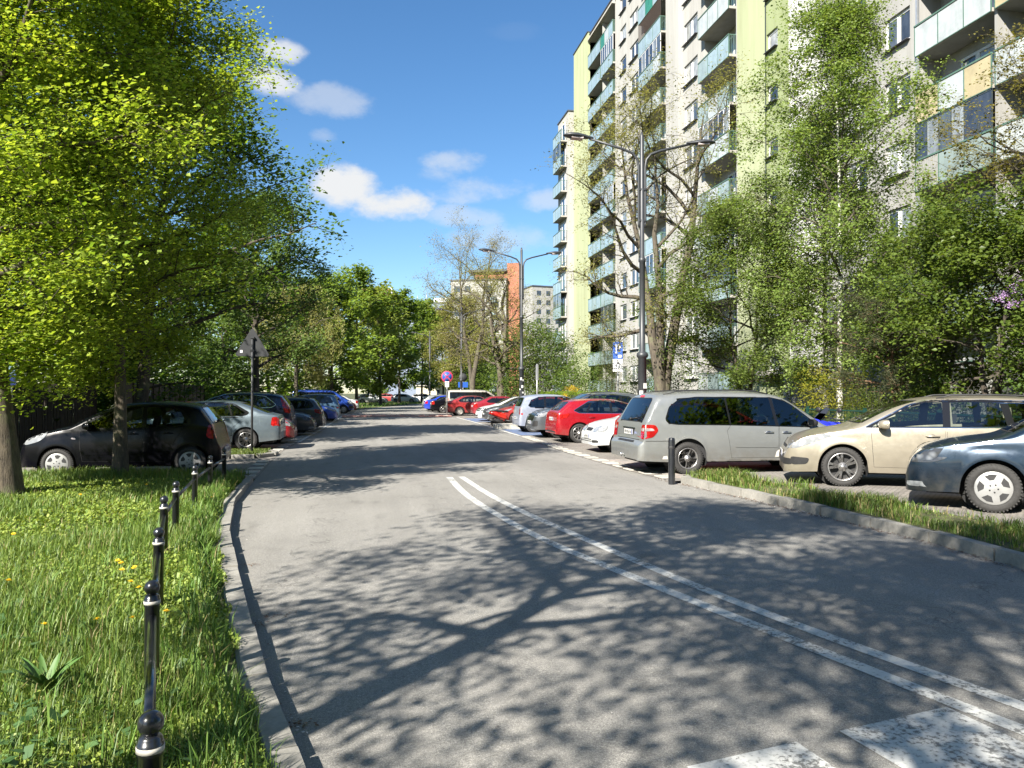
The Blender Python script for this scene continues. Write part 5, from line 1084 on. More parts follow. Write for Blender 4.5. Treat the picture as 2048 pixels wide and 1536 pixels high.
# --- plain saloon for the rows
SP['saloon'] = dict(SP['liftback'], id='saloon', prof=[(0, .44), (.0, .60), (.03, .80), (.05, .98), (.12, 1.03), (.75, 1.08), (1.25, 1.36), (1.5, 1.42), (2.0, 1.45), (2.45, 1.42), (2.95, 1.25), (3.4, 1.02), (3.52, .97), (4.0, .90), (4.35, .79), (4.48, .68), (4.55, .54), (4.57, .44)],
    rw=[(.58, 1.10), (.54, 1.2), (.48, 1.35)], frame=[(1.0, 1.08), (1.1, 1.005), (1.6, .99), (3.28, .965), (3.12, 1.04), (2.6, 1.31), (2.35, 1.375), (1.75, 1.39), (1.4, 1.33)], win=[[(1.15, 1.08), (1.24, 1.03), (2.12, 1.0), (2.10, 1.35), (1.8, 1.36), (1.45, 1.3)], [(2.2, 1.0), (3.16, .99), (3.05, 1.05), (2.57, 1.29), (2.35, 1.34), (2.18, 1.35)]])
# --- round supermini
SP['mini'] = dict(id='mini', L=3.75, W=.835, R=.298, wheels=(.56, 3.0), sill=.24, lift_f=-.01, lift_r=.05, waist=.60, belt=[(0, .98), (.6, 1.0), (1.4, .97), (2.4, .93), (2.9, .90), (3.75, .72)], nose_len=1.0, nose_k=.13, tail_k=.09, round_f=.34, rf=.26, round_r=.24, rr=.2,
    prof=[(0, .44), (.0, .58), (.05, .70), (.10, .84), (.13, 1.0), (.18, 1.12), (.36, 1.36), (.42, 1.425), (.7, 1.48), (1.3, 1.515), (1.8, 1.49), (2.3, 1.34), (2.78, 1.06), (2.9, 1.02), (3.3, .93), (3.55, .81), (3.68, .66), (3.74, .52), (3.75, .44)],
    tilt=.32, frame=[(.52, 1.08), (.66, 1.01), (1.2, .99), (2.66, .97), (2.55, 1.07), (2.1, 1.33), (1.8, 1.42), (1.2, 1.44), (.72, 1.36)], frame_rnd=2,
    win=[[(.62, 1.09), (.72, 1.03), (1.38, 1.0), (1.38, 1.39), (1.1, 1.40), (.78, 1.33)], [(1.47, 1.0), (2.54, .99), (2.46, 1.07), (2.06, 1.30), (1.78, 1.38), (1.46, 1.395)]],
    doors=[dict(poly=[(.80, .40), (.90, .62), (.70, .99), (.82, 1.36), (1.2, 1.44), (1.40, 1.45), (1.42, .33), (1.0, .31)], handle=(.98, .88)), dict(poly=[(1.44, .33), (1.44, 1.45), (1.8, 1.42), (2.52, 1.06), (2.6, .95), (2.58, .6), (2.54, .34)], handle=(1.62, .87))],
    mirror=(2.44, 1.0), ws=[(.60, 1.08), (.58, 1.22), (.5, 1.44)], rw=[(.54, 1.08), (.55, 1.14), (.46, 1.37)], plate_r=.50, plate_f=.45, wiper=1.1, rimk=.68,
    lamps=[('tail_light', TAIL, 'y', [(.04, 1.06), (.22, 1.04), (.26, .80), (.14, .74), (.04, .78)], .006, 1), ('tail_light', TAIL, '-x', [(.60, 1.06), (.80, 1.04), (.80, .76), (.62, .76)], .006, 1), ('headlight', HEADL, 'y', [(3.15, .90), (3.3, .94), (3.66, .72), (3.6, .66), (3.3, .74)], .008, 2), ('headlight', HEADL, 'x', [(.4, .80), (.72, .9), (.78, .7), (.5, .64)], .008, 2)],
    near_lamps=[('side_repeater', TAILC, 'y', [(2.66, .80), (2.74, .81), (2.74, .78), (2.66, .77)], .006, 1)], trims=[('grille', BLK, 'x', [(.5, .40), (.45, .30)], .006, 0)],
    side_trims=[('side_moulding', None, 'y', [(.95, .47), (2.5, .47), (2.5, .52), (.95, .52)], .012, 0)])
# --- long minivan
SP['minivan'] = dict(id='minivan', L=5.09, W=.985, R=.338, wheels=(1.06, 4.09), sill=.27, gap=.075, lift_f=-.02, lift_r=.03, waist=.66, belt=[(0, 1.02), (.8, 1.05), (2.5, 1.0), (3.6, .93), (4.0, .90), (5.09, .72)], tail_k=.04, round_r=.16, rr=.10,
    prof=[(0, .44), (.0, .66), (.11, .70), (.13, .98), (.16, 1.10), (.40, 1.56), (.46, 1.64), (.60, 1.69), (1.2, 1.735), (2.2, 1.75), (3.0, 1.71), (3.35, 1.63), (3.9, 1.27), (4.2, 1.06), (4.32, 1.01), (4.7, .90), (4.92, .78), (5.03, .62), (5.08, .5), (5.09, .42)],
    tilt=.28, redge=.14, crown=.03, frame=[(.57, 1.14), (.63, 1.055), (.85, 1.03), (2.0, 1.01), (4.03, .945), (3.94, 1.07), (3.5, 1.41), (3.3, 1.53), (3.0, 1.59), (1.3, 1.605), (.92, 1.56), (.68, 1.40)], frame_rnd=1, panes=PRIVACY,
    win=[[(.60, 1.12), (.66, 1.07), (.85, 1.05), (1.98, 1.03), (1.92, 1.58), (1.3, 1.585), (.92, 1.54), (.70, 1.38)], [(2.02, 1.03), (3.02, 1.0), (2.94, 1.575), (1.97, 1.585)], [(3.10, .995), (3.98, .96), (3.92, 1.05), (3.5, 1.38), (3.3, 1.50), (3.02, 1.565)]], win_rnd=1,
    doors=[dict(poly=[(2.02, .34), (1.92, .90), (2.0, 1.0), (1.95, 1.66), (2.98, 1.66), (3.08, 1.0), (3.06, .33)], handle=(2.86, .86)), dict(poly=[(3.09, .33), (3.11, 1.0), (3.0, 1.66), (3.3, 1.60), (4.02, 1.02), (4.0, .6), (3.96, .34)], handle=(3.26, .855))],
    mould=[dict(poly=[(2.10, .555), (2.10, .62), (3.04, .605), (3.04, .54)]), dict(poly=[(3.11, .538), (3.11, .603), (3.98, .59), (3.98, .525)])],
    side_trims=[('bumper_seam', SEAM, 'y', [(.02, .697), (.66, .697), (.66, .706), (.02, .706)], .004, 0), ('bumper_seam', SEAM, 'y', [(.63, .42), (.645, .70), (.652, .70), (.637, .42)], .004, 0), ('sill_strip', None, 'y', [(1.5, .27), (3.66, .27), (3.66, .33), (1.5, .33)], .012, 0), ('panel_seam', SEAM, 'y', [(1.99, 1.67), (2.0, 1.67), (2.0, 1.725), (1.99, 1.725)], .004, 0)],
    mirror=(3.84, 1.02), black_mirror=True, chrome_handle=True, ws=[(.72, 1.10), (.68, 1.3), (.6, 1.62)], rw=[(.62, 1.10), (.68, 1.13), (.62, 1.53), (.55, 1.56)], plate_r=.86, plate_f=.48, wiper=1.13, rail=(.65, 3.0), rail_y=.64, rails=True, rimk=.63,
    lamps=[('tail_light', TAIL, 'y', [(.02, 1.04), (.36, 1.03), (.42, .92), (.30, .78), (.02, .73)], .007, 1), ('tail_light', TAIL, '-x', [(.74, 1.03), (.98, 1.03), (.98, .74), (.76, .74)], .007, 1), ('headlight', HEADL, 'y', [(4.5, .86), (4.64, .90), (5.05, .68), (5.05, .58), (4.7, .62)], .006, 1), ('headlight', HEADL, 'x', [(.5, .72), (.9, .8), (.9, .6), (.52, .58)], .006, 1)],
    near_lamps=[('reverse_lens', TAILC, 'y', [(.06, .965), (.30, .96), (.34, .91), (.06, .90)], .012, 1), ('reverse_lens', TAILC, '-x', [(.77, .965), (.95, .965), (.95, .90), (.77, .90)], .012, 1)],
    trims=[('brake_light', REDREF, '-x', [(.11, 1.625), (.11, 1.59)], .012, 0), ('bumper_step', BLK, '-x', [(.52, .655), (.46, .675), (.46, .69)], .01, 0), ('plate_recess', SEAM, '-x', [(.36, .935), (.30, .80)], .004, 0), ('plate_hood', CHROME, '-x', [(.40, .955), (.36, .935)], .012, 0), ('tailgate_seam', SEAM, '-x', [(.70, .725), (.70, .714)], .005, 0)])
# --- sport utility
SP['suv'] = dict(id='suv', L=4.65, W=.945, R=.355, wheels=(.94, 3.71), sill=.32, gap=.06, lift_f=.0, lift_r=.05, waist=.68, crease=.92, belt=[(0, 1.12), (.6, 1.16), (1.6, 1.10), (2.8, 1.06), (3.5, 1.02), (4.65, .84)],
    prof=[(0, .52), (.0, .72), (.06, .90), (.08, 1.10), (.14, 1.24), (.34, 1.52), (.42, 1.60), (.7, 1.66), (1.4, 1.71), (2.0, 1.70), (2.45, 1.66), (2.95, 1.46), (3.42, 1.18), (3.56, 1.13), (4.1, 1.06), (4.42, .95), (4.55, .82), (4.63, .62), (4.65, .5)],
    tilt=.34, frame=[(.58, 1.26), (.72, 1.17), (1.6, 1.14), (3.3, 1.11), (3.14, 1.2), (2.65, 1.50), (2.4, 1.60), (1.6, 1.62), (.95, 1.55)], frame_rnd=1, chromeline=True,
    win=[[(.74, 1.26), (.84, 1.20), (1.22, 1.18), (1.26, 1.53), (.98, 1.50)], [(1.32, 1.17), (2.06, 1.155), (2.04, 1.575), (1.7, 1.58), (1.36, 1.555)], [(2.16, 1.15), (3.16, 1.14), (3.06, 1.21), (2.6, 1.48), (2.4, 1.56), (2.14, 1.57)]],
    doors=[dict(poly=[(1.26, .46), (1.36, .76), (1.22, 1.14), (1.32, 1.60), (2.1, 1.64), (2.12, .42), (1.5, .40)], handle=(1.44, 1.0)), dict(poly=[(2.14, .42), (2.14, 1.64), (2.45, 1.60), (3.15, 1.2), (3.22, 1.1), (3.2, .7), (3.18, .43)], handle=(2.32, .99))],
    mirror=(3.05, 1.15), ws=[(.7, 1.2), (.66, 1.36), (.58, 1.62)], rw=[(.58, 1.24), (.6, 1.28), (.52, 1.54)], plate_r=.80, plate_f=.58, rimk=.70, rail=(.7, 2.6), rail_y=.6, rails=True, wiper=1.26,
    lamps=[('tail_light', TAIL, 'y', [(.05, 1.14), (.22, 1.30), (.30, 1.54), (.40, 1.57), (.44, 1.50), (.34, 1.16), (.30, .98), (.05, .94)], .007, 1), ('tail_light', TAIL, '-x', [(.60, 1.54), (.74, 1.52), (.86, 1.16), (.92, .96), (.64, .96), (.66, 1.2)], .007, 1), ('headlight', HEADL, 'y', [(4.05, 1.0), (4.15, 1.02), (4.6, .88), (4.6, .76), (4.3, .8)], .006, 1), ('headlight', HEADL, 'x', [(.5, .92), (.9, .94), (.9, .78), (.5, .78)], .006, 1)],
    near_lamps=[('fog_light', BLK, 'x', [(.55, .62), (.86, .66), (.84, .44), (.56, .44)], .006, 1), ('light_bar', BLKG, 'x', [(.52, .87), (.86, .87), (.86, .82), (.52, .83)], .010, 0)],
    trims=[('grille', BLKG, 'x', [(.42, .92), (.44, .66)], .008, 1), ('grille_frame', CHROME, 'x', [(.45, .945), (.47, .635)], .005, 1)],
    side_trims=[('sill_cladding', BLK, 'y', [(1.36, .33), (3.3, .33), (3.3, .42), (1.36, .42)], .006, 0)])
# --- compact people carrier
SP['mpv'] = dict(id='mpv', L=4.05, W=.85, R=.312, wheels=(.62, 3.24), sill=.25, lift_r=.05, waist=.62, belt=[(0, 1.02), (.6, 1.03), (1.4, 1.0), (2.6, .96), (3.2, .92), (4.05, .74)], round_r=.14, rr=.10, tail_k=.05,
    prof=[(0, .44), (.0, .62), (.05, .80), (.07, 1.04), (.10, 1.12), (.27, 1.48), (.33, 1.545), (.6, 1.60), (1.3, 1.63), (1.9, 1.60), (2.35, 1.49), (3.0, 1.12), (3.14, 1.06), (3.5, .96), (3.82, .82), (3.95, .68), (4.03, .54), (4.05, .44)],
    tilt=.26, frame=[(.39, 1.13), (.5, 1.06), (1.1, 1.04), (2.98, 1.0), (2.84, 1.13), (2.4, 1.41), (2.2, 1.49), (2.0, 1.525), (1.1, 1.525), (.84, 1.495), (.53, 1.38)], win=[[(.42, 1.12), (.52, 1.08), (1.08, 1.06), (1.08, 1.48), (.85, 1.47), (.56, 1.36)], [(1.18, 1.06), (1.92, 1.045), (1.92, 1.50), (1.18, 1.50)], [(2.04, 1.04), (2.92, 1.02), (2.8, 1.12), (2.4, 1.38), (2.2, 1.46), (2.04, 1.49)]], win_rnd=1,
    doors=[dict(poly=[(.95, .40), (1.05, .62), (1.12, 1.0), (1.12, 1.53), (1.96, 1.55), (1.98, .33), (1.2, .31)], handle=(1.24, .92)), dict(poly=[(2.0, .33), (2.0, 1.54), (2.35, 1.44), (2.9, 1.06), (2.92, .6), (2.88, .34)], handle=(2.16, .91))],
    mirror=(2.76, 1.06), ws=[(.62, 1.14), (.6, 1.26), (.52, 1.48)], rw=[(.56, 1.12), (.58, 1.16), (.50, 1.46)], plate_r=.62, plate_f=.45, rimk=.66,
    lamps=[('tail_light', TAIL, 'y', [(.04, .82), (.16, .82), (.16, .76), (.04, .76)], .007, 0), ('tail_light', TAIL, '-x', [(.58, 1.06), (.76, 1.06), (.78, .76), (.6, .76)], .007, 1), ('headlight', HEADL, 'y', [(3.5, .88), (3.6, .9), (3.98, .72), (3.95, .64), (3.62, .72)], .006, 1), ('headlight', HEADL, 'x', [(.42, .74), (.78, .8), (.78, .66), (.46, .62)], .006, 1)],
    near_lamps=[('fuel_flap', SEAM, 'y', [(.62, .86), (.70, .94), (.78, .86), (.70, .78)], .0012, 2)], trims=[('grille', BLK, 'x', [(.4, .60), (.4, .52)], .006, 0)])
# --- panel bus
SP['van'] = dict(id='van', L=4.80, W=.945, R=.33, wheels=(.95, 4.0), sill=.30, waist=.75, lift_r=.03, belt=[(0, 1.18), (2.5, 1.14), (3.6, 1.08), (4.0, 1.02), (4.8, .82)], round_r=.10, rr=.06, tail_k=.02, tail_len=.4,
    prof=[(0, .46), (.0, .70), (.02, 1.2), (.06, 1.80), (.12, 1.87), (.3, 1.905), (2.0, 1.92), (2.9, 1.89), (3.3, 1.80), (3.9, 1.34), (4.05, 1.24), (4.5, 1.04), (4.68, .88), (4.77, .62), (4.8, .46)],
    tilt=.16, redge=.12, frame=[(.16, 1.21), (1.3, 1.19), (2.6, 1.17), (3.76, 1.09), (3.67, 1.27), (3.2, 1.65), (3.0, 1.72), (.16, 1.73)], panes=PRIVACY, win=[[(.20, 1.24), (1.26, 1.22), (1.26, 1.70), (.20, 1.70)], [(1.40, 1.22), (2.5, 1.20), (2.5, 1.70), (1.40, 1.70)], [(2.72, 1.18), (3.72, 1.12), (3.64, 1.26), (3.2, 1.62), (3.0, 1.68), (2.72, 1.69)]], win_rnd=1,
    doors=[dict(poly=[(2.62, .40), (2.62, 1.80), (3.1, 1.76), (3.72, 1.18), (3.72, .42)], handle=(2.78, 1.02))], mirror=(3.6, 1.2), black_mirror=True, ws=[(.72, 1.30), (.68, 1.5), (.62, 1.78)], rw=[(.66, 1.28), (.64, 1.74)], plate_r=.66, plate_f=.5, rimk=.6,
    lamps=[('tail_light', TAIL, '-x', [(.80, 1.28), (.93, 1.28), (.93, .86), (.80, .86)], .007, 0), ('tail_light', TAIL, 'y', [(.01, 1.28), (.09, 1.28), (.09, .86), (.01, .86)], .007, 0), ('headlight', HEADL, 'y', [(4.28, 1.0), (4.4, 1.04), (4.74, .82), (4.74, .7), (4.4, .78)], .007, 1), ('headlight', HEADL, 'x', [(.55, .86), (.88, .98), (.88, .74), (.55, .70)], .007, 1)],
    trims=[('grille', BLK, 'x', [(.5, .80), (.5, .70)], .006, 0), ('bumper_trim', BLK, 'x', [(.80, .56), (.80, .42)], .006, 0)], side_trims=[('bumper_trim', BLK, 'y', [(4.34, .40), (4.75, .40), (4.75, .62), (4.4, .62)], .005, 0)])
# --- older white hatchback (front seen)
SP['old_hatch'] = dict(SP['hatch'], id='old_hatch', L=4.11, W=.855, R=.30, wheels=(.72, 3.33), crease=None, chromeline=False,
    belt=[(0, .95), (.5, .98), (1.2, .95), (2.6, .91), (3.3, .88), (4.11, .70)],
    prof=[(0, .44), (.0, .58), (.04, .76), (.06, .95), (.12, 1.05), (.30, 1.25), (.48, 1.36), (.8, 1.41), (1.6, 1.43), (2.1, 1.395), (2.55, 1.24), (3.0, 1.0), (3.12, .96), (3.55, .89), (3.85, .79), (4.0, .68), (4.09, .54), (4.11, .44)],
    frame=[(.56, 1.06), (.70, 1.0), (1.5, .98), (2.9, .95), (2.78, 1.02), (2.3, 1.28), (2.05, 1.35), (1.4, 1.37), (.9, 1.33)], win=[[(.72, 1.06), (.82, 1.02), (1.6, 1.0), (1.6, 1.33), (1.2, 1.34), (.92, 1.29)], [(1.68, 1.0), (2.8, .97), (2.7, 1.03), (2.26, 1.25), (2.05, 1.31), (1.68, 1.33)]],
    doors=[dict(poly=[(.98, .36), (1.02, .60), (.9, .98), (1.1, 1.36), (1.62, 1.38), (1.64, .33), (1.2, .31)], handle=(1.1, .84)), dict(poly=[(1.66, .33), (1.66, 1.38), (2.05, 1.35), (2.75, 1.02), (2.8, .9), (2.78, .34)], handle=(1.84, .83))],
    mirror=(2.66, .98), ws=[(.62, 1.02), (.6, 1.16), (.52, 1.36)], rw=[(.54, 1.08), (.54, 1.14), (.47, 1.32)], plate_r=.78, plate_f=.46, wiper=None,
    lamps=[('tail_light', TAIL, '-x', [(.52, .96), (.80, .96), (.80, .74), (.54, .76)], .006, 1), ('tail_light', TAIL, 'y', [(.02, .96), (.2, .95), (.2, .76), (.02, .76)], .006, 1), ('headlight', HEADL, 'x', [(.32, .70), (.80, .76), (.80, .60), (.40, .57)], .008, 1), ('headlight', HEADL, 'y', [(3.7, .76), (3.78, .78), (4.08, .68), (4.06, .58), (3.8, .62)], .008, 1)],
    near_lamps=[('fog_light', BLK, 'x', [(.5, .36), (.74, .37), (.74, .29), (.5, .29)], .006, 1)],
    trims=[('grille', BLK, 'x', [(.28, .69), (.26, .60)], .007, 1), ('lower_grille', BLK, 'x', [(.46, .38), (.46, .36)], .006, 0), ('lower_grille', BLK, 'x', [(.46, .33), (.46, .31)], .006, 0)])
# ================================================================ APARTMENT BLOCK
def plaster(name, c, stain=.16):
    m, nt, b = new_mat(name); b.inputs['Roughness'].default_value = 0.92
    f = noise(nt, .35, 5, .6, 'World', (1, 1, .35)); g = noise(nt, 1.1, 5, .65, 'World', (1.6, 1.6, .12)); h = noise(nt, 40, 3, .6, 'World')
    k = ramp(nt, f, [(.3, [x * (1 - stain) for x in c]), (.7, c)]); k = mixc(nt, 1.0, k, ramp(nt, g, [(.25, (.80, .79, .76)), (.55, (1, 1, 1))]), 'MULTIPLY')
    k = mixc(nt, 1.0, k, ramp(nt, h, [(.3, .95), (.7, 1.03)]), 'MULTIPLY'); nt.links.new(k, b.inputs['Base Color']); bump(nt, b, h, .2, .004); return m
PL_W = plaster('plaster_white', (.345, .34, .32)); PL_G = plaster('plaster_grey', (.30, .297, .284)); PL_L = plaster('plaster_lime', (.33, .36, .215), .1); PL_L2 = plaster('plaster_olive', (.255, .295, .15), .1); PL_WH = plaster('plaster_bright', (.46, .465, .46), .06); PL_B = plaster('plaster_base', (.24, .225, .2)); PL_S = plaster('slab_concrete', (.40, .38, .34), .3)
WHITE_F = M('pvc_white', (.6, .6, .595), .35, var=.04); RAILG = M('rail_green', (.07, .13, .10), .5, var=.2); RAILD = M('rail_dark', (.03, .04, .045), .5, var=.2); ZINC = M('zinc_pipe', (.42, .44, .46), .4, .6, var=.15); SILLM = M('sill_dark', (.06, .06, .07), .5, var=.2); ROOFCAP = M('roof_cap', (.05, .055, .07), .5, var=.2)
def panelm(name, c, rough=.25):
    m, nt, b = new_mat(name); b.inputs['Roughness'].default_value = rough; b.inputs['Coat Weight'].default_value = .3
    f = noise(nt, 1.6, 5, .65, 'World'); g = noise(nt, 2.5, 5, .6, 'World', (1, 1, .2)); k = ramp(nt, f, [(.3, [x * .8 for x in c]), (.7, [min(1, x * 1.1) for x in c])]); k = mixc(nt, 1.0, k, ramp(nt, g, [(.3, .85), (.6, 1.03)]), 'MULTIPLY'); nt.links.new(k, b.inputs['Base Color']); return m
PN = dict(a=panelm('panel_aqua', (.24, .30, .30)), w=panelm('panel_pale', (.38, .41, .41)), c=panelm('panel_cream', (.40, .34, .20)), g=panelm('panel_green', (.035, .18, .11)), s=panelm('panel_sage', (.21, .26, .245)), b=panelm('panel_blue', (.26, .34, .37)), k=panelm('panel_corrugated', (.27, .27, .255), .6))
def panem(name, c, rough=.04):
    m, nt, b = new_mat(name); b.inputs['Roughness'].default_value = rough; b.inputs['Specular IOR Level'].default_value = .8; b.inputs['Coat Weight'].default_value = .6; b.inputs['Coat Roughness'].default_value = .02
    f = noise(nt, 2.2, 4, .6, 'World', (1, 1, .5)); nt.links.new(ramp(nt, f, [(.35, [x * .55 for x in c]), (.65, [x * 1.3 for x in c])]), b.inputs['Base Color']); return m
PANES = [panem('pane_dark', (.035, .042, .055)), panem('pane_net', (.20, .22, .23)), panem('pane_blind', (.34, .35, .34)), panem('pane_dim', (.07, .085, .10))]
brand = random.Random(12)
H_ST, Z0 = 2.7, 1.6
WIN_CACHE = {}
def window_parts(w, h, kind):
    key = (round(w, 2), round(h, 2), kind)
    if key in WIN_CACHE: return WIN_CACHE[key]
    f = MB(); t = .065
    f.bbox(-.03, .03, -w / 2, w / 2, 0, t); f.bbox(-.03, .03, -w / 2, w / 2, h - t, h); f.bbox(-.03, .03, -w / 2, -w / 2 + t, t, h - t); f.bbox(-.03, .03, w / 2 - t, w / 2, t, h - t)
    cuts = {'two': [0.0], 'asym': [-w * .17], 'one': [], 'three': [-w * .17, w * .17], 'door': [w * .12]}[kind]; panes = []
    edges = [-w / 2 + t] + cuts + [w / 2 - t]
    for c in cuts: f.bbox(-.036, .033, c - .055, c + .055, t, h - t)
    for a, b in zip(edges[:-1], edges[1:]):
        a2 = a + (.055 if a in cuts else 0); b2 = b - (.055 if b in cuts else 0); s = .045
        f.bbox(-.045, .0, a2, b2, t, t + s); f.bbox(-.045, .0, a2, b2, h - t - s, h - t); f.bbox(-.045, .0, a2, a2 + s, t + s, h - t - s); f.bbox(-.045, .0, b2 - s, b2, t + s, h - t - s)
        p = MB(); p.bbox(-.018, -.008, a2 + s, b2 - s, t + s, h - t - s); panes.append([p.mesh('pane', m_) for m_ in PANES])
    sl = MB(); sl.box((-.17, 0, -.025), (.30, w + .06, .03)); WIN_CACHE[key] = (f.mesh('window', WHITE_F), panes, sl.mesh('sill', SILLM)); return WIN_CACHE[key]
def add_window(parent, X, yc, z, w, h, kind='two', sill=True, name='window'):
    f, panes, sl = window_parts(w, h, kind); o = inst(f, name, parent, (X, yc, z)); k = brand.choices([0, 1, 2, 3], [4, 3, 2, 3])[0]
    for p in panes: inst(p[k if brand.random() < .75 else brand.randrange(4)], 'pane', o)
    if sill: inst(sl, 'sill', o)
    return o
def wall_holes(mb, X, y0, y1, z0, z1, holes, mi=0, rmi=None):
    """wall on plane X facing -X with rectangular openings (ya, yb, za, zb, depth)"""
    ys_ = sorted({y0, y1} | {h[0] for h in holes} | {h[1] for h in holes}); zs_ = sorted({z0, z1} | {h[2] for h in holes} | {h[3] for h in holes})
    for a, b in zip(ys_[:-1], ys_[1:]):
        for c, d in zip(zs_[:-1], zs_[1:]):
            ym, zm = (a + b) / 2, (c + d) / 2
            if any(h[0] < ym < h[1] and h[2] < zm < h[3] for h in holes): continue
            mb.add([(X, a, c), (X, a, d), (X, b, d), (X, b, c)], [(0, 3, 2, 1)][::-1] if False else [(3, 2, 1, 0)], mi)
    r = mi if rmi is None else rmi
    for ya, yb, za, zb, dp in holes:
        Xb = X + dp
        mb.add([(X, ya, za), (Xb, ya, za), (Xb, ya, zb), (X, ya, zb)], [(3, 2, 1, 0)], r); mb.add([(X, yb, za), (Xb, yb, za), (Xb, yb, zb), (X, yb, zb)], [(0, 1, 2, 3)], r)
        mb.add([(X, ya, zb), (Xb, ya, zb), (Xb, yb, zb), (X, yb, zb)], [(3, 2, 1, 0)], r); mb.add([(X, ya, za), (Xb, ya, za), (Xb, yb, za), (X, yb, za)], [(0, 1, 2, 3)], r)
        mb.add([(Xb, ya, za), (Xb, yb, za), (Xb, yb, zb), (Xb, ya, zb)], [(3, 2, 1, 0)], r)
def seen(X, y, z, mu=140, mv=160):
    u, v = px(X, y, z); return -mu < u < 2048 + mu and v > -mv
POSTS = {}
def balcony(parent, X, ya, yb, k, out, depth, cols, rail=RAILG, side=False, glazed=False, screen=False):
    """slab, posts, rail and one panel per bay; X is the wall plane, out how far the slab stands proud"""
    z = Z0 + H_ST * k; Xf = X - out; sl = MB(); sl.bbox(Xf, X + depth - .005, ya + .004, yb - .004, z + .001, z + .14); o = sl.build('balcony', PL_S, parent)
    n = len(cols); st = (yb - ya) / n
    if rail.name not in POSTS: q_ = MB(); q_.bbox(-.035, .005, -.02, .02, .032, 1.2); POSTS[rail.name] = q_.mesh('post', rail)
    for i in range(n + 1):
        y = ya + st * i; y = min(max(y, ya + .025), yb - .025); inst(POSTS[rail.name], 'post', o, (Xf, y, z))
    rl = MB(); rl.bbox(Xf - .055, Xf + .02, ya, yb, z + 1.2, z + 1.26); rl.bbox(Xf - .03, Xf - .005, ya + .02, yb - .02, z + .0, z + .03)
    if side and out > .1:
        rl.bbox(Xf, X, ya + .0, ya + .04, z + 1.2, z + 1.25)
        for i in range(4): rl.bbox(Xf + out * (i + .5) / 4 - .01, Xf + out * (i + .5) / 4 + .01, ya + .01, ya + .03, z + .14, z + 1.2)
    rl.build('rail', RAILD if rail is not RAILG else rail, o)
    for i, c in enumerate(cols):
        pb = MB(); y0_, y1_ = ya + st * i + .024, ya + st * (i + 1) - .024
        if c == 'k':
            m_ = 22
            for q in range(m_):
                a, b = y0_ + (y1_ - y0_) * q / m_, y0_ + (y1_ - y0_) * (q + 1) / m_; dx = .012 if q % 2 else -.0; pb.bbox(Xf - .03 + dx, Xf - .012 + dx, a, b, z + .03, z + 1.18)
        else: pb.bbox(Xf - .024, Xf - .010, y0_, y1_, z + .035, z + 1.17)
        pb.build('panel', PN[c], o)
    if glazed:
        zt = z + H_ST - .02; m_ = max(3, n * 2); g_ = MB()
        for i in range(m_ + 1): y = ya + .03 + (yb - ya - .06) * i / m_; g_.bbox(Xf - .02, Xf + .02, y - .02, y + .02, z + 1.26, zt)
        g_.bbox(Xf - .02, Xf + .02, ya, yb, zt - .05, zt); g_.build('glazing_frame', WHITE_F if brand.random() < .6 else RAILD, o)
        for i in range(m_):
            p = MB(); p.bbox(Xf - .008, Xf, ya + .05 + (yb - ya - .06) * i / m_, ya + .01 + (yb - ya - .06) * (i + 1) / m_, z + 1.27, zt - .055); p.build('pane', brand.choice(PANES[:2] + PANES[3:]), o)
    if screen:
        s_ = MB()
        for i in range(26): y = ya + .04 + (yb - ya - .08) * i / 25; s_.bbox(Xf - .01, Xf + .02, y - .022, y + .022, z + 1.26, z + H_ST - .03)
        s_.build('wood_screen', M('screen_brown', (.035, .022, .016), .7), o)
    return o
BLK_LABELS = {}
block = tag(empty('apartment_block', (21.0, 45.0, 0)), 'tall pale apartment block with lime panels and aqua balconies', 'apartment block')
block.location = (0, 0, 0)
NF = 13; ROOFZ = Z0 + H_ST * NF + 1.0
# ---- right section
XR = 21.7
def yy(u, X): return y_on_x(u, X)
def run_section(X, y0, y1, cols, roof, mat, nf, base=PL_B):
    holes = []; jobs = []
    for c in cols:
        for k in range(nf):
            if k < c.get('k0', 0) or k > c.get('k1', 99): continue
            zf = Z0 + H_ST * k; ya, yb = c['y']
            if c['t'] == 'win':
                za, zb = zf + c.get('s', 1.0), zf + c.get('s', 1.0) + c.get('h', 1.36); holes.append((ya, yb, za, zb, .2))
                if seen(X, (ya + yb) / 2, za): jobs.append(('w', c, k, ya, yb, za, zb))
            else:
                holes.append((ya, yb, zf + .0, zf + H_ST - .0 - .0005, c.get('d', 1.1)))
                if seen(X, (ya + yb) / 2, zf): jobs.append(('b', c, k, ya, yb, zf, 0))
    mb = MB(); wall_holes(mb, X, y0, y1, .9, roof, holes); mb.build('wall', mat, block)
    for j, c, k, ya, yb, za, zb in jobs:
        if j == 'w': add_window(block, X + .14, (ya + yb) / 2, za, yb - ya - .01, zb - za - .01, c.get('kind', 'two'), c.get('sill', True))
        else:
            d = c.get('d', 1.1); cols_ = c['cols'](k); gl = c.get('gl', lambda k: False)(k); sc_ = c.get('scr', lambda k: False)(k)
            balcony(block, X, ya, yb, k, c.get('out', .1), d, cols_, c.get('rail', RAILG), c.get('side', False), gl, sc_)
            w = min(2.2, (yb - ya) * .72); yc = ya + (yb - ya) * c.get('doorpos', .42); add_window(block, X + d - .05, yc, za + .18, w, 2.05, 'door', False, 'balcony_door')
rnd = random.Random(3)
def pal(opts): return lambda k: opts[k % len(opts)]
yw = [(yy(1824, XR), yy(1772, XR)), (yy(1736, XR), yy(1692, XR)), (yy(1667, XR), yy(1644, XR))]
la = (yy(1992, XR) - .05, yy(1838, XR)); lb = (yy(2190, XR), la[0] - .12)
st_ = (yy(1626, XR), yy(1594, XR)); YM0 = yy(1580, 20.05)
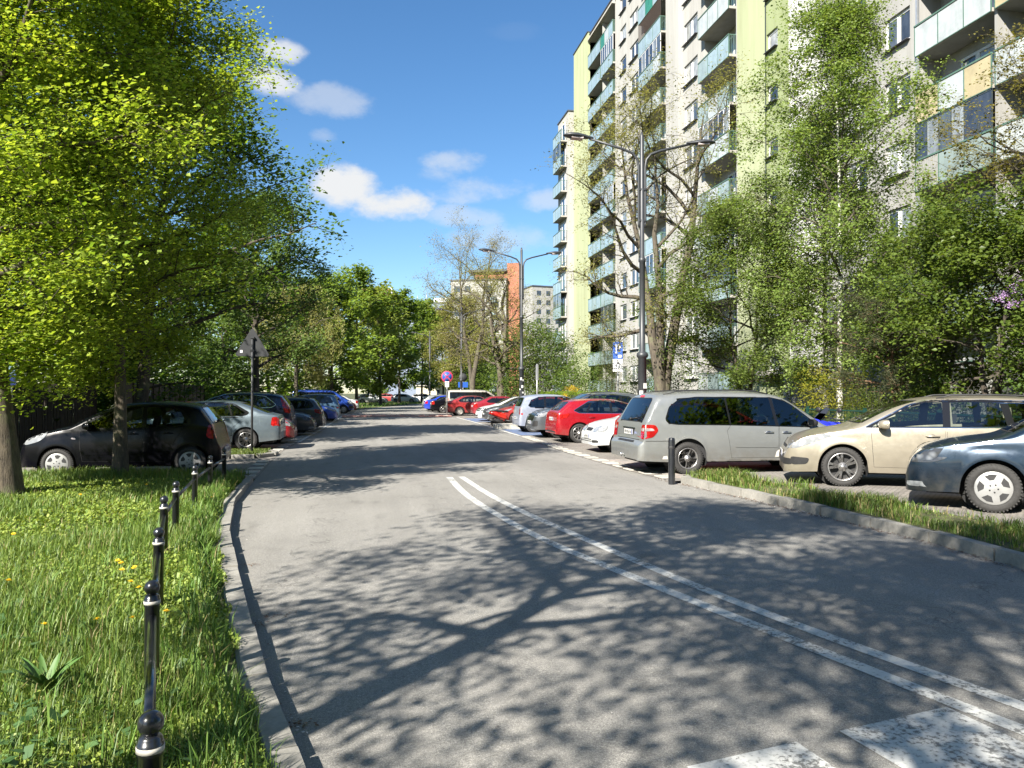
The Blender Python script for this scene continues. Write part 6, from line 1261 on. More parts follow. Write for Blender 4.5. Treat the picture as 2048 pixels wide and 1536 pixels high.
run_section(XR, 16.0, YM0 - .0, [dict(t='win', y=yw[0]), dict(t='win', y=yw[1]), dict(t='win', y=yw[2], kind='one', s=.75, h=1.7),
    dict(t='bal', y=la, cols=lambda k: {0: 'kkk', 1: 'sss', 2: 'sss', 3: 'ssk', 4: 'cwc', 5: 'www'}.get(k, 'saw'), gl=lambda k: k in (3,), rail=RAILG), dict(t='bal', y=lb, cols=lambda k: {0: 'kk', 1: 'ss', 2: 'aw', 3: 'sw', 4: 'ww'}.get(k, 'sc')),
    dict(t='win', y=st_, kind='one', s=.5, h=1.35, sill=False)], ROOFZ, PL_G, NF)
def slabs(name, parent, boxes, mat):
    m = MB()
    for b in boxes: m.bbox(*b)
    return m.build(name, mat, parent)
for k in range(NF):                                             # green spandrel panels of the staircase
    z = Z0 + H_ST * k
    if seen(XR, st_[0], z - .5): slabs('stair_panel', block, [(XR - .06, XR - .005, st_[0] - .05, st_[1] + .05, z - .55, z + .42)], PN['g'])
slabs('downpipe', block, [(XR - .10, XR - .015, la[1] - .13, la[1] - .04, .1, ROOFZ - .3)], ZINC)
slabs('panel_joint', block, [(XR - .004, XR + .0, (yw[0][1] + yw[1][0]) / 2 - .012, (yw[0][1] + yw[1][0]) / 2 + .012, 1.0, ROOFZ)], SILLM)
# ---- middle section standing proud, with lime strips
XM = 20.05; ylm = (YM0, yy(1477, XM)); ysm = (yy(1558, XM), yy(1535.5, XM)); YME = yy(1333, XM)
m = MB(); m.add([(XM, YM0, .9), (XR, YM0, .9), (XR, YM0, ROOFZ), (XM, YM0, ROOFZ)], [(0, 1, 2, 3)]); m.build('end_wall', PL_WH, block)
m = MB(); m.add([(XM, YME, .9), (22.2, YME, .9), (22.2, YME, ROOFZ), (XM, YME, ROOFZ)], [(3, 2, 1, 0)]); m.build('end_wall', PL_W, block)
run_section(XM, YM0, yy(1534.5, XM), [dict(t='win', y=ysm, kind='one', s=1.15, h=.95)], ROOFZ, PL_L2, NF)
run_section(XM - .02, yy(1534.4, XM), yy(1477, XM), [], ROOFZ, PL_L, NF)
slabs('panel_joint', block, [(XM - .045, XM - .021, yy(1534.5, XM) - .03, yy(1534.5, XM) + .03, 1.0, ROOFZ)], RAILD)
ymb = (yy(1467, XM) + .15, yy(1402, XM)); ymw = (yy(1388, XM), yy(1361, XM))
run_section(XM + .3, yy(1477, XM), YME, [dict(t='bal', y=ymb, out=.42, d=.95, side=True, cols=lambda k: {6: 'awa', 5: 'wwa', 4: 'aws', 3: 'wsw', 7: 'bba', 8: 'www'}.get(k, 'baw'), gl=lambda k: k in (5, 2), rail=RAILG), dict(t='win', y=ymw, kind='two')], ROOFZ, PL_W, NF)
slabs('downpipe', block, [(XM + .17, XM + .29, yy(1477, XM) + .06, yy(1477, XM) + .17, .1, ROOFZ - .3)], ZINC)
slabs('pier', block, [(XM - .0, XM + .3, yy(1358, XM), yy(1334, XM), .9, ROOFZ)], PL_W)
# ---- left section
XL = 21.8; ylb = [(yy(1202, XL) + .06, yy(1177, XL)), (yy(1227, XL), yy(1202, XL) - .06)]; ylw = [(yy(1272, XL), yy(1255, XL)), (yy(1248, XL), yy(1236, XL))]; yld = (yy(1328, XL), yy(1283, XL)); YLE = yy(1148.5, XL); YLA = yy(1177, XL)
ROOFL = Z0 + H_ST * NF + .75
run_section(XL + .25, YME, ylb[1][0] - .02, [dict(t='bal', y=yld, out=.45, d=.9, side=True, cols=lambda k: {11: 'bgb', 10: 'bbb', 9: 'wab', 8: 'www'}.get(k, 'aba'), gl=lambda k: k in (9, 3, 5), scr=lambda k: k == 10), dict(t='win', y=ylw[0]), dict(t='win', y=ylw[1], kind='one')], ROOFL, PL_W, NF)
run_section(XL + .2, ylb[1][0] - .02, YLA, [dict(t='bal', y=ylb[0], out=.2, d=.95, cols=lambda k: 'bbb' if k > 8 else 'bab', side=False), dict(t='bal', y=ylb[1], out=.2, d=.95, side=True, cols=lambda k: {12: 'bwg', 11: 'bbb'}.get(k, 'bba'), gl=lambda k: k in (11, 6, 2))], ROOFL, PL_W, NF)
m = MB(); m.bbox(XL - .02, XL + 6, YLA, YLE, .9, ROOFL + .25); m.build('gable_wall', PL_L, block)
slabs('roof_canopy', block, [(XL - .1, XL + .3, ylb[1][0], YLA - .1, Z0 + H_ST * NF + .02, Z0 + H_ST * NF + .18)], PL_S)
slabs('base_wall', block, [(XR + .12, XR + .6, 16, YM0 - .2, 0, .898), (XM + .35, XM + .9, YM0 + .02, YME - .1, 0, .898), (XL + .35, XL + .9, YME, YLE, 0, .898)], PL_B)
slabs('roof', block, [(XR - .12, XR + 11, 16, YM0 - .05, ROOFZ, ROOFZ + .1), (XM - .12, XR + 11, YM0 - .04, YME + .05, ROOFZ + .002, ROOFZ + .12), (XL + .1, XL + 11, YME + .06, YLE - .05, ROOFL, ROOFL + .09), (XL - .1, XL + 6.1, YLA - .05, YLE + .1, ROOFL + .251, ROOFL + .34)], ROOFCAP)
slabs('rear_wall', block, [(XR + 10.5, XR + 10.9, 16, YLE, 0, ROOFL - .02)], PL_W)
slabs('side_wall', block, [(XR + .01, XR + 10.5, 15.8, 15.98, 0, ROOFZ - .02)], PL_W)
# entrance with canopy
slabs('entrance_canopy', block, [(XR - 2.2, XR - .02, st_[0] - 1.2, st_[1] + .1, 2.55, 2.78)], PL_S); slabs('entrance_pillar', block, [(XR - 2.05, XR - 1.85, st_[0] - 1.0, st_[0] - .8, 0, 2.549)], PL_WH); slabs('entrance_door', block, [(XR - .05, XR - .006, st_[0] - .6, st_[1], .25, 2.45)], PN['g'])
# ---- lower wing beyond the lime gable
wing = tag(empty('apartment_wing', (0, 0, 0)), 'lower white wing of flats beyond the lime gable wall', 'apartment block')
XW = 21.2; NW = 11; RW = Z0 + H_ST * NW + .4; YW0 = YLE + .1; m = MB(); m.bbox(XW, XW + 10, YW0, YW0 + 4.4, 0, RW); m.build('wall', PL_W, wing); slabs('roof', wing, [(XW - .1, XW + 10.1, YW0 - .1, YW0 + 4.5, RW, RW + .12)], ROOFCAP)
for k in range(NW):
    for y0_, c_ in ((YW0 + .5, 'bbb'),):
        z = Z0 + H_ST * k; block_ = wing; balcony(wing, XW, y0_, y0_ + 3.4, k, .7, -.01, c_, side=True, glazed=(k in (9, 3) and y0_ < YW0 + 2)); add_window(wing, XW - .04, y0_ + 1.6, z + .2, 2.0, 2.1, 'door', False, 'balcony_door')

# ================================================================ FAR BUILDINGS
def far_box(name, label, cx, cy, w, d, h, rz, mats, rows, wcols_f, wcols_s, extra=None):
    o = tag(empty(name, (cx, cy, 0), rz), label, 'building'); m = MB(); m.bbox(-w / 2, w / 2, -d / 2, d / 2, 0, h); m.build('wall', mats[0], o); r_ = MB(); r_.bbox(-w / 2 - .2, w / 2 + .2, -d / 2 - .2, d / 2 + .2, h, h + .35); r_.build('roof', ROOFCAP, o)
    wf = MB(); wf.bbox(-.65, .65, -.04, .02, 0, 1.4); wfm = wf.mesh('window', PANES[0]); ws_ = MB(); ws_.bbox(-.02, .04, -.65, .65, 0, 1.4); wsm = ws_.mesh('window', PANES[3])
    for k in range(rows):
        z = h - 2.6 - k * 2.75
        if z < 1: break
        for c in wcols_f: inst(wfm, 'window', o, (c, -d / 2 - .01, z))
        for c in wcols_s: inst(wsm, 'window', o, (w / 2 + .01, c, z))
    if extra: extra(o); 
    return o
def tower_extra(o):
    m = MB(); m.bbox(6.55, 9.4, -5.0, 0.5, 0, 31.5); m.build('stair_tower', M('brick_orange', (.30, .11, .065), .8, var=.2, scale=.6, vec='Object'), o)
    m = MB(); m.bbox(-1.0, 6.5, -4.6, 5, 27.9, 29.6); m.build('roof_storey', M('brick_orange', (.30, .11, .065)), o); m = MB(); m.bbox(-2.5, 6.5, -5.4, 5.5, 29.6, 30.1); m.build('roof_slab', ROOFCAP, o)
    for k in range(8):
        b_ = MB(); b_.bbox(-7.6, -6.52, -6.3, -4.2, 2 + k * 2.9, 3.2 + k * 2.9); b_.build('balcony', PN['a'], o)
    for k in range(8):
        b_ = MB(); b_.bbox(2.6, 4.2, -7.4, -6.02, 2 + k * 2.9, 3.2 + k * 2.9); b_.build('balcony', PN['a'], o)
far_box('tower_block', 'white tower block with orange brick stair tower far down the street', 27.6, 181.0, 13, 12, 27.5, math.radians(-20), [PL_W], 9, (-5, -2.5, 2.5), (-4.5, -2.0, 3.0), tower_extra)
far_box('grey_block', 'plain grey block showing behind the tower block', 58.0, 230, 22, 14, 33, math.radians(10), [PL_G], 10, (-9, -6, -3, 0, 3, 6), (-4, 0, 4))
OFFM = M('office_metal', (.16, .19, .25), .45, .2, var=.12)
def office_extra(o):
    for k in range(3): m = MB(); m.bbox(-15, 12, -9.15, -9.02, 26.0 - k * 4.2, 27.5 - k * 4.2); m.build('window_band', PANES[0], o)
    m = MB(); m.bbox(2, 9, -5, 0, 31.35, 33.2); m.build('plant_room', M('plant_grey', (.45, .46, .48), .5), o); m = MB()
    for i in range(5): m.tube([(-4 + i * 3.1, -3, 31.3), (-4 + i * 3.1, -3, 34.5 + i % 2)], .09, 5)
    m.build('aerial', ZINC, o)
    m = MB()
    for i in range(9): m.bbox(-23.5 + i * 1.25, -22.6 + i * 1.25, -6, -5.7, 33.6, 36.6)
    m.bbox(-24, -12, -5.65, -5.5, 33.4, 36.9, 1)
    for i in range(4): m.bbox(-23 + i * 3.4, -22.8 + i * 3.4, -5.5, -5.3, 31.3, 33.4, 1)
    m.build('roof_lettering', [M('sign_red', (.5, .12, .15), .5), M('sign_frame', (.5, .5, .52), .6)], o)
far_box('office_building', 'slate grey office building with red rooftop lettering above the trees', 22.0, 262.0, 34, 18, 31, math.radians(-18), [OFFM], 0, (), (), office_extra)
kio = tag(empty('kiosk', (13.6, 147.0, 0), math.radians(-6)), 'small pale yellow kiosk under the trees at the bend', 'kiosk'); m = MB(); m.bbox(-4, 4.5, -2, 2, 0, 2.9); m.build('wall', M('kiosk_wall', (.62, .56, .40), .8), kio); m = MB(); m.bbox(-4.3, 4.8, -2.3, 2.3, 2.9, 3.1); m.build('roof', PL_S, kio)
for x in (-.2, 1.6, 2.4, 3.2): m = MB(); m.bbox(x, x + .55, -2.06, -2.01, 1.2, 2.2); m.build('window', PANES[0], kio)
# ================================================================ PARKED VEHICLES
C_BLACK = paint('paint_black', (.003, .003, .0045), .0, .22, .0, .05, .22); C_SILVERB = paint('paint_silver_blue', (.13, .165, .19), .55, .34); C_SILVER = paint('paint_silver', (.27, .28, .275), .55, .36, .2); C_BEIGE = paint('paint_champagne', (.335, .30, .235), .5, .34); C_DBLUE = paint('paint_petrol_blue', (.012, .025, .044), .5, .3); C_RED = paint('paint_red', (.30, .008, .015), .25, .28); C_RED2 = paint('paint_brick_red', (.25, .018, .018), .1, .35); C_WHITE = paint('paint_white', (.50, .51, .51), .0, .35); C_GREY = paint('paint_graphite', (.10, .11, .125), .5, .32); C_LILAC = paint('paint_pale_lilac', (.34, .37, .45), .5, .34); C_NAVY = paint('paint_navy', (.018, .024, .05), .4, .28); C_BLUE = paint('paint_blue', (.018, .055, .30), .3, .3); C_VBLUE = paint('paint_bright_blue', (.015, .05, .50), .3, .28); C_DGREY = paint('paint_dark_grey', (.045, .05, .055), .4, .3); C_TURQ = paint('paint_steel_blue', (.07, .13, .20), .5, .3); C_VANB = paint('paint_sand', (.46, .43, .38), .4, .4)
C_WINE = paint('paint_wine_red', (.22, .012, .022), .1, .3)
PI = math.pi
def nose_to(side): return 0.0 if side > 0 else PI
def car_at_wheel(name, label, spec, color, wx, wy, which, heading, z=0.0, near_side=-1, **k):
    """put the car so that its wheel `which` (0 rear, 1 front) on the side facing the camera touches the ground at (wx, wy)"""
    sp = SP[spec]; xw = sp['wheels'][which]; h = Vector((math.cos(heading), math.sin(heading))); left = Vector((-h.y, h.x)); s = 1 if left.y < 0 else -1
    t = Vector((wx, wy)) - h * xw - left * (s * (sp['W'] - .12)); return car(name, label, sp, color, (t.x, t.y, z), heading, **k)
def car_end(name, label, spec, color, xend, yc, end, z=0.0, rot=0.0, side='R', **k):
    """end = 'tail' or 'nose' lies at xend towards the road, yc the middle of the car"""
    sp = SP[spec]
    if side == 'R': hd = 0.0 + rot if end == 'tail' else PI + rot
    else: hd = PI + rot if end == 'tail' else 0.0 + rot
    h = Vector((math.cos(hd), math.sin(hd))); t = Vector((xend, yc)) - (h * sp['L'] if end == 'nose' else h * 0); return car(name, label, sp, color, (t.x, t.y, z), hd, **k)
def dealer_badge(root, B, sp, color): pass
def minivan_extra(root, B, sp, color):
    m = MB(); m.tube([(.02, -.2, .36), (.12, -.2, .34)], .045, 10); m.tube([(.0, -.05, .36), (.10, -.05, .34)], .04, 10); m.ball((-.02, .1, .37), .035, 10, 8); m.tube([(.12, .1, .33), (-.02, .1, .37)], .02, 8); m.build('exhaust', CHROME, root)
    m = MB(); B.patch([(.5, .33), (.62, .33), (.60, .40), (.52, .39)], '-y', .004, m); B.patch([(3.0, .34), (3.12, .35), (3.09, .50), (3.03, .46)], '-y', .005, m); m.build('paint_damage', M('primer_patch', (.5, .47, .42), .9), root)
# right-hand row, from the crossing outwards
car_at_wheel('parked_car', 'petrol blue saloon with grey wheel covers nosed onto the verge', 'liftback', C_DBLUE, 7.98, 8.62, 1, PI - math.radians(39), z=.15, wheel='cap5', plates=(1, 0))
car_at_wheel('parked_car', 'champagne beige estate car with roof rails behind the verge', 'estate', C_BEIGE, 7.76, 11.5, 1, PI - math.radians(27), z=.15, wheel='five_twin', seethrough=True)
car_at_wheel('parked_minivan', 'long silver minivan with its tail to the street', 'minivan', C_SILVER, 6.52, 14.95, 0, math.radians(0), z=.006, wheel='five_twin', plates=(1, 1), extras=minivan_extra, cat='minivan')
car_end('parked_car', 'red hatchback hidden beyond the silver minivan', 'hatch', C_RED2, 6.45, 18.75, 'tail', .006, wheel='cap7', near=False)
car_end('parked_car', 'old white hatchback with its nose to the street', 'old_hatch', C_WHITE, 6.25, 21.3, 'nose', .006, wheel='cap7')
car_end('parked_car', 'glossy red hatchback with ten-spoke wheels, tail to the street', 'hatch', C_RED, 6.25, 25.75, 'tail', .006, wheel='ten')
car_end('parked_car', 'graphite sport utility car with chrome framed grille', 'suv', C_GREY, 6.1, 28.5, 'nose', .006, wheel='five')
car_end('parked_car', 'pale lilac silver people carrier beside the island lamp', 'mpv', C_LILAC, 6.35, 32.5, 'tail', .006, wheel='cap7')
car_end('parked_car', 'pinkish red hatchback behind the scooter', 'hatch', C_RED2, 6.75, 39.95, 'nose', .006, wheel='five', near=False)
car_end('parked_car', 'black estate nosed to the street beside the scooter', 'estate', C_DGREY, 6.5, 42.6, 'nose', .006, wheel='five', near=False)
car_end('parked_car', 'white saloon nosed to the street beyond the black estate', 'saloon', C_WHITE, 6.5, 45.3, 'nose', .006, wheel='five', near=False)
car_end('parked_car', 'wine red coupe between white saloon and brick red saloon', 'liftback', C_WINE, 7.05, 51.4, 'tail', .006, wheel='five', near=False)
car_end('parked_car', 'brick red saloon with dark bumper and steel wheels', 'liftback', C_RED2, 5.75, 56.4, 'tail', .006, wheel='steel', near=True)
car_end('parked_van', 'sand coloured passenger van behind the brick red saloon', 'van', C_VANB, 6.3, 60.6, 'tail', .006, wheel='cap7', near=False, cat='van')
car_end('parked_car', 'black saloon before the bright blue one', 'saloon', C_BLACK, 5.35, 64.4, 'tail', .006, wheel='five', near=False)
car_end('parked_car', 'bright blue saloon near the end of the bays', 'saloon', C_VBLUE, 5.1, 68.2, 'tail', .006, wheel='five', near=False)
car_end('parked_car', 'pale grey hatchback last in the row by the bend', 'hatch', C_SILVER, 5.3, 72.6, 'tail', .006, wheel='five', near=False)
# left-hand row
car_at_wheel('parked_car', 'small black hatchback in the shade of the lindens', 'mini', C_BLACK, -3.45, 16.45, 0, PI, z=.01, wheel='cap6')
car_end('parked_car', 'silver blue liftback beside the warning sign', 'liftback', C_SILVERB, -2.45, 24.4, 'tail', .006, side='L', wheel='seven_twin')
car_end('parked_car', 'red hatchback nosed out between liftback and navy utility car', 'old_hatch', C_RED, -2.3, 26.9, 'nose', .006, side='L', wheel='five', near=False)
car_end('parked_car', 'navy sport utility car with tall red tail lamps', 'suv', C_NAVY, -2.55, 29.4, 'tail', .006, side='L', wheel='five')
car_end('parked_car', 'grey saloon nosed out with round headlamps', 'saloon', C_DGREY, -1.95, 31.7, 'nose', .006, side='L', wheel='five')
car_end('parked_car', 'black hatchback nosed out beyond the grey saloon', 'hatch', C_NAVY, -1.8, 36.6, 'nose', .006, side='L', wheel='five', near=False)
car_end('parked_car', 'dark estate backed in behind the black hatchback', 'estate', C_DGREY, -1.75, 34.1, 'tail', .006, side='L', wheel='five', near=False)
car_end('parked_car', 'blue hatchback nosed out with dark grille', 'hatch', C_BLUE, -1.55, 45.4, 'nose', .006, side='L', wheel='five', near=False)
car_end('parked_car', 'steel blue people carrier backed in by the blue hatchback', 'mpv', C_TURQ, -1.5, 47.8, 'tail', .006, side='L', wheel='five', near=False)
car_end('parked_van', 'blue passenger van nosed out near the bend', 'van', C_BLUE, -0.9, 63.8, 'nose', .006, side='L', wheel='cap7', near=True, cat='van')
car_end('parked_car', 'white hatchback just beyond the blue van', 'hatch', C_WHITE, -1.0, 67.2, 'nose', .006, side='L', wheel='five', near=False)
car_end('parked_car', 'dull red hatchback beyond the blue van', 'old_hatch', C_RED2, -.75, 69.8, 'nose', .006, side='L', wheel='five', near=False)
car_end('parked_car', 'white saloon last before the bend grass', 'saloon', C_WHITE, -.6, 72.8, 'tail', .006, side='L', wheel='five', near=False)
for x, y, sp_, c, lab in ((4.3, 128, 'hatch', C_WHITE, 'white car under the trees left of the kiosk trunk'), (8.2, 138, 'estate', C_WHITE, 'white estate under the trees by the kiosk'), (-1.0, 118, 'hatch', C_SILVER, 'silver car under the bend trees'), (10.5, 150, 'saloon', C_RED2, 'red saloon beside the kiosk'), (2.0, 135, 'hatch', C_RED2, 'red car in the shade of the bend trees')):
    car('parked_car', lab.replace('left of the kiosk trunk', 'before the kiosk'), SP[sp_], c, (x, y, .02), math.radians(-15), wheel='five', near=False, group='cars beyond the bend')

# ================================================================ STREET FURNITURE
LAMPM = M('lamp_paint', (.035, .038, .042), .45, .1, var=.15); LAMPG = M('lamp_lens', (.45, .38, .36), .2, var=.2); CONC = M('foundation_concrete', (.40, .38, .33), .9, var=.2, scale=12, bmp=.4)
def street_lamp(x, y, z, label, Hh=8.35, rot=0.0, left=1.38, right=1.3):
    o = tag(empty('street_lamp', (x, y, z), rot), label, 'street lamp', 'double arm street lamps'); m = MB()
    m.lathe([(.17, 0), (.17, .25), (.115, .34), (.105, 2.55), (.135, 2.57), (.15, 2.62), (.135, 2.68), (.075, 2.72), (.07, 5.0), (.095, 5.02), (.095, 5.10), (.06, 5.13), (.052, Hh - .12), (.03, Hh), (0, Hh + .01)], 18); m.build('pole', LAMPM, o)
    for s, ln in ((-1, left), (1, right)):
        a = MB(); zb, zt = Hh - 2.45, Hh - .75; pts = [(s * .075, 0, zb), (s * .085, 0, zb + .1), (s * .085, 0, zt - .15), (s * .12, 0, zt + .05), (s * .24, 0, zt + .2), (s * .5, 0, zt + .30), (s * ln, 0, zt + .30 + (ln - .5) * .26)]
        a.tube(pts, [.03, .034, .034, .036, .036, .034, .03], 8); a.bbox(min(0, s * .085), max(0, s * .085), -.05, .05, zt - .75, zt - .70); a.bbox(min(0, s * .085), max(0, s * .085), -.05, .05, zb + .15, zb + .2); ar = a.build('arm', LAMPM, o)
        hx, hz = s * ln, pts[-1][2]; h = MB(); n = 20; vs = []; fs = []
        prof = [(-.10, .04, .035), (.0, .055, .05), (.14, .11, .075), (.32, .17, .09), (.50, .16, .08), (.62, .10, .05), (.68, .02, .015)]
        for (dx, hw, hh) in prof:
            for k in range(n):
                an = 2 * math.pi * k / n; zz = math.sin(an); vs.append((hx + s * dx, hw * math.cos(an), hz + .02 + dx * .06 + (hh * zz if zz > 0 else hh * .45 * zz)))
        for i in range(len(prof) - 1):
            for k in range(n): k2 = (k + 1) % n; q = (i * n + k, i * n + k2, (i + 1) * n + k2, (i + 1) * n + k); fs.append(q if s < 0 else tuple(reversed(q)))
        h.add(vs, fs, 0, True); h.add(vs[:n], [tuple(range(n))]); h.add(vs[-n:], [tuple(range(n))]); hd = h.build('lamp_head', LAMPM, o)
        l = MB(); l.box((hx + s * .33, 0, hz + .0), (.30, .22, .045), rot=Matrix.Rotation(-s * .06, 3, 'Y')); l.build('lens', LAMPG, hd)
    st = MB(); rs = random.Random(int(y))
    for k in range(6):
        an = -PI / 2 + rs.uniform(-.9, .9); zz = rs.uniform(.5, 2.2); st.box((.118 * math.cos(an), .118 * math.sin(an), zz), (.012, rs.uniform(.05, .1), rs.uniform(.05, .14)), rot=Matrix.Rotation(an, 3, 'Z'))
    st.build('sticker', M('sticker_white', (.55, .55, .53), .7, var=.3, scale=20), o); return o
street_lamp(6.97, 18.72, .03, 'double arm lamp post rising behind the silver minivan', rot=math.radians(-3))
street_lamp(7.25, 35.6, .2, 'double arm lamp post on the concrete island by the scooter')
street_lamp(7.4, 60.0, .03, 'double arm lamp post beside the sand coloured van')
street_lamp(6.9, 84.0, .03, 'farthest double arm lamp post half lost in the trees')
fd = tag(empty('lamp_island', (7.0, 35.6, 0)), 'worn concrete island at the foot of the lamp by the scooter', 'island'); m = MB(); m.prism([(-.95, -.8), (.7, -.85), (.9, .2), (.6, .85), (-.7, .8), (-1.1, .1)], 0, .22); m.build('block', CONC, fd)
# --- bollards joined by rails
BOL = M('bollard_black', (.012, .013, .016), .28, .0, var=.15, coat=.5); BOLW = M('bollard_band', (.42, .40, .36), .5, var=.15, scale=30)
bpx = [(300, 1440), (307, 1172), (318, 1063), (329, 998), (352, 968), (390, 935), (421, 915), (449, 900)]
BP = [(.18, 0.95)] and []
for u, v in bpx:
    d = FPX * (CAMH - .66) / (v - HORV); l = (u - 1024) / FPX * d; BP.append((d * SA + l * CA, d * CA - l * SA))
d0 = Vector(BP[0]) - Vector(BP[1]); BP = [tuple(Vector(BP[0]) + d0)] + BP
rail = tag(empty('bollard_rail', (BP[1][0], BP[1][1], 0)), 'black bollards with ball tops joined by a steel rail along the kerb', 'bollard fence'); ro = Vector((BP[1][0], BP[1][1], 0))
bm_ = MB(); bm_.lathe([(.038, -.25), (.038, .535), (.041, .537), (.041, .575), (.038, .577), (.036, .59), (.030, .597), (.022, .602)], 20); bmesh_ = bm_.mesh('post', BOL); bb = MB(); bb.ball((0, 0, .635), .040, 18, 12); bbm = bb.mesh('ball', BOL); br_ = MB(); br_.lathe([(.0385, .548), (.0425, .549), (.0425, .566), (.0385, .567)], 20); brm = br_.mesh('band', BOLW)
for i, (x, y) in enumerate(BP):
    p = inst(bmesh_, 'post', rail, (x - ro.x, y - ro.y, .02), (rr.uniform(-.012, .012), rr.uniform(-.012, .012), 0)); inst(bbm, 'ball', p); inst(brm, 'band', p)
    if i + 1 < len(BP):
        a, b = Vector((x, y, .50)) - ro, Vector((*BP[i + 1], .50)) - ro; dd = (b - a).normalized(); m = MB(); m.tube([a + dd * .03, b - dd * .03], .021, 12); m.build('rail', BOL, rail)
bx, by = gp(1343, 958, .10); o = tag(empty('bollard', (bx, by, .10)), 'plain black bollard at the tip of the verge by the minivan', 'bollard'); m = MB(); m.lathe([(.062, -.2), (.062, .70), (.058, .74), (.05, .76), (0, .765)], 18); m.build('post', BOL, o); m = MB(); m.lathe([(.064, .56), (.066, .57), (.066, .60), (.064, .61)], 18); m.build('band', BLK, o)
# --- signs
GALV = M('galvanised', (.33, .34, .35), .45, .6, var=.15); SIGNBK = M('sign_back', (.04, .042, .045), .55, .3, var=.15); SIGNW = M('sign_white', (.75, .75, .74), .45, var=.05); SIGNB = M('sign_blue', (.02, .08, .34), .4, var=.05); SIGNR = M('sign_red_rim', (.32, .03, .06), .4, var=.05); SIGND = M('sign_ink', (.015, .015, .018), .5, var=0)
def pole(root, h, r=.03, mat=GALV): m = MB(); m.tube([(0, 0, -.1), (0, 0, h)], r, 10); m.build('pole', mat, root)
sx, sy = -2.98, 21.55; s_ = tag(empty('warning_sign', (sx, sy, .08)), 'back of a triangular warning sign on the grass island', 'road sign'); pole(s_, 3.05, .03, SIGNBK)
tz = 1.7 + (785 - 713) * 20.7 / FPX; m = MB(); a_ = .46; P = [(-a_, 0), (a_, 0), (0, a_ * 1.72)]; Q = []
for i in range(3):
    A, B_ = Vector(P[i]), Vector(P[(i + 1) % 3]); Q += [tuple(A.lerp(B_, .07)), tuple(A.lerp(B_, .93))]
m.prism([(a, b + tz - .08) for a, b in Q], .035, .05, 0, 'y'); m.build('plate', SIGNBK, s_, None, -YAW + .25); m = MB(); m.box((-.28, .028, tz + .05), (.06, .006, .07)); m.build('sticker', SIGNW, s_, None, -YAW + .25); m = MB(); m.bbox(-.05, .05, -.034, .03, tz + .05, tz + .10); m.bbox(-.05, .05, -.034, .03, tz + .40, tz + .45); m.build('bracket', SIGNBK, s_, None, -YAW + .25)
def rect_plate(root, name, w, h, z, mat, y=-.045, t=.012): m = MB(); m.box((0, y, z + h / 2), (w, t, h)); return m.build(name, mat, root)
# parking sign with wheelchair plate, beyond the minivan
t_ = (1236 - 1024) / FPX; dd_ = 34.5; pxx, pyy = dd_ * (SA + t_ * CA), dd_ * (CA - t_ * SA); ps = tag(empty('parking_sign', (pxx, pyy, 0), -.45), 'blue parking sign with wheelchair plate beyond the minivan', 'road sign'); pole(ps, 3.95)
def zof(v, d): return CAMH + (HORV - v) * d / FPX
z1, z2, z3, z4 = zof(684, dd_), zof(718, dd_), zof(735, dd_), zof(743, dd_)
p = rect_plate(ps, 'plate', .44, z1 - z2, z2, SIGNB); m = MB(); y_ = -.0535; h = z1 - z2; m.box((-.07, y_, z2 + h * .58), (.055, .005, h * .52)); m.box((.015, y_, z2 + h * .82), (.13, .005, h * .06)); m.box((.015, y_, z2 + h * .60), (.13, .005, h * .06)); m.box((.09, y_, z2 + h * .71), (.05, .005, h * .26)); m.box((.09, y_, z2 + h * .16), (.15, .005, h * .14)); m.build('letter_p', SIGNW, p)
p = rect_plate(ps, 'plate', .44, z2 - z3 - .02, z3 + .01, SIGNW); m = MB(); zc = z3 + (z2 - z3) * .5; m.lathe([(.06, y_ - .003), (.085, y_ - .003)], 14, (.01, 0, zc - .06), 'y'); m.box((-.02, y_, zc + .03), (.03, .005, .14)); m.box((.03, y_, zc - .02), (.10, .005, .03)); m.ball((-.02, y_, zc + .13), .03, 8, 6, 0, (1, .1, 1)); m.build('wheelchair_symbol', SIGND, p)
p = rect_plate(ps, 'plate', .44, z3 - z4, z4, SIGNW); m = MB()
for q in range(2): m.box((0, y_, z4 + (z3 - z4) * (.35 + .3 * q)), (.34, .005, .025))
m.build('lettering', SIGND, p)
# no stopping sign with arrow plate
t_ = (894 - 1024) / FPX; dn = 53.5; nx, ny = dn * (SA + t_ * CA), dn * (CA - t_ * SA); ns_ = tag(empty('no_stopping_sign', (nx, ny, 0), -.1), 'round no stopping sign over an arrow plate by the red saloon', 'road sign'); zc = zof(753.5, dn); pole(ns_, zc + .4, .03)
m = MB(); m.lathe([(.0, -.05), (.40, -.05), (.41, -.045), (.41, -.03), (0, -.03)], 28, (0, 0, zc), 'y'); pl_ = m.build('plate', SIGNR, ns_); m = MB(); m.lathe([(0, -.056), (.33, -.056), (.33, -.051)], 28, (0, 0, zc), 'y'); m.build('field', SIGNB, pl_); m = MB()
for a in (PI / 4, -PI / 4): m.box((0, -.059, zc), (.66, .005, .07), rot=Matrix.Rotation(a, 3, 'Y'))
m.build('cross', SIGNR, pl_)
za, zb = zof(761, dn), zof(774, dn); p = rect_plate(ns_, 'plate', .26, za - zb, zb, SIGNW); m = MB(); m.box((0, -.054, (za + zb) / 2 - .03), (.04, .005, (za - zb) * .6)); m.add([(-.07, -.055, za - .17), (.07, -.055, za - .17), (0, -.055, za - .05)], [(0, 1, 2)]); m.build('arrow', SIGND, p)
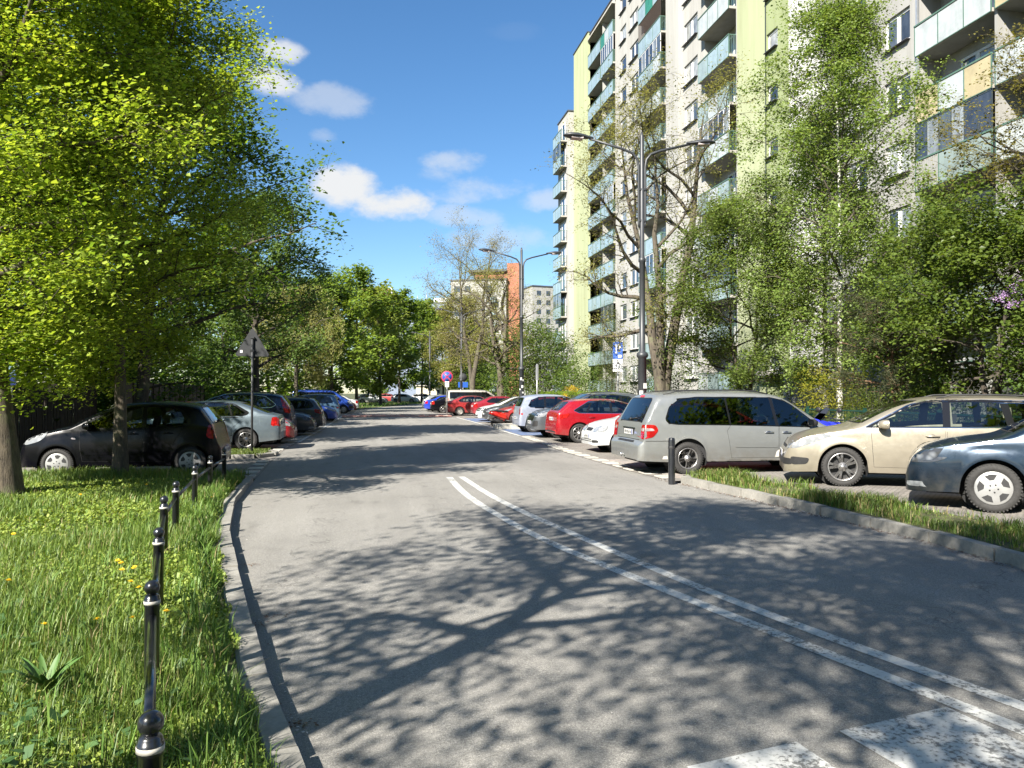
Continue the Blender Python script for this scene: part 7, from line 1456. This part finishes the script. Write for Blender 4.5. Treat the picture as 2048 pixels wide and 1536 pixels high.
# direction signs further on
t_ = (926 - 1024) / FPX; dn = 78.0; nx, ny = dn * (SA + t_ * CA), dn * (CA - t_ * SA); s2 = tag(empty('direction_sign', (nx, ny, 0)), 'small blue pointer below the back of a round sign', 'road sign'); pole(s2, 3.6, .035); m = MB(); m.lathe([(0, -.04), (.42, -.04), (.42, -.02), (0, -.02)], 24, (0, 0, zof(755, dn)), 'y'); m.build('plate', SIGNBK, s2); p = rect_plate(s2, 'pointer', 1.0, .55, zof(775, dn), SIGNB)
# information board at the lawn edge, half behind the thick linden
t_ = (22 - 1024) / FPX; dn = 15.6; nx, ny = dn * (SA + t_ * CA), dn * (CA - t_ * SA); s3 = tag(empty('information_board', (nx, ny, .1), .5), 'pale and dark blue board on a post behind the thick linden', 'sign'); pole(s3, 2.3, .03); rect_plate(s3, 'upper_plate', .16, .30, zof(749, dn) - .1, M('board_pale_blue', (.35, .52, .62), .5)); rect_plate(s3, 'lower_plate', .16, .30, zof(770, dn) - .1, M('board_dark_blue', (.03, .05, .22), .5))
# thin post by the hedge
t_ = (1074 - 1024) / FPX; dn = 42.0; nx, ny = dn * (SA + t_ * CA), dn * (CA - t_ * SA); s4 = tag(empty('sign_post', (nx, ny, 0)), 'bare steel post by the hedge with a narrow edge-on plate', 'post'); pole(s4, zof(728, dn), .035); m = MB(); m.bbox(-.02, .02, -.25, .25, zof(760, dn), zof(730, dn)); m.build('plate', GALV, s4)
# --- fences
FB = M('fence_brown', (.030, .021, .016), .75, var=.25, scale=4, bmp=.3); FBR = M('fence_brown_boards', (.042, .030, .023), .7, var=.25, scale=4)  # plain boards get a lighter brown than the slats
fx = -9.9; fence = tag(empty('slatted_fence', (fx, 16, 0)), 'dark brown fence of upright wooden slats behind the black hatchback', 'fence'); sl = MB(); sl.bbox(-.012, .012, -.03, .03, .12, 1.98); slm = sl.mesh('slat', FB)
for i in range(128): inst(slm, 'slat', fence, (rr.uniform(-.006, .006), .25 + i * .118, rr.uniform(-.012, .012)))
for z in (.4, 1.7): m = MB(); m.bbox(-.06, -.013, 0, 15.4, z - .04, z + .04); m.build('rail', FB, fence)
for i in range(7): m = MB(); m.bbox(-.14, -.061, i * 2.5, i * 2.5 + .09, 0, 2.0); m.build('post', FB, fence)
pf = tag(empty('panel_fence', (-9.3, 31.6, 0)), 'brown fence of plain boards behind the silver blue liftback', 'fence'); pm_ = MB(); pm_.bbox(-.02, .02, -.48, .48, .1, 2.1); pmm = pm_.mesh('panel', FBR)
for i in range(16): inst(pmm, 'panel', pf, (rr.uniform(-.008, .008), .5 + i, rr.uniform(-.02, .02)))
for i in range(17): m = MB(); m.bbox(.021, .06, i - .03, i + .03, 0, 2.12); m.build('post', FB, pf)
gt = MB(); gt.tube([(.024, 4.25, 1.75), (.024, 4.4, 1.55), (.024, 4.3, 1.5), (.024, 4.5, 1.7), (.024, 4.62, 1.5), (.024, 4.6, 1.8)], .012, 5); gt.build('graffiti', SIGNW, pf)
GF = M('fence_green', (.006, .038, .028), .5, var=.15); gfn = tag(empty('wire_fence', (12.1, 12.0, .02)), 'low green wire mesh fence before the garden shrubs', 'fence')
for i in range(9): m = MB(); m.bbox(-.03, .03, i * 2.5 - .03, i * 2.5 + .03, 0, 1.28); m.bbox(-.035, .035, i * 2.5 - .035, i * 2.5 + .035, 1.28, 1.30); m.build('post', GF, gfn)
wm_ = MB()
for z in (.15, .35, .55, .75, .95, 1.2): wm_.bbox(-.006, .006, .03, 2.47, z - .006, z + .006)
for k in range(48): wm_.bbox(-.003, .003, .03 + k * .051, .036 + k * .051, .1, 1.22)
wm_.bbox(-.015, .015, .03, 2.47, 1.2, 1.235); wmm = wm_.mesh('mesh_panel', GF)
for i in range(8): inst(wmm, 'mesh_panel', gfn, (0, i * 2.5, 0))

# ================================================================ TWO-WHEELERS
RED_S = paint('scooter_red', (.55, .02, .012), .0, .25); BLU_S = paint('motorbike_blue', (.02, .03, .45), .0, .22)
def two_wheel(root, xw, R, w, mats):
    me = MB(); me.lathe([(R - .075, w * .35), (R - .05, w * .5), (R - .01, w * .38), (R, 0), (R - .01, -w * .38), (R - .05, -w * .5), (R - .075, -w * .35), (R - .075, w * .35)], 26, axis='y'); mesh_ = me.mesh('wheel', TYRE); rm = MB(); rm.lathe([(R - .07, .03), (R - .085, .035), (R - .085, -.035), (R - .07, -.03)], 26, axis='y'); rm.lathe([(.035, .05), (.035, -.05)], 12, axis='y')
    for k in range(5):
        an = 2 * PI * k / 5; rm.tube([(.03 * math.cos(an), 0, .03 * math.sin(an)), ((R - .08) * math.cos(an), 0, (R - .08) * math.sin(an))], .014, 6)
    rmesh = rm.mesh('rim', mats)
    for x in xw: o = inst(mesh_, 'wheel', root, (x, 0, R)); inst(rmesh, 'rim', o)
sc = tag(empty('scooter', (6.0, 37.3, .006), math.radians(4)), 'red motor scooter parked beside the concrete lamp island', 'scooter')
two_wheel(sc, (.28, 1.55), .25, .11, STEELW)
def hull(root, name, secs, mat, parent=None):
    """loft through sections (x, half width, z low, z high)"""
    vs = []; fs = []; n = 12
    for x, hw, z0, z1 in secs:
        for k in range(n):
            an = 2 * PI * k / n; c, s_ = math.cos(an), math.sin(an); vs.append((x, hw * (abs(c) ** .7) * (1 if c > 0 else -1), (z0 + z1) / 2 + (z1 - z0) / 2 * (abs(s_) ** .7) * (1 if s_ > 0 else -1)))
    for i in range(len(secs) - 1):
        for k in range(n): k2 = (k + 1) % n; fs.append((i * n + k, (i + 1) * n + k, (i + 1) * n + k2, i * n + k2))
    fs += [tuple(range(n)), tuple(reversed(range((len(secs) - 1) * n, len(secs) * n)))]; m = MB(); m.add(vs, fs, 0, True); return m.build(name, mat, parent or root)
hull(sc, 'body', [(.0, .05, .66, .74), (.12, .12, .56, .78), (.4, .16, .48, .76), (.75, .15, .36, .68), (.9, .10, .32, .46)], RED_S)
hull(sc, 'seat', [(.02, .08, .74, .80), (.2, .14, .75, .86), (.55, .14, .72, .83), (.85, .11, .70, .80), (.95, .05, .70, .76)], BLK)
hull(sc, 'floorboard', [(.8, .15, .26, .36), (1.1, .17, .24, .30), (1.25, .15, .24, .36)], BLK)
m = MB(); m.add([(1.20, -.20, .28), (1.20, .20, .28), (1.32, .22, .62), (1.32, -.22, .62), (1.24, .14, .98), (1.24, -.14, .98), (1.40, 0, .62), (1.32, 0, .98), (1.3, 0, .30)], [(0, 8, 6, 3), (8, 1, 2, 6), (3, 6, 7, 5), (6, 2, 4, 7), (0, 3, 2, 1), (3, 5, 4, 2), (5, 7, 4)]); m.build('leg_shield', RED_S, sc)
m = MB(); m.ball((1.3, 0, 1.03), .11, 12, 8, 0, (.8, 1.2, .8)); m.build('headlamp_cowl', RED_S, sc); m = MB(); m.tube([(1.2, -.33, 1.08), (1.26, -.12, 1.06), (1.26, .12, 1.06), (1.2, .33, 1.08)], .016, 8); m.build('handlebar', BLK, sc)
for s in (-1, 1): m = MB(); m.tube([(1.22, s * .22, 1.08), (1.26, s * .26, 1.26)], .007, 6); m.ball((1.26, s * .28, 1.30), .06, 10, 6, 0, (.3, 1, .7)); m.build('mirror', BLK, sc)
hull(sc, 'front_mudguard', [(1.38, .03, .44, .48), (1.52, .07, .48, .54), (1.68, .05, .44, .50)], RED_S); m = MB(); m.tube([(1.34, .0, .7), (1.55, 0, .25)], .03, 8); m.build('fork', BLK, sc)
hull(sc, 'engine', [(.1, .12, .18, .34), (.35, .14, .16, .40), (.65, .12, .18, .36)], BLK); m = MB(); m.tube([(.75, -.17, .24), (.4, -.18, .26), (.12, -.18, .32), (-.05, -.18, .36)], [.03, .05, .06, .045], 10); m.build('silencer', BLK, sc); hull(sc, 'tail_light', [(-.03, .05, .62, .70), (.05, .07, .61, .72)], TAIL); m = MB(); m.box((-.06, 0, .48), (.02, .16, .2), rot=Matrix.Rotation(.35, 3, 'Y')); m.build('licence_plate', PLATE, sc); m = MB(); m.tube([(.55, 0, .22), (.45, .18, .0)], .012, 6); m.tube([(.55, 0, .22), (.45, -.18, .0)], .012, 6); m.build('stand', BLK, sc)
m = MB(); m.tube([(.02, -.12, .80), (-.12, -.1, .86), (-.14, 0, .87), (-.12, .1, .86), (.02, .12, .80)], .013, 6); m.build('grab_rail', CHROME, sc)
mx_, my_ = 9.55, 14.35; mc = tag(empty('motorcycle', (10.4, 16.55, .006), math.radians(188)), 'blue motorcycle with dark windshield between minivan and beige car', 'motorcycle')
mc.location = (11.9, 16.3, .006); mc.rotation_euler = (0, 0, math.radians(183))
two_wheel(mc, (.33, 1.75), .31, .14, ALLOY)
hull(mc, 'fairing', [(1.1, .14, .45, .92), (1.45, .22, .5, 1.05), (1.7, .2, .62, 1.10), (1.92, .06, .72, .98)], BLU_S); hull(mc, 'tank', [(.75, .10, .78, .88), (.95, .16, .76, 1.0), (1.3, .15, .78, 1.02), (1.45, .08, .82, .95)], BLU_S); hull(mc, 'seat', [(.05, .07, .86, .92), (.4, .14, .76, .86), (.8, .12, .74, .82)], BLK); hull(mc, 'tail', [(-.1, .05, .80, .90), (.2, .12, .70, .86), (.6, .12, .62, .78)], BLU_S); hull(mc, 'engine', [(.6, .14, .3, .7), (.95, .2, .25, .75), (1.3, .14, .3, .7)], BLK)
m = MB(); q = [(1.62, .16, 1.05), (1.62, -.16, 1.05), (1.47, .16, 1.20), (1.47, -.16, 1.20), (1.33, .10, 1.33), (1.33, -.10, 1.33), (1.70, 0, 1.08), (1.53, 0, 1.22), (1.37, 0, 1.35)]; m.add(q, [(0, 6, 7, 2), (6, 1, 3, 7), (2, 7, 8, 4), (7, 3, 5, 8), (2, 7, 6, 0), (7, 3, 1, 6), (4, 8, 7, 2), (8, 5, 3, 7)], 0, True); m.build('windshield', M('smoked_screen', (.03, .035, .05), .1, var=0), mc)
m = MB(); m.tube([(1.18, -.36, 1.06), (1.32, -.14, 1.10), (1.32, .14, 1.10), (1.18, .36, 1.06)], .016, 8); m.build('handlebar', BLK, mc)
for s in (-1, 1): m = MB(); m.tube([(1.34, s * .2, 1.12), (1.30, s * .34, 1.24)], .009, 6); m.ball((1.29, s * .38, 1.29), .085, 12, 8, 0, (.45, 1.0, .7)); m.build('mirror', BLK, mc)
m = MB(); m.tube([(1.5, .08, .9), (1.75, .08, .31)], .026, 8); m.tube([(1.5, -.08, .9), (1.75, -.08, .31)], .026, 8); m.build('fork', CHROME, mc); m = MB(); m.tube([(.8, 0, .3), (.65, .2, 0)], .014, 6); m.build('stand', BLK, mc)

# ================================================================ BEHIND THE PHOTOGRAPHER (unseen block, added for its reflection in the car windows)
back = far_box('apartment_block', 'long pale apartment slab out of view, added for window reflections', 18.0, -52.0, 70, 12, 30, math.pi, [PL_W], 10, tuple(range(-32, 33, 4)), ())
